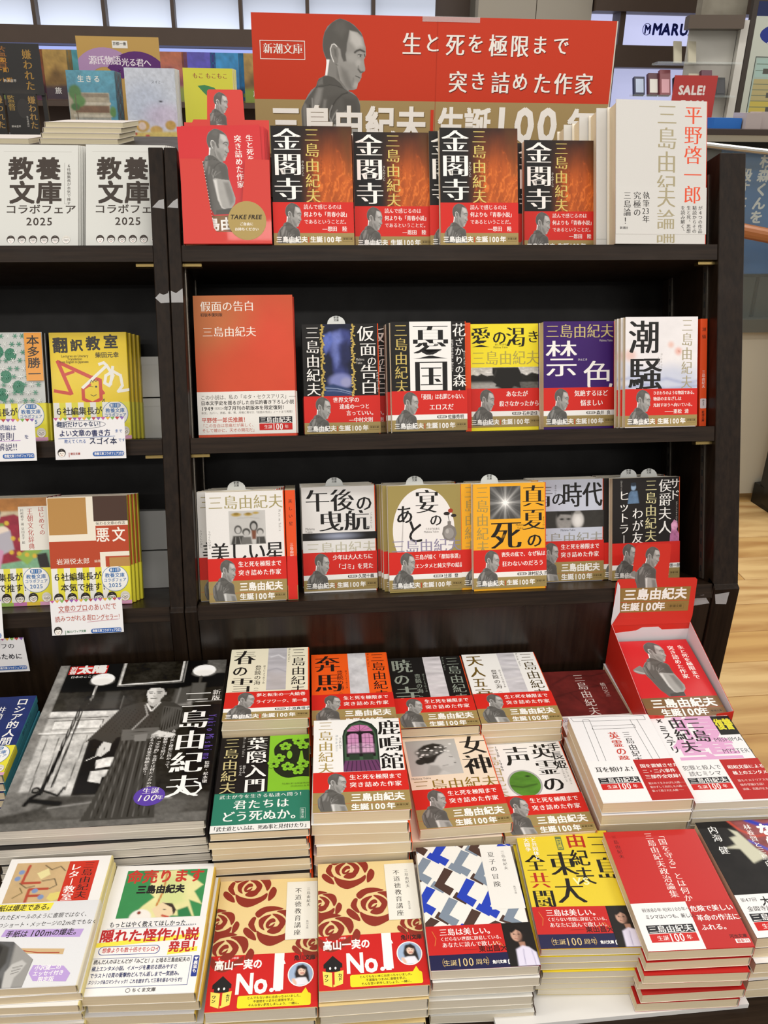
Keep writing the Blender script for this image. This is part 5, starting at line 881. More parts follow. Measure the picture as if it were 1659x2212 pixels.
b.g('card_mark'); b.P([(4,38),(13,40),(13,55),(5,52)], 'f0dc60'); b.P([(14,40),(24,38),(23,52),(14,55)], 'f0dc60'); b.P([(5,31),(14,22),(23,31),(23,35),(5,35)], '1c1a1a'); b.RR(7, 32, 21, 39, 1.5, '1c1a1a'); b.E(11.3, 35.4, 1, 1.4, WHITE, 8); b.E(16.4, 35.4, 1, 1.4, WHITE, 8); b.V('ワン', 5.6, 41.5, 4, INK, 'x'); b.T('1', 11.2, 38, 15, 'c91f1c', 'x', sx=.7); b.V('カド', 18.6, 41, 4, INK, 'x')
TT['fudo'] = Title('fudo', 105, 149, 15.5, 'e6cd92', 'e6cd92', art=a, band=b, bandy=.3, bandspine='c91f1c', page=M_WPAGE)
a = kawade(); a.g('illustration')
zk = 2.; cz = ['4a342c', '2440b4', '7d8a99']
for q in range(-1, 7):
    for r in range(-1, 4):
        cx, cy = -6+q*21.5, -8+r*38+(q*15 % 38); c = cz[(q+r*2) % 3]; c2 = cz[(q+r+1) % 3]
        for pts, cc in (([(cx+10,cy-13),(cx+17,cy-9),(cx+8,cy+4),(cx+15.5,cy+9.5),(cx+11,cy+16),(cx-1,cy+5.5)], c), ([(cx+13,cy+18),(cx+17,cy+12.5),(cx+27,cy+20),(cx+23,cy+25.5)], c2)):
            pts = [(cx+(x-cx)*1.24, cy+(y-cy)*1.24) for x, y in pts]; zk += .1; a.k = zk
            if min(y for x, y in pts) < 103.5: a.P([(x, min(y, 103.5)) for x, y in pts], cc)
a.k = 14
a.g('title'); a.R(70, 3, 104.6, 84, 'e8e5de'); a.V('夏子の冒険', 77, 10, 7.6, '2e2a28', 'm', gap=2.2); a.V('三島由紀夫', 92, 9, 4.4, '3a3430', 'm', gap=1); a.V('角川文庫', 97, 56, 2.6, '6a6460', 'm')
def higashide(A, y0=0):
    A.g('colour_field'); A.R(0, 0, 76, 32, 'c3211d'); A.R(0, 33, 105.6, 48, '1b1b44'); A.R(76, 0, 105.6, 33, '14110f'); A.R(0, 32.2, 76, 33, '1b1b44')
    A.g('lettering'); A.T('三島は美しい。', 13, 3, 8.6, WHITE, 'k', sx=.92); A.T('くだらない世間に辟易している、', 13, 12.6, 5, WHITE, 'm', sx=.84); A.T('あなたに読んで欲しい。', 14, 18.6, 6, WHITE, 'm', sx=.92); A.L([(34,27.6),(48,27.4)], .3, '6a1410'); A.T('東出昌大', 49, 23.6, 7.4, '240c0a', 'b', sx=.96); A.L([(6,6),(9,14),(7,22)], .6, 'd6803a'); A.L([(62,24),(70,20),(74,26)], .6, 'd6803a')
    A.T('（', 5, 35.5, 10, 'b9944e', 't'); A.T('生誕', 13, 37.6, 6.6, 'd9bf86', 'm'); A.T('100', 26, 35.4, 10.4, 'd9bf86', 'm', sx=.78); A.T('周年', 44, 37.6, 6.6, 'd9bf86', 'm'); A.T('）', 54, 35.5, 10, 'b9944e', 't'); A.T('角川文庫', 60, 40, 4, WHITE, 'x', sx=.85); A.P([(75,41),(78,37.6),(81,41),(81,45),(75,45)], WHITE); A.P([(76,41.4),(78,39),(80,41.4),(80,44.2),(76,44.2)], '1b1b44')
    A.g('portrait'); A.K(76.4, .2, 105.4, 47.8, 34, 54, [('p', [(8,6),(14,2),(20,5),(22,14),(18,22),(12,24),(8,16)], '1c1613', 3), ('e', 12, 14, 5.2, 7, 'c79c86', 1.5), ('p', [(14,8),(18,14),(16,22),(13,20)], '6b4a3c', 3, .7), ('p', [(6,8),(12,4),(20,8),(19,12),(13,8),(8,12)], '15100e', 1), ('p', [(13,22),(19,22),(19,28),(14,29)], 'a87c66', 1.5), ('p', [(9,30),(16,26),(22,28),(28,34),(29,48),(8,48)], 'dad4e6', 2), ('l', [(16,30),(15,46)], .8, 'a39cb8', 1), ('l', [(24,32),(25,48)], .8, 'b0a9c4', 1), ('e', 10, 13, 1, .6, '241a16', .6), ('e', 14.6, 13.4, 1, .6, '241a16', .6), ('l', [(10,18),(13,18.4)], .8, '8a4a40', .6), ('l', [(12,13),(11.4,16)], .6, '9a7060', .6)], win=(0,0,29,48), base='171310'); return A
b = Art(105.6, 48); b.bc = 'c3211d'; higashide(b)
TT['natsuko'] = Title('natsuko', 105, 149, 12, 'e9e7e0', '3c2c28', cb='e9e7e0', art=a, band=b, bandy=.3, page=M_WPAGE)
a = kawade(); a.g('title'); a.V('三島', 77, 4, 31, '16120f', 'M', sx=1.02, sy=1.05); a.V('由', 54, 2, 23, 'b4281c', 'k'); a.V('紀夫', 54, 26, 21, '16120f', 'k', sy=1.15); a.V('東大', 28, 28, 32, '16120f', 'M', sy=1.1, sx=1.0); a.T('vs', 50, 58, 17, 'f6efb8', 'g'); a.V('全', 3, 32, 23, '16120f', 'M', sy=1.05); a.V('共', 4, 56, 22, 'b4281c', 'M'); a.V('闘', 3, 78, 24, '16120f', 'M')
a.V('美と共同体と', 15, 3, 6.4, WHITE, 'k', sy=.98); a.V('東大闘争', 7, 3, 6.4, WHITE, 'k'); a.R(43, 8, 50, 27, '6b7a48'); a.V('【討論】', 43.6, 9, 5.6, 'e3cf3a', 'k', sy=.85)
b = Art(105.6, 48); b.bc = 'c3211d'; higashide(b)
TT['todai'] = Title('todai', 105, 149, 9.5, 'e3c932', 'b4281c', cb='e3c932', art=a, band=b, bandy=.3, page=M_WPAGE, gloss=True)
a = kawade(); a.g('title'); a.V('「国を守る」とは何か', 57, 3, 9.2, 'f6e6e0', 'm', gap=0); a.V('三島由紀夫政治論集', 44, 3, 9.6, 'f6e6e0', 'm', gap=0); a.g('author_name'); a.V('三島由紀夫', 7, 5, 5.8, '5c1210', 'm', gap=.8)
b = Art(105.6, 54); b.bc = 'b9201d'; b.g('colour_field'); b.R(0, 0, 57, 54, 'eceae8'); b.g('lettering'); b.T('戦後80年·昭和100年へ', 9, 6, 5, '3a3a3c', 'g', sx=.92); b.T('ミシマはいつも、新しい。', 10, 13.6, 5.4, '2a2a2c', 'b', sx=.84); b.T('危険で美しい', 58.5, 5, 7.8, WHITE, 'k', sx=.95); b.T('革命の作法に、', 61, 16, 7.8, WHITE, 'k', sx=.93); b.T('ふれる。', 61, 27, 7.4, WHITE, 'k'); b.T('河出文庫', 85, 39.5, 4.4, '3a0f0d', 'b'); b.R(89, 45, 103, 49.5, WHITE); b.T('最新刊', 90, 45.2, 4.1, 'b9201d', 'b'); b.g('anniversary_mark'); anniversary(b, 7, 26, 47)
TT['kuni'] = Title('kuni', 105, 149, 12.3, 'c02420', 'c02420', cb='c02420', art=a, band=b, bandy=.3, gloss=True)
a = kawade(); a.g('illustration'); a.K(0, 0, 105, 99, 70, 66, [('p', [(40,0),(105,0),(105,60),(70,70),(52,40)], '8a4a4a', 8), ('n', .1, .6, 3), ('l', [(38,0),(46,14),(60,24),(90,20)], 3, 'c04a3a', 3), ('l', [(60,0),(76,10),(100,8)], 6, '2f3fb0', 5), ('l', [(50,30),(66,44),(104,50)], 3, '4a5ac0', 4), ('l', [(70,56),(90,50),(105,60)], 2, 'c8684a', 3), ('p', [(30,24),(38,22),(34,12),(42,16),(52,40),(60,52),(40,60),(34,40),(18,38),(32,34)], 'c9c7b0', 3), ('p', [(46,60),(70,72),(105,80),(105,99),(62,99)], '1c1a1a', 3), ('l', [(62,88),(74,94),(86,92)], 4, '4f7fc0', 3)], base='191716')
a.g('title'); a.V('焼亡', 86, 3, 17, WHITE, 'x'); a.V('ならぬ', 66, 6, 18, WHITE, 'X', sy=1.0); a.V('内海 健', 10, 6, 11, WHITE, 'm', sy=1.05); a.V('林養賢と三島由紀夫', 52, 6, 8.5, WHITE, 'm')
b = Art(105.6, 50); b.bc = 'eceae8'; b.g('lettering'); b.T('第47回', 4, 4, 5, '2a2a2c', 'm'); b.T('大佛次郎賞', 24, 3, 12, INK, 'b', sx=.9); b.T('金閣寺放火', 6, 14, 6.6, '2a2a2c', 'm'); b.g('anniversary_mark'); anniversary(b, 5, 23, 48)
TT['utsumi'] = Title('utsumi', 105, 149, 14, '191716', '2f3fb0', cb='e6e4e0', art=a, band=b, bandy=.3, bandspine='eceae8')
# ---------------------------------------------------------------- standing books (x centre, front plane t, yaw deg, copies behind)
ORD = ['first','second','third','fourth','fifth','sixth','seventh','eighth','ninth','tenth','eleventh','twelfth','thirteenth','fourteenth','fifteenth']
def row(key, x, t, yaw, behind, label, s, bl, group, dx=0., jit=.0018, tmax=1.33, seq=None):
    T = TT[key]; y = math.radians(yaw)
    T.place(M_lean(x, s+.0004, t+T.T, y), label, group); tt = t+T.T+.0006; cx = x
    for k in range(behind):
        if tt+T.T > tmax: break
        cx += dx; o = seq[k] if seq and k < len(seq) else rnd.uniform(-jit, jit)
        T.place(M_lean(cx+o, s+.0004, tt+T.T, y*.6+rnd.uniform(-.006,.006)), '%s copy behind the front one, %s' % (ORD[k], bl), group, prints=k < 1 or abs(o) > .004); tt += T.T+.0006
S1, S2, S3 = .239, -.010, -.2345
g1 = 'black paperbacks with a flame picture on the top shelf'
row('kin', .0310, 1.160, 0, 6, 'black flame-picture paperback standing next to the red leaflet box', S1, 'of the flame-picture books next to the leaflet box', g1)
row('kin', .1395, 1.180, 0, 6, 'black flame-picture paperback, second from the red leaflet box', S1, 'of the second stack of flame-picture books', g1)
row('kin', .2524, 1.160, 0, 6, 'black flame-picture paperback, third from the red leaflet box', S1, 'of the third stack of flame-picture books', g1, seq=[-.012,-.011,-.003])
row('kin', .3786, 1.205, 0, 4, 'black flame-picture paperback nearest to the thick white book', S1, 'of the flame-picture stack nearest the thick white book', g1, seq=[-.007,-.006])
g = 'thick white hardcover books at the right end of the top shelf'
T = TT['hirano']; T.place(M_lean(.5020, S1+.0004, 1.115+T.T+.04, .03), 'thick white hardcover with red and gold title, right end of the top shelf', g, 'hardcover_book')
for k, (x, d) in enumerate(((.487, .0), (.474, .0), (.462, 0))):
    T.place(M_lean(x, S1+.0004, 1.187+T.T+k*.033, .02), '%s white hardcover behind the thick front one, fore edge showing' % ORD[k], g, 'hardcover_book', prints=False)
T = TT['kamen_big']; T.place(M_lean(-.0665, S2+.0004, 1.192+T.T, math.radians(-1.3)), 'large orange-red hardcover with a white paper band, left end of the middle shelf', None, 'hardcover_book')
T.place(M_lean(-.0645, S2+.0004, 1.210+T.T, math.radians(-1)), 'orange-red hardcover behind the large front one on the middle shelf', None, 'hardcover_book', prints=False)
row('kamen', .0640, 1.196, -1.3, 5, 'black paperback with a blue statue between gold borders, middle shelf', S2, 'of the blue-statue books', 'blue-statue paperbacks on the middle shelf', seq=[0,.001])
row('kamen', .0815, 1.222, 0, 2, 'black paperback mostly hidden between the statue book and the huge-title book', S2, 'of the half-hidden black books', 'half-hidden black paperbacks', seq=[.004,.005])
row('yukoku', .1835, 1.180, 1.2, 5, 'black and white paperback with a huge black two-character title, middle shelf', S2, 'of the huge-title black and white books', 'huge-title paperbacks on the middle shelf', seq=[-.004,-.005])
T = TT['ai']; T.place(M_lean(.2462, S2+.0004, 1.250, -pi/2), 'orange spine-out paperback between the huge-title book and the yellow one', None, prints=True)
row('ai', .2985, 1.215, 1.0, 6, 'yellow paperback with a black silhouette head over water, middle shelf', S2, 'of the yellow silhouette books', 'yellow silhouette paperbacks', seq=[.001,.002])
row('kinjiki', .4010, 1.195, 1.8, 4, 'purple paperback with a big white two-character title, middle shelf', S2, 'of the purple books', 'purple paperbacks', seq=[-.001,-.001])
row('shiosai', .5040, 1.153, 2.0, 9, 'white paperback with brushed black title and pale sea, middle shelf', S2, 'of the white brushed-title books', 'white brushed-title paperbacks', dx=.0004, seq=[-.003,-.005,.002,.004,-.002,.003])
t_ = Title('shio_sp', 105, 151, 11, 'e4501d', 'e4501d', cb='e4501d', spine=spine_art(11, '潮騒', 0, band=False), bandy=0)
t_.place(M_lean(.5838, S2+.0004, 1.2325, -pi/2), 'orange spine-out paperback against the right upright of the middle shelf')
T = TT['utsuku']; gg = 'white paperbacks with small drawn people'
T.place(M_lean(-.0730, S3+.0004, 1.166+T.T, .01), 'white paperback with four small drawn people, left end of the bottom shelf', gg)
T.place(M_lean(-.0860, S3+.0004, 1.181+T.T, .01), 'white paperback peeking out left behind the four-people book', gg)
for k in range(4): T.place(M_lean(-.082+.003*k, S3+.0004, 1.196+T.T*(k+1)+.001*k, .0), '%s copy further behind the four-people book on the bottom shelf' % ORD[k], gg, prints=False)
T.place(M_lean(-.0052, S3+.0004, 1.2190, -pi/2), 'orange spine-out paperback with red and gold band, right of the four-people book', gg)
row('gogo', .0555, 1.210, 2.0, 8, 'white paperback with heavy black title and black stripe, bottom shelf', S3, 'of the black-stripe books', 'black-stripe paperbacks', seq=[0,.001,.002])
row('utage', .1755, 1.185, 1.0, 5, 'gold and white paperback with a flower vase, bottom shelf', S3, 'of the flower-vase books', 'flower-vase paperbacks', seq=[-.006,-.008,-.012])
row('manatsu', .2935, 1.173, 1.4, 4, 'yellow-orange paperback with a black sunburst square, bottom shelf', S3, 'of the sunburst books', 'sunburst paperbacks', seq=[-.014,-.015,.001])
row('ao', .3925, 1.215, 0, 6, 'pale blue paperback with a light bulb picture, partly behind the sunburst one', S3, 'of the light-bulb books', 'light-bulb paperbacks', seq=[.001,.002])
row('koshaku', .5055, 1.205, 3.0, 5, 'black paperback with two small tinted figures, right end of the bottom shelf', S3, 'of the black two-figure books', 'two-figure paperbacks', seq=[-.009,-.016,-.012], jit=.003)
# clear round-headed divider cards between the copies
M_DIV = flat_mat('clear_divider', 'cfd2d0', .2, 0, spec=.8)
def divider(x, s, t, label):
    e = empty('divider_card', M_lean(x, s, t), label, 'divider', 'clear index dividers sticking up behind the paperbacks')
    bm = bmesh.new(); pts = [(-.035,.001),(.035,.001),(.035,.150),(.0125,.1525)]+[(.0125*math.cos(a), .1535+.0105*math.sin(a)) for a in np.linspace(0, pi, 9)]+[(-.0125,.1525),(-.035,.150)]
    f = bm.faces.new([bm.verts.new((a, b, 0)) for a, b in pts]); r = bmesh.ops.extrude_face_region(bm, geom=[f]); bmesh.ops.translate(bm, verts=[v for v in r['geom'] if isinstance(v, bmesh.types.BMVert)], vec=(0,0,.0005)); bmesh.ops.recalc_face_normals(bm, faces=bm.faces)
    bm_obj('card', bm, M_DIV, e); A = Art(40, 164); A.T('新潮', 20, .5, 3.6, '4a4a48', 'b', al='c'); A.T('文庫', 20, 4.2, 3.6, '4a4a48', 'b', al='c')
    for n, me in A.meshes(): me.materials.append(M_PRINT); link('lettering', me, e).location = (0, 0, .0006)
for x, s, t, l in ((.0592,S2,1.2092,'divider tab above the blue-statue book'),(.0505,S3,1.2203,'divider tab above the black-stripe book'),(-.0855,S3,1.1953,'divider tab above the four-people book'),(.163,S3,1.1978,'divider tab above the flower-vase book'),(.268,S3,1.1865,'divider tab above the left part of the sunburst book'),(.484,S3,1.2189,'left divider tab above the two-figure book'),(.515,S3,1.2189,'right divider tab above the two-figure book')): divider(x, s, t, 'clear round-headed '+l)
# left unit
gk = 'white booklets on the top left shelf'
T = TT['kyoyo']
def place_left(key, x, s, t, yaw, label, group, n, name='paperback_book', step=None, dx=0):
    T = TT[key]; T.place(M_lean(x, s+.0004, t+T.T, yaw), label, group, name)
    for k in range(n): T.place(M_lean(x+dx*(k+1), s+.0004, t+(step or T.T+.0006)*(k+1)+T.T, yaw*.7), '%s one behind the front copy, %s' % (ORD[k], label.split(' cut by')[0].split(',')[0]), group, name, prints=False)
MT = {}
def booklet(x, t, label, n, sc=.70):
    for k in range(n):
        xx = x+.0022*k; tt = t+.0045*k
        o = TT['kyoyo'].place(M_lean(xx, S1+.0004, tt+.0022, .0), label if k == 0 else '%s white booklet behind the front one,%s' % (ORD[k-1], label.split(',')[1]), gk, 'booklet', prints=k == 0)
        o.matrix_basis = M_lean(xx, S1+.0004, tt+.0022) @ Matrix.Rotation(math.radians(-13+.8*k), 4, 'X') @ Matrix.Diagonal((sc, sc, 1, 1))
booklet(-.3290, 1.185, 'white booklet with big dark title and drawn faces, nearer the left photo edge', 7)
booklet(-.2150, 1.182, 'white booklet with big dark title and drawn faces, beside the upright', 6)
for k, (x, l) in enumerate(((-.2865,'yellow'),)): pass
place_left('honyaku', -.2850, S2, 1.245, 0, 'yellow paperback with red and white ribbon shapes, left shelf unit', 'yellow ribbon-shape paperbacks', 3, dx=.003)
place_left('honda', -.3965, S2, 1.235, 0, 'grey and green patterned paperback cut by the left photo edge', 'green patterned paperbacks', 3, dx=.002)
place_left('akubun', -.2850, S3, 1.186, 0, 'red, tan and brown block-coloured paperback, left shelf unit', 'block-coloured paperbacks', 3, dx=.003)
place_left('ocho', -.3930, S3, 1.200, 0, 'picture-scroll paperback with a court lady, cut by the left photo edge', 'court lady paperbacks', 3, dx=.002)
M_WBOX = flat_mat('white_carton', 'cfceca', .5)
for i, (s0, s1) in enumerate(((S2,.0495),(.0503,.110),(S3,-.1775),(-.1765,-.117))):
    M = ML @ Matrix.Translation((-.2270, s0+.0006, -1.30)); e = empty('carton', M, 'plain white carton behind the yellow-banded books, %s of the %s shelf' % (('lower','upper')[i % 2], ('middle','bottom')[i//2]), 'box', 'white cartons filling the back of the left shelves')
    h = s1-s0-.0012; bm_obj('body', box_bm(-.045, 0, -.03, .045, h-.004, 0), M_WBOX, e, bevel=.001, seg=1); bm_obj('lid', box_bm(-.0455, h-.0118, -.0305, .0455, h, .0005), M_WBOX, e, bevel=.0008, seg=1)
# hand-written shelf cards
def shelf_card(M, W, H, build, label):
    e = empty('shelf_card', M, label, 'card', 'hand-written cards on the left shelf unit')
    A = Art(W, H); n = 15; zz = []
    for i in range(n): zz += [(i*W/n, 0), ((i+.5)*W/n, 2.6)]
    bm = bmesh.new(); pts = [(0,H)]+[(W,H)]+[(W,0)]+[((n-i-.5)*W/n if j == 0 else (n-i-1)*W/n, 2.2 if j == 0 else 0) for i in range(n) for j in (0,1)]
    f = bm.faces.new([bm.verts.new(((x-W/2)/1000, (H-y)/1000, 0)) for x, y in pts]); r = bmesh.ops.extrude_face_region(bm, geom=[f]); bmesh.ops.translate(bm, verts=[v for v in r['geom'] if isinstance(v, bmesh.types.BMVert)], vec=(0,0,.0005)); bmesh.ops.recalc_face_normals(bm, faces=bm.faces)
    bm_obj('card_sheet', bm, flat_mat('card_stock', 'eae8e8', .55), e)
    A.g('bunting'); cs = ['c05a9a','e0b040','7fae50','b8484a','8a62b0']
    for i in range(n): A.P([(i*W/n, .15 if i else .2), ((i+1)*W/n, .15), ((i+.5)*W/n, 4.0)], cs[i % 5])
    build(A); A.k += 1
    for nme, me in A.meshes(): me.materials.append(M_PRINT); link(nme, me, e).location = (0, 0, .0006)
def foot(A, W, H, pub, c):
    A.g('fair_mark'); A.RR(W-42, H-9.5, W-2, H-3.5, 3, '2f5fa8'); A.T('教養文庫コラボフェア2025', W-40, H-8.8, 4.2, WHITE, 'b', sx=.72)
    if pub: A.g('lettering'); A.R(17, H-9, 17.5, H-3, c); A.T(pub, 19, H-9, 3.4, c, 'b', sx=.9)
def c1(A):
    A.g('handwriting'); A.T('翻訳だけじゃない！', 4, 5, 7.6, '2a3a5e', 'b', sx=.86, jit=.1); A.EL(34, 9.4, 31, 5.2, .35, '2a3a5e'); A.T('よい文章の書き方', 6, 16, 9, '1f2a5e', 'b', sx=.90, jit=.1); A.T('まで', 76, 16, 5, '2f5fa8', 'g', jit=.1); A.L([(5,27),(76,25)], .5, '2f5fa8'); A.T('教えてくれる', 12, 28, 5.4, '2f5fa8', 'g', sx=.85, jit=.1); A.T('スゴイ本', 43, 26, 9.6, '1f2a4e', 'b', sx=.92, jit=.08); A.T('です', 80, 28, 4.4, '2f5fa8', 'g', jit=.1); A.g('drawn_faces'); editors(A, 8, 46, 1, 4.5, n=1); foot(A, 89, 54, '朝日文庫', 'a83a2a')
def c2(A):
    A.g('handwriting'); A.T('文章のプロ', 10, 7, 9.4, 'b8482e', 'g', sx=.8, jit=.1); A.T('のあいだで', 48, 7, 9.4, 'b8482e', 'g', sx=.78, jit=.1); A.L([(10,17),(48,16)], .5, 'c87a8a'); A.T('読みつがれる', 5, 21, 8.4, 'b8482e', 'g', sx=.80, jit=.1); A.T('超ロングセラー！', 46, 21, 8.4, 'b8482e', 'g', sx=.68, jit=.1); A.L([(46,31),(86,29)], .5, 'c87a8a'); A.g('drawn_faces'); editors(A, 8, 42, 1, 4.8, n=1); foot(A, 92, 50, '角川ソフィア文庫', '3f7a50')
def c3(A):
    A.g('handwriting'); A.T('ーの続編は', 30, 7, 7.6, '2f3f7a', 'g', sx=.95, jit=.1); A.T('大原則', 30, 17, 11, '2f2f5e', 'g', jit=.1); A.T('を', 75, 20, 6, '2f3f7a', 'g'); A.T('徹底解説!!', 22, 31, 10, '2f2f5e', 'g', sx=.95, jit=.1); A.L([(28,28.6),(70,27.6)], .6, 'c08ad0'); foot(A, 89, 54, '', '000000')
def c4(A):
    A.g('handwriting'); A.T('そのフの', 40, 8, 9, '2a2a30', 'g', jit=.1); A.T('知るために', 38, 24, 9.6, '2a2a30', 'b', sx=.94, jit=.1); foot(A, 89, 54, '', '000000')
Mc = lambda x, s, rot=0, t=1.1455: ML @ Matrix.Translation((x, s, -t)) @ Matrix.Rotation(rot, 4, 'Z')
shelf_card(Mc(-.2665, -.0335, -.0), 89, 54, c1, 'white card with blue and black handwriting and coloured bunting, below the yellow ribbon-shape book')
shelf_card(Mc(-.3790, -.0338, .0), 89, 54, c3, 'white card with handwriting and wavy purple underline, cut by the left photo edge')
shelf_card(Mc(-.2830, -.2640, .01), 92, 47, c2, 'white card with red-brown handwriting under the block-coloured book')
shelf_card(Mc(-.4350, -.2655, .0), 89, 52, c4, 'white card at the left photo edge below the court lady book, only its corner showing')
shelf_card(M_up(-.4120, .9900, Z(-.697), 0, 0), 89, 54, c4, 'white card with black handwriting hanging lowest, above the blue book stack')

# ---------------------------------------------------------------- lying stacks: x, y centre, top z, yaw, base z
def stack(key, x, y, ztop, yaw, desc, base=TZ, jit=.0022, edges=(), nprint=1, low=0., name='paperback_book', cat='book'):
    T = TT[key]; zt = Z(ztop); n = max(1, int((zt-base)/(T.T+.0002))); d = (zt-base)/n
    grp = desc+' stack'
    for i in range(n):
        top = i == n-1; k = n-1-i
        dx, dy, dr = (0, 0, 0) if top else (rnd.uniform(-jit, jit), rnd.uniform(-jit, jit), rnd.uniform(-.016, .016))
        if k in edges: dy -= .004
        if not top: dx += low
        lab = 'top copy of the %s stack' % desc if top else '%s from the top in the %s stack' % (ORD[k], desc)
        M = M_flat(x+dx, y+dy, base+d*i+.0002, math.radians(yaw)+dr) @ Matrix.Translation((0, -T.H/2, 0))
        T.place(M, lab, grp, name, prints=k < nprint, cat=cat, band=top or k in edges)
stack('haru', -.047, .911, -.677, -1.3, 'cream book with swirling silver strip')
stack('honba', .061, .915, -.693, -1.0, 'orange book with cloudy white strip')
stack('akatsuki', .167, .915, -.706, -.8, 'black book with pale cloudy strip')
stack('tennin', .2735, .915, -.7065, -.7, 'white book with gold title and grey strip')
stack('hashi', .3915, .915, -.742, -.8, 'dark red book with white vertical name')
stack('hagakure', -.0510, .7535, -.696, -1.0, 'black and green book with sword-guard flowers', nprint=1)
stack('rokumei', .059, .757, -.681, -2.0, 'white book with pink arched window')
stack('megami', .1725, .768, -.7225, .8, 'cream book with flower-crowned woman', low=-.007)
stack('eirei', .2705, .7625, -.7375, -.3, low=.002, desc= 'white book with green oval picture')
stack('eirei_k', .382, .766, -.703, -1.7, 'white book with outline gate drawing', jit=.004)
stack('misuteri', .4910, .765, -.712, -1.7, 'white and pink book with black corner label')
stack('letter', -.264, .616, -.726, -2.1, 'white book with illuminated letters and red title panel', jit=.004)
stack('inochi', -.158, .612, -.741, -3.0, 'white book with green leaf painting', jit=.0035)
stack('fudo', -.048, .6025, -.763, -2.1, 'rose-patterned book left-hand')
stack('fudo', .058, .604, -.750, -1.5, 'rose-patterned book right-hand')
stack('natsuko', .165, .606, -.739, -2.2, 'blue, brown and grey zigzag book', jit=.003)
stack('todai', .278, .619, -.742, -4.0, 'yellow book with bold black characters', base=TZ+.0064, jit=.004)
stack('kuni', .374, .599, -.728, -2.3, 'glossy red book with white vertical title', base=TZ+.0064, edges=(2,4,5))
stack('utsumi', .485, .606, -.731, -1.2, 'black book with swirling colours', edges=(2,4))
stack('mag', -.218, .842, -.691, -.9, 'large black-and-white magazine', jit=.003, name='magazine', cat='magazine')
stack('russ', -.4035, .8765, -.708, 0, 'blue book with teal spine', jit=.001)
# carton books under the leaflet box
T = TT['eirei_k']

# ---------------------------------------------------------------- red leaflets and their boxes
def leaflet_art():
    a = Art(105, 148); a.g('colour_field'); a.R(0, 0, 105, 148, 'd0262a'); a.R(0, 112, 105, 148, '7f5d38'); a.R(0, 131, 105, 131.5, 'c03a2a')
    portrait(a, 22, 0, .0335, (0, 2, 104.5, 116), full=True, nx=90); a.g('lettering')
    a.V('生と死を極限まで', 86, 12, 9.5, WHITE, 'k', sy=.9); a.V('突き詰めた作家', 71, 12, 9.5, WHITE, 'k', sy=1.0); a.T('三島由紀夫', 10, 114, 18, WHITE, 'x', sx=.98, sy=.95); a.T('生誕', 18, 132, 13.5, WHITE, 'x'); a.T('100', 44, 132, 14, WHITE, 'x', sx=.95); a.T('年', 68, 132, 13.5, WHITE, 'x'); a.BX(84, 136, 101, 143, .3, '4f3a20'); a.T('新潮文庫', 85, 137, 3.7, '3f2d18', 'b'); return a
TT['leaf'] = Title('leaf', 105, 148, .9, 'd0262a', 'd0262a', cb='d0262a', art=leaflet_art(), page=M_WPAGE, gloss=True)
M_REDCARD = flat_mat('red_card', 'cf2b1c', .45, coat=.15); M_WCARD = flat_mat('white_card_inside', 'dcd9dc', .6)
def sheet(name, pts, th, mat, parent, mat2=None):
    """cut card: outline in x,y (mm), thickness toward -z"""
    bm = bmesh.new(); f = bm.faces.new([bm.verts.new((x/1000, y/1000, 0)) for x, y in pts]); r = bmesh.ops.extrude_face_region(bm, geom=[f]); bmesh.ops.translate(bm, verts=[v for v in r['geom'] if isinstance(v, bmesh.types.BMVert)], vec=(0,0,-th)); bmesh.ops.recalc_face_normals(bm, faces=bm.faces)
    return bm_obj(name, bm, mat, parent)
def header_art(W, H, gold=True):
    a = Art(W, H); portrait(a, W*.5-16-15, -2, .0268, (1, 1, W-2, 66 if gold else 80), full=True, nx=80)
    if gold:
        a.g('gold_panel'); a.R(6, 60, W-8, 98, '94753f'); a.R(6, 82, W-8, 82.5, RED); a.g('lettering'); a.T('三島由紀夫', 13, 61.5, 18.5, WHITE, 'x', sx=.96); a.T('生誕', 13, 83, 13.5, WHITE, 'x', sx=.95); a.T('100', 38.5, 83, 14, WHITE, 'x', sx=.9); a.T('年', 61, 83, 13.5, WHITE, 'x', sx=.95); a.BX(78, 87, 98, 94, .3, '6f5c33'); a.T('新潮文庫', 79.5, 88, 4.2, '5d4c2a', 'b')
    return a
# (1) standing box on the top shelf
e = empty('leaflet_box', M_lean(-.0805, S1+.0006, 1.2145), 'red cardboard leaflet box with round gold sticker, left end of the top shelf', 'box')
W2 = 56.5
front = [(-W2,0),(W2,0),(W2,104),(W2-27,106),(W2-28,106),(17,40),(12,18),(9,14),(-16,14),(-20,17),(-31,100),(-34,106),(-W2,105)]
front = [(-W2,0),(W2,0),(W2,105),(27,106),(25.5,104),(16.5,20),(13,15),(-14,15),(-17.5,20),(-28.5,103),(-31,106),(-W2,106)]
o = sheet('front_panel', front, .0006, M_REDCARD, e); o.location = (0, 0, .0640)
for n_, x in (('side_panel', -W2/1000), ('side_panel', W2/1000-.0006)): bm_obj(n_, box_bm(x, .0006, .0006, x+.0006, .104, .0633), M_REDCARD, e)
bm_obj('bottom_panel', box_bm(-W2/1000, 0, .0002, W2/1000, .0006, .0633), M_REDCARD, e)
sheet('back_card', [(-W2,0),(W2,0),(W2,176),(24,176),(22.5,213),(20,215),(-22,215),(-24.5,213),(-26,176),(-44,176),(-46,172),(-W2,172)], .0006, M_REDCARD, e)
a = Art(100, 215); portrait(a, 24, 1, .0225, (28, 1, 72, 46), full=True, nx=70)
for n_, me in a.meshes(): me.materials.append(M_PRINT); link(n_, me, e).location = (0, 0, .00015)
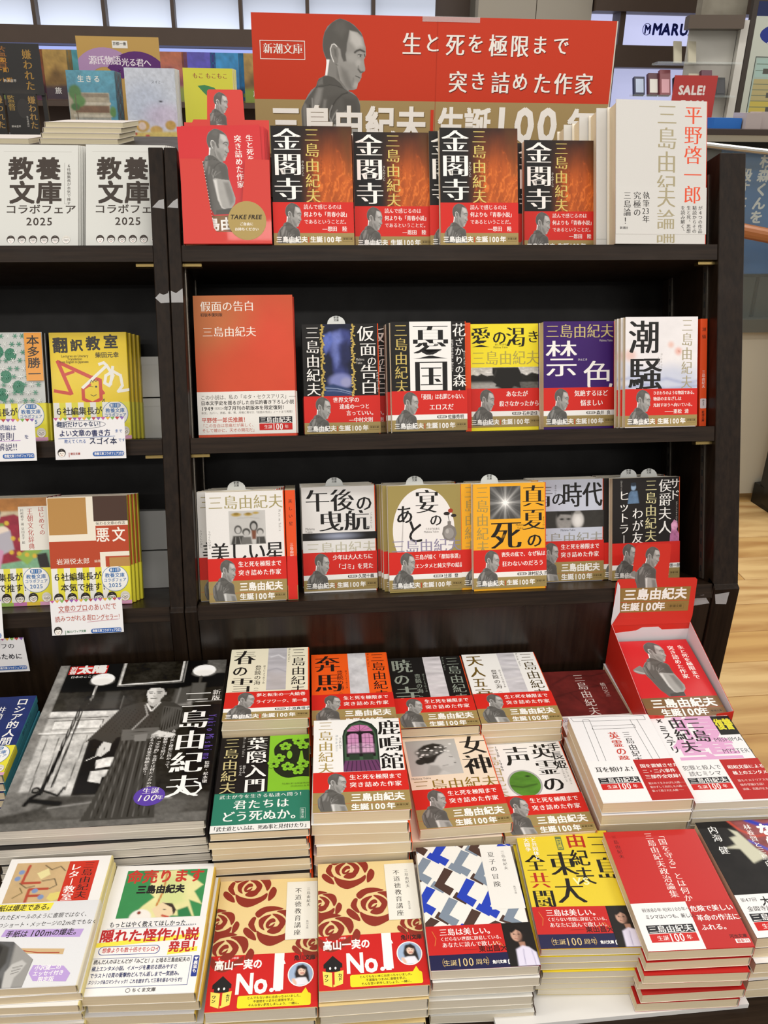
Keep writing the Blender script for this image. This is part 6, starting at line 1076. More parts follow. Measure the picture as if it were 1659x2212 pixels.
a = Art(113, 106); a.g('sticker'); a.E(82, 77, 24.5, 24.5, 'b0985c', 40); a.g('lettering'); a.T('TAKE FREE', 81, 69, 6.6, '2a2015', 'x', al='c', shear=.2, sx=1.0); a.T('ご自由に', 81, 79, 4.4, WHITE, 'b', al='c'); a.T('お持ちください', 81, 85.5, 4.4, WHITE, 'b', al='c')
a.g('perforation')
for i in range(22):
    u = i/21; a.E(28.5+11*u, 4+82*u, .55, .55, 'efe2dc', 6)
for n_, me in a.meshes(): me.materials.append(M_PRINT); link(n_, me, e).location = (0, 0, .06415)
def on_stick(): pass
for k in range(7):
    TT['leaf'].place(M_lean(-.0825+.0008*k, S1+.0014+.012*(k == 0)*0, 1.2145-.0585+.0012+.0022*k+.0, .0, .035 if k == 0 else .008-.002*k), ('red leaflet with man in polo shirt, foremost in the top-shelf box' if k == 0 else '%s red leaflet behind the foremost one in the top-shelf box' % ORD[k-1]), 'leaflets in the top-shelf box', 'leaflet', prints=k == 0, cat='leaflet')
# (2) open box lying on the table at the right, on a pile of paperbacks
bx, by, bz = .4935, .9165, Z(-.7370)
nb = int((bz-TZ)/.0152); db = (bz-TZ)/nb
for i in range(nb): TT['eirei_k'].place(M_flat(bx-.001*i, by-.0745+.002*i-.002, TZ+db*i+.0002, .01), '%s paperback from the table in the pile under the open leaflet box' % ORD[i], 'pile under the leaflet box', prints=False)
e = empty('leaflet_box', M_flat(bx, by-.078, bz+.0003, math.radians(-1)), 'open red leaflet box with white lining and raised header card, right end of the table', 'box')
bw, bl = .0585, .155
def quad(name, P, mat, th=(0,0,0)):
    bm = bmesh.new(); f = bm.faces.new([bm.verts.new(p) for p in P]); r = bmesh.ops.extrude_face_region(bm, geom=[f]); bmesh.ops.translate(bm, verts=[v for v in r['geom'] if isinstance(v, bmesh.types.BMVert)], vec=th); bmesh.ops.recalc_face_normals(bm, faces=bm.faces); return bm_obj(name, bm, mat, e)
for sx in (-1, 1):
    quad('side_panel', [(sx*bw,0,0),(sx*bw,bl,0),(sx*bw,bl,.068),(sx*bw,0,.030)], M_REDCARD, (-sx*.0005,0,0)); quad('white_lining', [(sx*(bw-.00055),.0006,.001),(sx*(bw-.00055),bl-.001,.001),(sx*(bw-.00055),bl-.001,.0675),(sx*(bw-.00055),.0006,.0297)], M_WCARD, (-sx*.0004,0,0))
quad('bottom_panel', [(-bw,0,0),(bw,0,0),(bw,bl,0),(-bw,bl,0)], M_REDCARD, (0,0,.0005))
quad('front_panel', [(-bw,0,0),(-.034,0,0),(-.034,0,.028),(-bw,0,.030)], M_REDCARD, (0,.0005,0)); quad('front_panel', [(.034,0,0),(bw,0,0),(bw,0,.030),(.036,0,.027)], M_REDCARD, (0,.0005,0))
quad('back_panel', [(-bw,bl,0),(bw,bl,0),(bw,bl,.068),(-bw,bl,.068)], M_REDCARD, (0,-.0005,0)); quad('white_lining', [(-bw+.001,bl-.00055,.001),(bw-.001,bl-.00055,.001),(bw-.001,bl-.00055,.056),(.018,bl-.00055,.056),(.012,bl-.00055,.061),(-.012,bl-.00055,.061),(-.02,bl-.00055,.056),(-bw+.001,bl-.00055,.052)], M_WCARD, (0,-.0004,0))
# header card: tab shape, bowed, rising from the back rim and leaning back on the shelf edge
hb = Matrix.Translation((0, bl-.001, .066)) @ Matrix.Rotation(pi/2-math.radians(6), 4, 'X')
hd = sheet('header_card', [(-58,0),(58,0),(60,12),(60,68),(57,71),(17,72),(15.5,122),(13,124),(-32,124),(-35,121),(-36,72),(-55,72),(-58,66)], .0006, M_REDCARD, e); hd.matrix_basis = hb
a = Art(116, 124); a.H = 124; portrait(a, 27, 1, .0253, (20, 1, 73, 70), full=True, nx=84); a.g('gold_panel'); a.R(5, 66, 110, 104, '94753f'); a.R(5, 87.5, 110, 88, RED); a.g('lettering'); a.T('三島由紀夫', 13, 67, 18.5, WHITE, 'x', sx=1.0); a.T('生誕', 11, 88.6, 13.5, WHITE, 'x', sx=1.0); a.T('100', 38, 88.6, 14, WHITE, 'x', sx=.95); a.T('年', 62, 88.6, 13.5, WHITE, 'x'); a.BX(80, 93, 103, 100, .3, '6f5c33'); a.T('新潮文庫', 82, 93.8, 4.6, '5d4c2a', 'b')
for n_, me in a.meshes(): me.materials.append(M_PRINT); o = link(n_, me, hd); o.location = (0, 0, .0001)
for sx in (-1,):
    quad('side_flap', [(-bw,bl-.001,.067),(-bw-.001,bl-.001,.072),(-bw+.002,bl+.004,.135),(-bw+.006,bl+.004,.128),(-bw+.008,bl-.004,.09)], M_WCARD, (.0004,0,0))
for k in range(9):
    z = bz+.006+.0020*k; TT['leaf'].place(M_flat(bx+.001, by-.0765, z, math.radians(-1)) @ Matrix.Rotation(.13*(k/8.), 4, 'X'), 'uppermost red leaflet lying in the open box on the table' if k == 8 else '%s red leaflet from the bottom in the open box on the table' % ORD[k], 'leaflets in the open table box', 'leaflet', prints=k == 8, cat='leaflet')
# ---------------------------------------------------------------- banner board and things behind
def prints(A, parent, z, mat=None, sc=1):
    for n, me in A.meshes():
        me.materials.append(mat or M_PRINT); o = link(n, me, parent); o.location = (0, 0, z)
def board_obj(name, M, W, H, th, col, label, cat, group=None, edge='cfc8bb', mat=None):
    e = empty(name, M, label, cat, group)
    bm = box_bm(-W/2000, 0, -th, W/2000, H/1000, 0); bm_obj('panel', bm, mat or flat_mat(name+'_card', col, .5), e, bevel=.0006, seg=1); return e
DZ = Z(-.078)
e = board_obj('banner_board', M_up(.2375, 1.50, DZ+.0002, math.radians(-.3), math.radians(1.2)), 573, 197, .007, 'cfc8bb', 'big red banner board with a man in profile and white titles, behind the top shelf', 'banner')
a = Art(573, 197); a.g('colour_field'); a.R(0, 0, 571, 118, 'c93a1e'); a.R(0, 118, 571, 197, 'a58d5e'); portrait(a, 73, -3, .0805, (0, 1, 571, 192), nx=150, y1=2400)
a.g('lettering')
for s, x, y in (('生と死を極限まで', 231, 21), ('突き詰めた作家', 306, 73)):
    for i, ch in enumerate(s): a.T(ch, x+i*34.2+.9, y+1.1, 33 if ch not in 'とをでまきめ' else 29, '6a1a10', 'k', sx=.93); a.T(ch, x+i*34.2, y, 33 if ch not in 'とをでまきめ' else 29, 'f4efe8', 'k', sx=.93)
a.g('publisher_box'); a.BX(12, 37, 80, 62, 1.0, 'f4efe8'); a.T('新潮文庫', 16, 40, 15.3, 'f4efe8', 'M', sx=1.0)
a.g('lower_title'); x = 23
for ch in '三島由紀夫': a.T(ch, x+1, 126, 52, '6f5c3a', 'x', sx=.96); a.T(ch, x, 125, 52, 'f4efe8', 'x', sx=.96); x += 50
a.g('anniversary_text'); a.R(279, 130, 284, 188, 'cf3a20'); x = 290
for ch in '生誕': a.T(ch, x, 125, 52, 'f4efe8', 'x', sx=.86); x += 44
a.T('100', x+1, 120, 60, 'f4efe8', 'x', sx=.92); a.T('年', 504, 125, 52, 'f4efe8', 'x', sx=.96)
a.L([(286,1),(286,196)], .5, 'b5341c'); prints(a, e, .0001)
bm = box_bm(.262-.2865, .190, .0004, .262-.2865+.09, .1975, .0009); bm_obj('clear_clip', bm, M_TAPE, e)
gb = box('back_counter', -1.4, 1.405, 0, .62, 2.15, DZ, M_WOOD, bevel=.002); tag(gb, 'dark counter directly behind the leaning shelf units', 'counter')
# pile of cream-paged books lying on the counter, spines to the left
plain = Title('plain', 140, 188, 9, 'd8cfc8', 'e0d6d2', cb='e8e2dc', hard=False, page=page_mat('cream_pages', 'd2c6a4', 'eadfc0', 5000))
for k in range(4): plain.place(M_flat(-.3795+.0035*k, 1.94+.004*k, DZ+.0002+.0092*k, pi), '%s cream-paged book from the bottom of the pile on the back counter' % ORD[k], 'cream-paged pile on the back counter', 'hardcover_book', prints=False)
plain.place(M_flat(-.535, 1.93, DZ+.0002, pi), 'single cream-paged book lying left of the pile on the back counter', None, 'hardcover_book', prints=False)
# second display island with picture books
IZ = Z(-.118)
isl = box('picture_book_counter', -2.2, 2.75, 0, -.02, 3.5, IZ, M_WOOD, bevel=.003); tag(isl, 'dark display counter behind, carrying the picture books', 'counter')
def facing(M, W, H, th, art, label, col='e8e4da', n=0, side='d8d0c0', group=None, dx=.004, name='picture_book'):
    key = Title('pb', W, H, th, col, side, cb='e8e4da', art=art, hard=True, gloss=True)
    key.place(M, label, group, name)
    for k in range(n): key.place(M @ Matrix.Translation((dx*(k+1), 0, -(key.T+.001)*(k+1))), '%s copy behind %s' % (ORD[k], label.split(',')[0]), group, name, prints=False)
a = Art(215, 290); a.g('illustration'); a.K(0, 0, 215, 290, 60, 80, [('G', (0,0), (0,60), '5fa3b8', '4a93ad'), ('p', [(0,46),(92,46),(92,50),(92,120),(0,120)], 'b0a48c', 2), ('p', [(12,48),(90,48),(90,56),(12,56)], '8c7c66', 1), ('p', [(10,66),(94,66),(94,72),(10,72)], 'c9c0ac', 1), ('p', [(14,74),(90,74),(90,88),(14,88)], '7c5a40', 1), ('p', [(8,92),(96,92),(96,97),(8,97)], 'c9c0ac', 1), ('p', [(12,98),(90,98),(90,112),(12,112)], '9a9a90', 2), ('n', .12, .3, 3), ('e', 16, 46, 14, 16, '4a7a3a', 6), ('e', 24, 64, 14, 12, '5a8a44', 6), ('e', 14, 76, 10, 8, '3f6f34', 5), ('l', [(16,50),(18,112)], 2, '6a5a44', 1), ('p', [(0,116),(108,116),(108,145),(0,145)], '9a4436', 2), ('e', 98, 86, 7, 12, '5a8a44', 4), ('n', .2, .2, 5)], win=(0,0,108,145), base='5fa3b8')
a.g('title'); a.T('生きる', 48, 20, 30, 'f0ece2', 'b', gap=6)
facing(M_up(-.600, 2.995, IZ+.0003, 0, .14), 138, 196, 9, None, '') if False else None
def pic(x, y, z, W, H, th, A, label, sc, **kw):
    M = M_up(x, y, z, 0, .12) @ Matrix.Scale(sc, 4); facing(M, W, H, th, A, label, **kw)
pic(-.5835, 2.95, IZ+.0003, 215, 290, 10, a, 'blue picture book with an apartment house and trees, second counter', .66, n=5, side='6a3a30', col='5fa3b8', group='apartment house picture books')
a = Art(215, 290); a.g('illustration'); a.K(0, 0, 215, 290, 60, 80, [('n', .03, .1, 3), ('e', 40, 70, 50, 40, 'b9c4dc', 50, .6), ('e', 80, 96, 40, 24, 'd4bcd8', 30, .6), ('e', 30, 116, 16, 12, 'c9a050', 4), ('e', 30, 116, 8, 8, 'e2cbbf', 4), ('e', 60, 124, 14, 9, 'd0a85a', 4), ('e', 92, 114, 12, 10, 'c9a050', 4), ('p', [(0,128),(108,126),(108,145),(0,145)], 'd8bf6a', 8), ('n', .2, .22, 6), ('e', 14, 132, 4, 3, 'b84a3a', 2), ('e', 40, 136, 5, 3, 'c05a4a', 2), ('e', 74, 66, 4, 1.6, '2a2a3a', 2)], win=(0,0,108,145), base='d6dbe6')
a.g('title'); a.T('スイミー', 112, 48, 14, '3a3a44', 'm')
pic(-.4060, 2.93, IZ+.0003, 215, 290, 9, a, 'pale blue watercolour picture book, between the apartment one and the yellow one', .69, n=4, col='d6dbe6', group='pale watercolour picture books')
a = Art(215, 290); a.g('illustration'); a.P([(60,70),(90,66),(130,76),(160,102),(140,130),(110,120),(84,96)], '3a8a50'); a.P([(50,230),(60,214),(110,206),(170,214),(175,290),(52,290)], '3a8a50'); a.g('title'); a.T('もこ もこもこ', 40, 18, 24, 'a0482e', 'k')
pic(-.2340, 2.95, IZ+.0003, 215, 290, 9, a, 'yellow picture book with a green leaf shape, behind the red leaflet box', .70, n=3, col='e3df3e', group='yellow leaf picture books')
# standing fan-shape board
e = board_obj('standing_board', M_up(-.5500, 3.30, IZ+.0003, 0, .02), 268, 300, .006, 'c09a52', 'gold board with two purple fan shapes behind the picture books', 'sign')
a = Art(268, 300); a.g('fan_shapes')
def fan(cx, cy, r0, r1, a0, a1, c):
    pts = [(cx+r1*math.cos(math.radians(t)), cy-r1*math.sin(math.radians(t))) for t in np.linspace(a0, a1, 14)]+[(cx+r0*math.cos(math.radians(t)), cy-r0*math.sin(math.radians(t))) for t in np.linspace(a1, a0, 14)]; a.P(pts, c)
fan(85, 150, 60, 118, 35, 150, 'b28fb8'); fan(190, 160, 60, 118, 30, 145, '5f2f72'); a.g('lettering'); a.T('源氏物語', 34, 56, 28, 'f0e6ee', 'k', gap=-2); a.T('光る君へ', 140, 62, 26, 'f0e6ee', 'k', gap=-2); a.R(116, 12, 166, 34, 'efece4'); a.T('京都一番', 118, 15, 11, INK, 'b'); a.T('と', 126, 96, 12, INK, 'b'); prints(a, e, .0002)
# black books with gold title
a = Art(130, 188); a.g('background'); a.R(0, 0, 130, 188, '24211f'); a.E(70, 60, 26, 40, '34302d'); a.g('title'); a.V('嫌われた', 92, 8, 34, 'b9904a', 'k'); a.V('監督', 6, 6, 32, 'a8883e', 'k'); a.g('lettering'); a.V('落合博満は', 78, 90, 9, 'd9d4ca', 'm'); a.T('鈴木忠平', 10, 128, 10, 'd9d4ca', 'b'); a.R(10, 166, 86, 186, '3f86b0')
e = board_obj('panel_sign', M_up(-.850, 2.885, Z(.003), 0, .06), 290, 134, .004, '2c2a29', 'dark grey sign with orange characters above the small black books', 'sign')
s_ = Art(290, 134); s_.g('lettering'); s_.V('嫌われた', 240, 14, 27, 'b9904a', 'k'); s_.V('監督', 168, 6, 30, 'a8703e', 'k'); s_.T('発売日達成！', 96, 14, 12, 'e0a040', 'b'); s_.T('（ノンフィクション賞）', 60, 36, 13, 'e0a040', 'b'); s_.T('（スポーツライター賞）', 64, 62, 13, 'e0a040', 'b'); s_.T('（エッセイメント賞）', 84, 88, 13, 'e0a040', 'b'); s_.T('鈴木忠平', 180, 92, 9, 'd9d4ca', 'b'); prints(s_, e, .0002)
for x0 in (-.99, -.71): attach(box('leg', x0-.006, 2.893, IZ+.0003, x0+.006, 2.905, Z(.01), flat_mat('sign_leg', '3a3836', .5)), e, Matrix())
for k, x in enumerate((-.955, -.862, -.769)):
    M = M_up(x, 2.87, IZ+.0003, 0, .10) @ Matrix.Scale(.66, 4)
    Title('kk', 130, 188, 20, '24211f', '2a2724', cb='e8e2dc', art=a, gloss=True).place(M, 'small black book with golden characters under the dark sign, %s from the left' % ORD[k], 'black books under the sign', 'hardcover_book')
# ---------------------------------------------------------------- far wall: backlit shelving
def emit(name, c, st):
    m, N, K, b = nodes(name); b.inputs['Base Color'].default_value = lin(c)+(1,); b.inputs['Emission Color'].default_value = lin(c)+(1,); b.inputs['Emission Strength'].default_value = st; return m
wall = box('wall_back', -5, 6.42, 0, 7, 6.5, 3.2, flat_mat('wall_paint', 'cfc9bc', .7)); tag(wall, kind='structure')
def emit_grad(name, c, z0, z1, s0, s1):
    """backlit panel with its lamp strip along the lower edge"""
    m = emit(name, c, 1); N, K = m.node_tree.nodes, m.node_tree.links; g = N.new('ShaderNodeNewGeometry'); x = N.new('ShaderNodeSeparateXYZ'); r = N.new('ShaderNodeMapRange')
    for k, v in zip(('From Min','From Max','To Min','To Max'), (z0, z1, s0, s1)): r.inputs[k].default_value = v
    K.new(g.outputs['Position'], x.inputs[0]); K.new(x.outputs['Z'], r.inputs['Value']); K.new(r.outputs[0], N['Principled BSDF'].inputs['Emission Strength']); return m
M_LB = emit_grad('backlit_panel', 'd0daee', Z(.387), Z(.55), 1.25, .45); M_DK = flat_mat('dark_shelving', '5a4a3f', .5, noise=.1); M_BL = emit('blue_backlight', 'a9b6ee', 1.2); M_CREAM = flat_mat('cream_door', 'c4bdae', .55)
hl = empty('backlit_wall_shelving', Matrix.Translation((-.6, 6.2, 0)), 'long wall shelving with glowing white panels above a dark beam, behind the picture books', 'shelf')
attach(box('back_board', -4, 6.3, 0, 1.20, 6.41, Z(.9), M_DK), hl, Matrix())
attach(box('beam', -4, 6.02, Z(.29), 1.20, 6.295, Z(.385), M_DK), hl, Matrix()); attach(box('shelf', -4, 5.9, Z(-.05), 1.20, 6.295, Z(-.02), M_DK), hl, Matrix())
for i in range(14):
    x0 = -3.54+i*.41
    if x0+.4 < 1.2:
        attach(box('light_panel', x0+.012, 6.20, Z(.387), x0+.398, 6.25, Z(.88), M_LB), hl, Matrix()); attach(box('divider', x0-.012, 6.12, Z(.387), x0+.010, 6.28, Z(.88), M_DK), hl, Matrix())
attach(box('blue_panel', -4, 6.24, Z(-.018), 1.19, 6.29, Z(.285), M_BL), hl, Matrix())
MGL = ['violet-blue', 'sky-blue', 'tan', 'crimson sunset', 'night-blue', 'green lake', 'meadow', 'orange dusk']
mg = [('6a62d8','2a2ab8','光'),('3aa0e0','2f8fd8','空'),('d8b060','7a5a30','旅'),('b83a4a','5a1f4a','富士'),('5a5ad0','2f2a80','山'),('5ab0c0','3f7a50','湖'),('4fb0d8','8ab040','海'),('d87a50','8a3a5a','花')]
for i in range(16):
    x = -2.42+i*.172; mi = (i*3) % 8 if x < -1 else (i+5) % 8; c1_, c2_, t = mg[mi]
    a = Art(150, 205); a.g('illustration'); a.K(0, 0, 150, 205, 20, 26, [('G', (0,0), (0,205), c1_, c2_), ('p', [(20,140),(75,60),(130,140)], c2_, 30, .8), ('n', .04, .5, i), ('p', [(0,150),(150,140),(150,205),(0,205)], '8fae3a' if i % 3 == 1 else '241f44', 20, .8)]); a.g('title'); a.T(t, 75, 150, 30, WHITE, 'k', al='c')
    e = empty('magazine', M_up(x, 6.03, Z(-.0195), 0, .08) @ Matrix.Scale(1.36, 4), '%s landscape magazine on the far wall shelf, %s from the left' % (MGL[mi], (ORD+['sixteenth'])[i]), 'magazine', 'magazines on the far wall shelf'); bm_obj('pages', box_bm(-.075, 0, -.006, .075, .205, 0), M_WBOX, e); prints(a, e, .0002, M_GLOSS)
for k, (x0, x1) in enumerate(((1.205,1.57),(1.575,1.93))):
    dr = box('cabinet_door', x0, 6.05, 0, x1, 6.15, Z(1.2), M_CREAM, bevel=.006); tag(dr, 'plain cream cabinet door behind the banner, %s of the two' % ('left','right')[k], 'door')
# sign bay
sb = empty('lit_sign_bay', Matrix.Translation((2.4, 6.1, 0)), 'dark framed wall bay with a backlit white panel and blue sign lettering', 'sign')
for n_, q in (('frame_top', (1.94,6.0,Z(.53),3.4,6.3,Z(.75))), ('frame_bar', (1.94,6.0,Z(.22),3.4,6.3,Z(.345))), ('frame_post', (1.94,6.0,Z(-.4),2.10,6.3,Z(.22))), ('frame_post', (2.12,6.05,Z(.345),2.155,6.3,Z(.53)))): attach(box(n_, *q, M_DK, bevel=.004), sb, Matrix())
attach(box('light_panel', 1.95, 6.2, Z(.346), 3.4, 6.25, Z(.529), emit('sign_panel', 'c9cdf2', 1.1)), sb, Matrix()); attach(box('light_panel', 2.105, 6.2, Z(-.4), 3.4, 6.25, Z(.219), emit('sign_panel_low', 'c3c8ee', .95)), sb, Matrix())
a = Art(800, 180); a.g('emblem'); a.EL(42, 93, 27, 33, 4, '26349c', 36); a.T('M', 26, 64, 56, '26349c', 'X', sx=.85, sy=1.0); a.g('lettering'); a.T('MARUZEN', 80, 52, 82, '26349c', 'X', sx=.86, sy=.92, shear=.05, gap=1)
ee = link('sign_lettering', a.meshes()[0][1], sb)
for n_, me in a.meshes():
    me.materials.append(M_PRINT); o = link(n_, me, None); attach(o, sb, M_up(2.715, 6.195, Z(.362)))
bpy.data.objects.remove(ee)
y_ = box('yellow_notice', 2.0, 5.985, Z(.04), 2.075, 5.9995, Z(.13), flat_mat('yellow_card', 'e6dc2c', .5)); tag(y_, 'small yellow notice on the dark frame post right of the banner', 'sign')
# concrete column, display case, floor guide
def concrete():
    m, N, K, b = nodes('concrete'); g = N.new('ShaderNodeTexCoord'); t = N.new('ShaderNodeTexNoise'); t.inputs['Scale'].default_value = 5; t.inputs['Detail'].default_value = 9
    r = N.new('ShaderNodeValToRGB'); r.color_ramp.elements[0].color = lin('827c6e')+(1,); r.color_ramp.elements[1].color = lin('a8a293')+(1,); r.color_ramp.elements[0].position = .35; r.color_ramp.elements[1].position = .65
    K.new(g.outputs['Object'], t.inputs['Vector']); K.new(t.outputs['Fac'], r.inputs['Fac']); K.new(r.outputs[0], b.inputs['Base Color']); b.inputs['Roughness'].default_value = .75; return m
M_CON = concrete()
col = box('trim_1', 2.165, 4.95, 0, 2.41, 5.02, 3.2, M_CON, bevel=.01); tag(col, kind='structure')
col = box('wall_right', 2.405, 4.75, 0, 3.6, 4.9, 3.2, M_CON, bevel=.01); tag(col, kind='structure')
bm = bmesh.new()
M_WHITE = flat_mat('case_white', 'cdc9c0', .55); M_CROWN = flat_mat('case_crown', '55483c', .45)
def glassm(name, c=(.85,.95,.93), a=.18, rough=.02):
    m, N, K, b = nodes(name); b.inputs['Base Color'].default_value = c+(1,); b.inputs['Alpha'].default_value = a; b.inputs['Roughness'].default_value = rough; b.inputs['Specular IOR Level'].default_value = .9; return m
M_GL = glassm('shelf_glass')
dc = empty('display_case', Matrix.Translation((1.6, 3.9, 0)), 'white display case with dark crown and glass shelf, in front of the concrete column', 'cabinet')
Mdc = Matrix.Translation((1.93, 4.0, 0)) @ Matrix.Rotation(math.radians(-14), 4, 'Z')
for n_, q, m_ in (('side_panel', (.0,-.03,0,.03,.5,Z(.33)), M_WHITE), ('back_panel', (-.20,.03,Z(-.1),-.002,.05,Z(.31)), M_WHITE), ('crown', (-.225,-.08,Z(.295),.0,.03,Z(.345)), M_CROWN), ('glass_shelf', (-.34,-.16,Z(.160),.0,.03,Z(.168)), M_GL), ('lower_shelf', (-.42,-.14,Z(.035),.0,.03,Z(.043)), M_GL), ('base', (-.20,-.03,0,-.002,.05,Z(-.1)), M_WHITE)):
    attach(box(n_, *q, m_, bevel=.004), dc, Mdc)
for i, (x, c) in enumerate(((-.385,'2a2c48'),(-.325,'5a2f38'),(-.275,'8a4a50'),(-.215,'1c1c20'),(-.155,'c9bfa8'),(-.10,'6a3a4a'),(-.045,'1a1a1c'))):
    Mx = Mdc @ M_up(x, -.05, Z(.0435), .3, .35)
    e = empty('goods_stand', Mx, ['small dark easel with trinkets at the left of the glass shelf','small brownish pack, second on the lower glass shelf','small pink pack, third on the lower glass shelf','black box standing in the middle of the lower glass shelf','cream framed card on the lower glass shelf','patterned dark red pack near the right end of the glass shelf','black box at the right end of the lower glass shelf'][i], 'box', 'small goods on the glass shelves')
    bm_obj('case', box_bm(-.024, 0, -.02, .024, .075+.015*(i % 3), 0), flat_mat('goods_case', c, .4), e, bevel=.002); bm_obj('face_card', box_bm(-.018, .008, .0001, .018, .065, .001), flat_mat('goods_card', ['b8c4dc','e2ddd4','d8a0a8','3a3a40','9aa6c8','d8b86a','2a2a2e'][i], .4), e)
for i in range(2):
    e = empty('photo_stand', Mdc @ M_up(-.24+.06*i, -.04, Z(.1685), .5, .25), 'pale card stand leaning on the upper glass shelf, %s one' % ('left','right')[i], 'sign', 'card stands on the upper glass shelf'); bm_obj('card', box_bm(-.02, 0, -.006, .02, .085, 0), flat_mat('pale_card', 'b9b29c', .5), e, bevel=.001)
e = board_obj('sale_sign', M_up(1.47, 3.32, Z(-.05), -.25, 0), 150, 150, .003, 'b8342e', 'red sale sign with white lettering, right of the thick white book', 'sign'); a = Art(150, 150); a.g('lettering'); a.T('SALE!', 20, 30, 34, 'f0e4dc', 'X', sx=.9); a.T('50%', 30, 78, 46, 'f0e4dc', 'X', sx=.85); a.T('OFF', 102, 108, 13, 'f0e4dc', 'x'); prints(a, e, .0002); attach(box('post', 1.465, 3.325, Z(-.078), 1.475, 3.335, Z(-.05), M_STEEL), e, Matrix())
# counter along the passage and things on it
ct = box('passage_counter', 1.12, 3.0, Z(-.085), 2.6, 3.6, Z(-.068), flat_mat('counter_dark', '3a2c24', .4)); tag(ct, 'dark-edged counter top behind the right end of the shelf unit', 'counter')
attach(box('cream_edge', 1.12, 3.003, Z(-.106), 2.6, 3.6, Z(-.0855), flat_mat('cream_edge', 'a39a86', .6)), ct, Matrix()); attach(box('body', 1.14, 3.30, 0, 2.6, 3.58, Z(-.1065), flat_mat('grey_panel', '4b4f4a', .5)), ct, Matrix())
bt = box('blue_tray', 1.46, 3.1, Z(-.0678), 1.56, 3.2, Z(-.035), flat_mat('blue_plastic', '1f6fc8', .4), bevel=.006); tag(bt, 'small blue tray on the passage counter below the sale sign', 'tray')
for k in range(2): b_ = box('tissue_box', 1.565+k*.06, 3.08+.02*k, Z(-.0678), 1.62+k*.075, 3.18, Z(-.018+.004*k), flat_mat('mauve_card', 'bdb0ac', .6), bevel=.003); tag(b_, ('pinkish box next to the blue tray on the passage counter','pale box at the right on the passage counter, before the floor guide')[k], 'box')
# framed floor guide on the concrete wall
fg = empty('floor_guide', M_up(2.62, 4.70, Z(-.12), 0, 0), 'framed floor guide board with coloured floor sections on the concrete wall, top right', 'sign')
bm_obj('frame', box_bm(-.30, 0, -.03, .52, .62, 0), flat_mat('frame_brown', '3b332c', .45), fg, bevel=.004)
a = Art(820, 620); a.g('sheet'); a.R(26, 26, 800, 620, 'c6ccc0'); a.R(26, 26, 800, 90, '26305a'); a.g('map'); a.E(250, 170, 190, 62, '2c3a8e', 40); a.R(60, 270, 800, 700 if False else 615, 'a9bdb4'); a.R(70, 280, 800, 360, 'a8c4bc'); a.R(70, 370, 800, 470, 'b9ad7c'); a.R(70, 470, 800, 545, 'c9b85c'); a.BX(60, 270, 798, 614, 4, '3a3f3c')
for y in (300, 330, 392, 418, 444, 470, 498, 524): a.R(70, y, 800, y+3, '6a7a6a')
for x, y in ((110,322),(230,290),(200,380),(150,432),(330,440),(160,500),(280,520)): a.R(x, y, x+80, y+24, '5a5a54')
a.g('lettering'); a.T('地図・ガイド・', 110, 120, 44, WHITE, 'b', sx=.8); a.T('コミック 文庫', 100, 172, 44, WHITE, 'b', sx=.8); a.T('フロアガイド', 330, 34, 44, WHITE, 'b')
for n_, me in a.meshes(): me.materials.append(M_PRINT); o = link(n_, me, fg); o.location = (.11, 0, .0004)
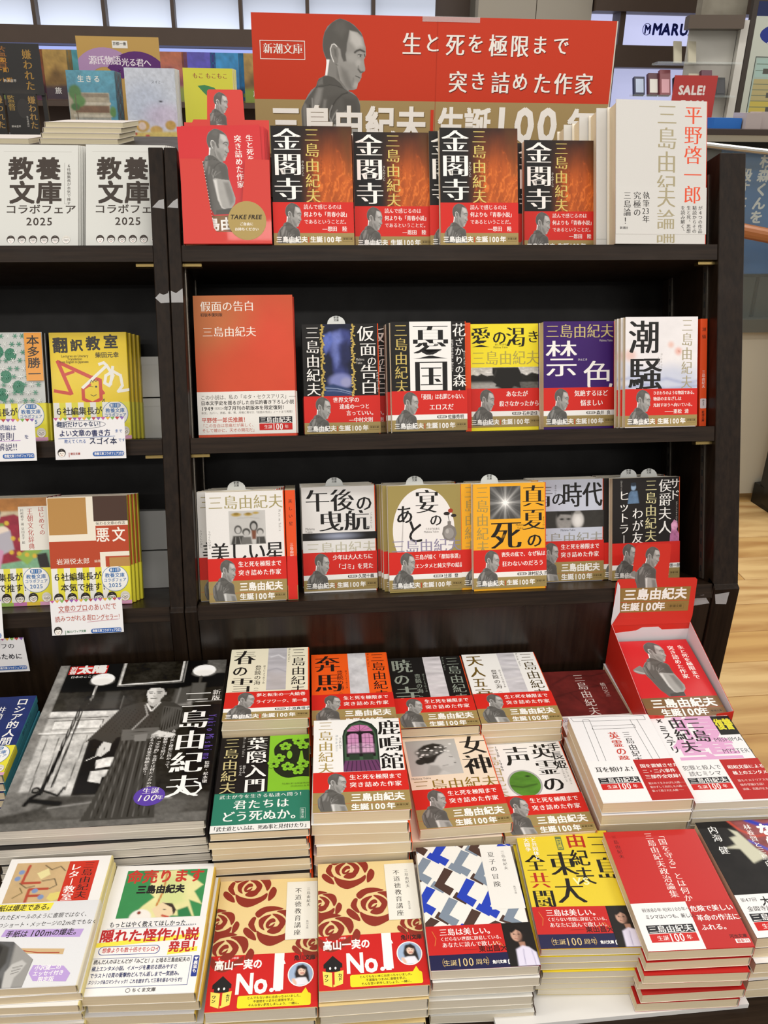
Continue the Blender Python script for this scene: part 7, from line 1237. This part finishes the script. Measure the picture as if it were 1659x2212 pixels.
# ---------------------------------------------------------------- passage side: glass screen, poster, rails
gs = empty('glass_screen', Matrix.Translation((1.7, 3.0, 0)), 'framed glass screen with metal rails beside the wooden floor passage', 'screen')
M_ALU = flat_mat('alu_rail', 'b9b8b2', .3, .8); M_BLK = flat_mat('black_frame', '1d1d1b', .35, .3)
attach(box('glass_pane', 1.36, 3.0, Z(-.70), 2.4, 3.008, Z(-.13), glassm('screen_glass', (.5,.55,.5), .12)), gs, Matrix())
attach(tube('top_rail', [(1.30,2.985,Z(-.108)),(1.62,2.985,Z(-.137)),(2.4,2.985,Z(-.21))], .010, M_ALU), gs, Matrix())
attach(box('mid_rail', 1.36, 2.97, Z(-.748), 2.4, 3.01, Z(-.70), flat_mat('grey_rail', '5d5f58', .4)), gs, Matrix())
attach(box('white_panel', 1.36, 3.012, .03, 2.4, 3.03, Z(-.749), flat_mat('pale_panel', 'c4bfae', .5)), gs, Matrix())
attach(box('post', 1.84, 2.86, .02, 1.885, 2.968, Z(-.30), M_BLK, bevel=.003), gs, Matrix())
attach(bm_obj('floor_rail', box_bm(0,0,0,.06,1.3,.085), M_BLK, None, bevel=.004), gs, Matrix.Translation((1.86,3.0,.001)) @ Matrix.Rotation(math.radians(180+9), 4, 'Z') @ Matrix.Translation((-.03,0,0)))
attach(bm_obj('glass_pane', box_bm(0,0,0,.008,1.2,.95), glassm('side_glass', (.6,.65,.6), .12), None), gs, Matrix.Translation((1.86,2.94,.087)) @ Matrix.Rotation(math.radians(180+9), 4, 'Z'))
hr = tube('handrail', [(1.30,2.88,Z(-.345)),(1.45,2.88,Z(-.365)),(1.62,2.89,Z(-.395)),(1.9,2.92,Z(-.46)),(2.4,2.97,Z(-.58))], .024, flat_mat('orange_wood', 'a8683a', .3, coat=.4), n=14); tag(hr, 'round orange wooden handrail crossing behind the right upright', 'handrail')
e = board_obj('wall_poster', M_up(1.70, 3.16, Z(-.57), 0, 0), 330, 432, .003, '1f6db4', 'blue poster with white characters behind the glass screen', 'poster', mat=flat_mat('poster_blue', '2a72b4', .4))
a = Art(330, 432); a.g('illustration'); a.K(0, 0, 330, 432, 20, 26, [('n', .012, .25, 3), ('e', 60, 200, 40, 60, '6a5aa0', 60, .6)], base='2a72b4'); a.g('lettering'); a.V('杉森くんを', 150, 12, 52, 'e6f0ec', 'x', sy=.92); a.V('殺すには', 84, 60, 46, 'e6f0ec', 'x'); a.T('まはら', 20, 290, 18, 'cfe0ea', 'b'); prints(a, e, .0002)
pst = empty('easel_stand', Matrix.Translation((1.66,3.12,0)), 'thin dark stand holding the blue poster', 'stand')
for dx in (-.10, .14): attach(tube('leg', [(1.66+dx,3.20,.0),(1.66+dx*.8,3.175,Z(-.5))], .008, M_BLK), pst, Matrix())
attach(box('ledge', 1.54, 3.145, Z(-.58), 1.86, 3.20, Z(-.5705), M_BLK), pst, Matrix())
bpy.data.objects.remove(_to)
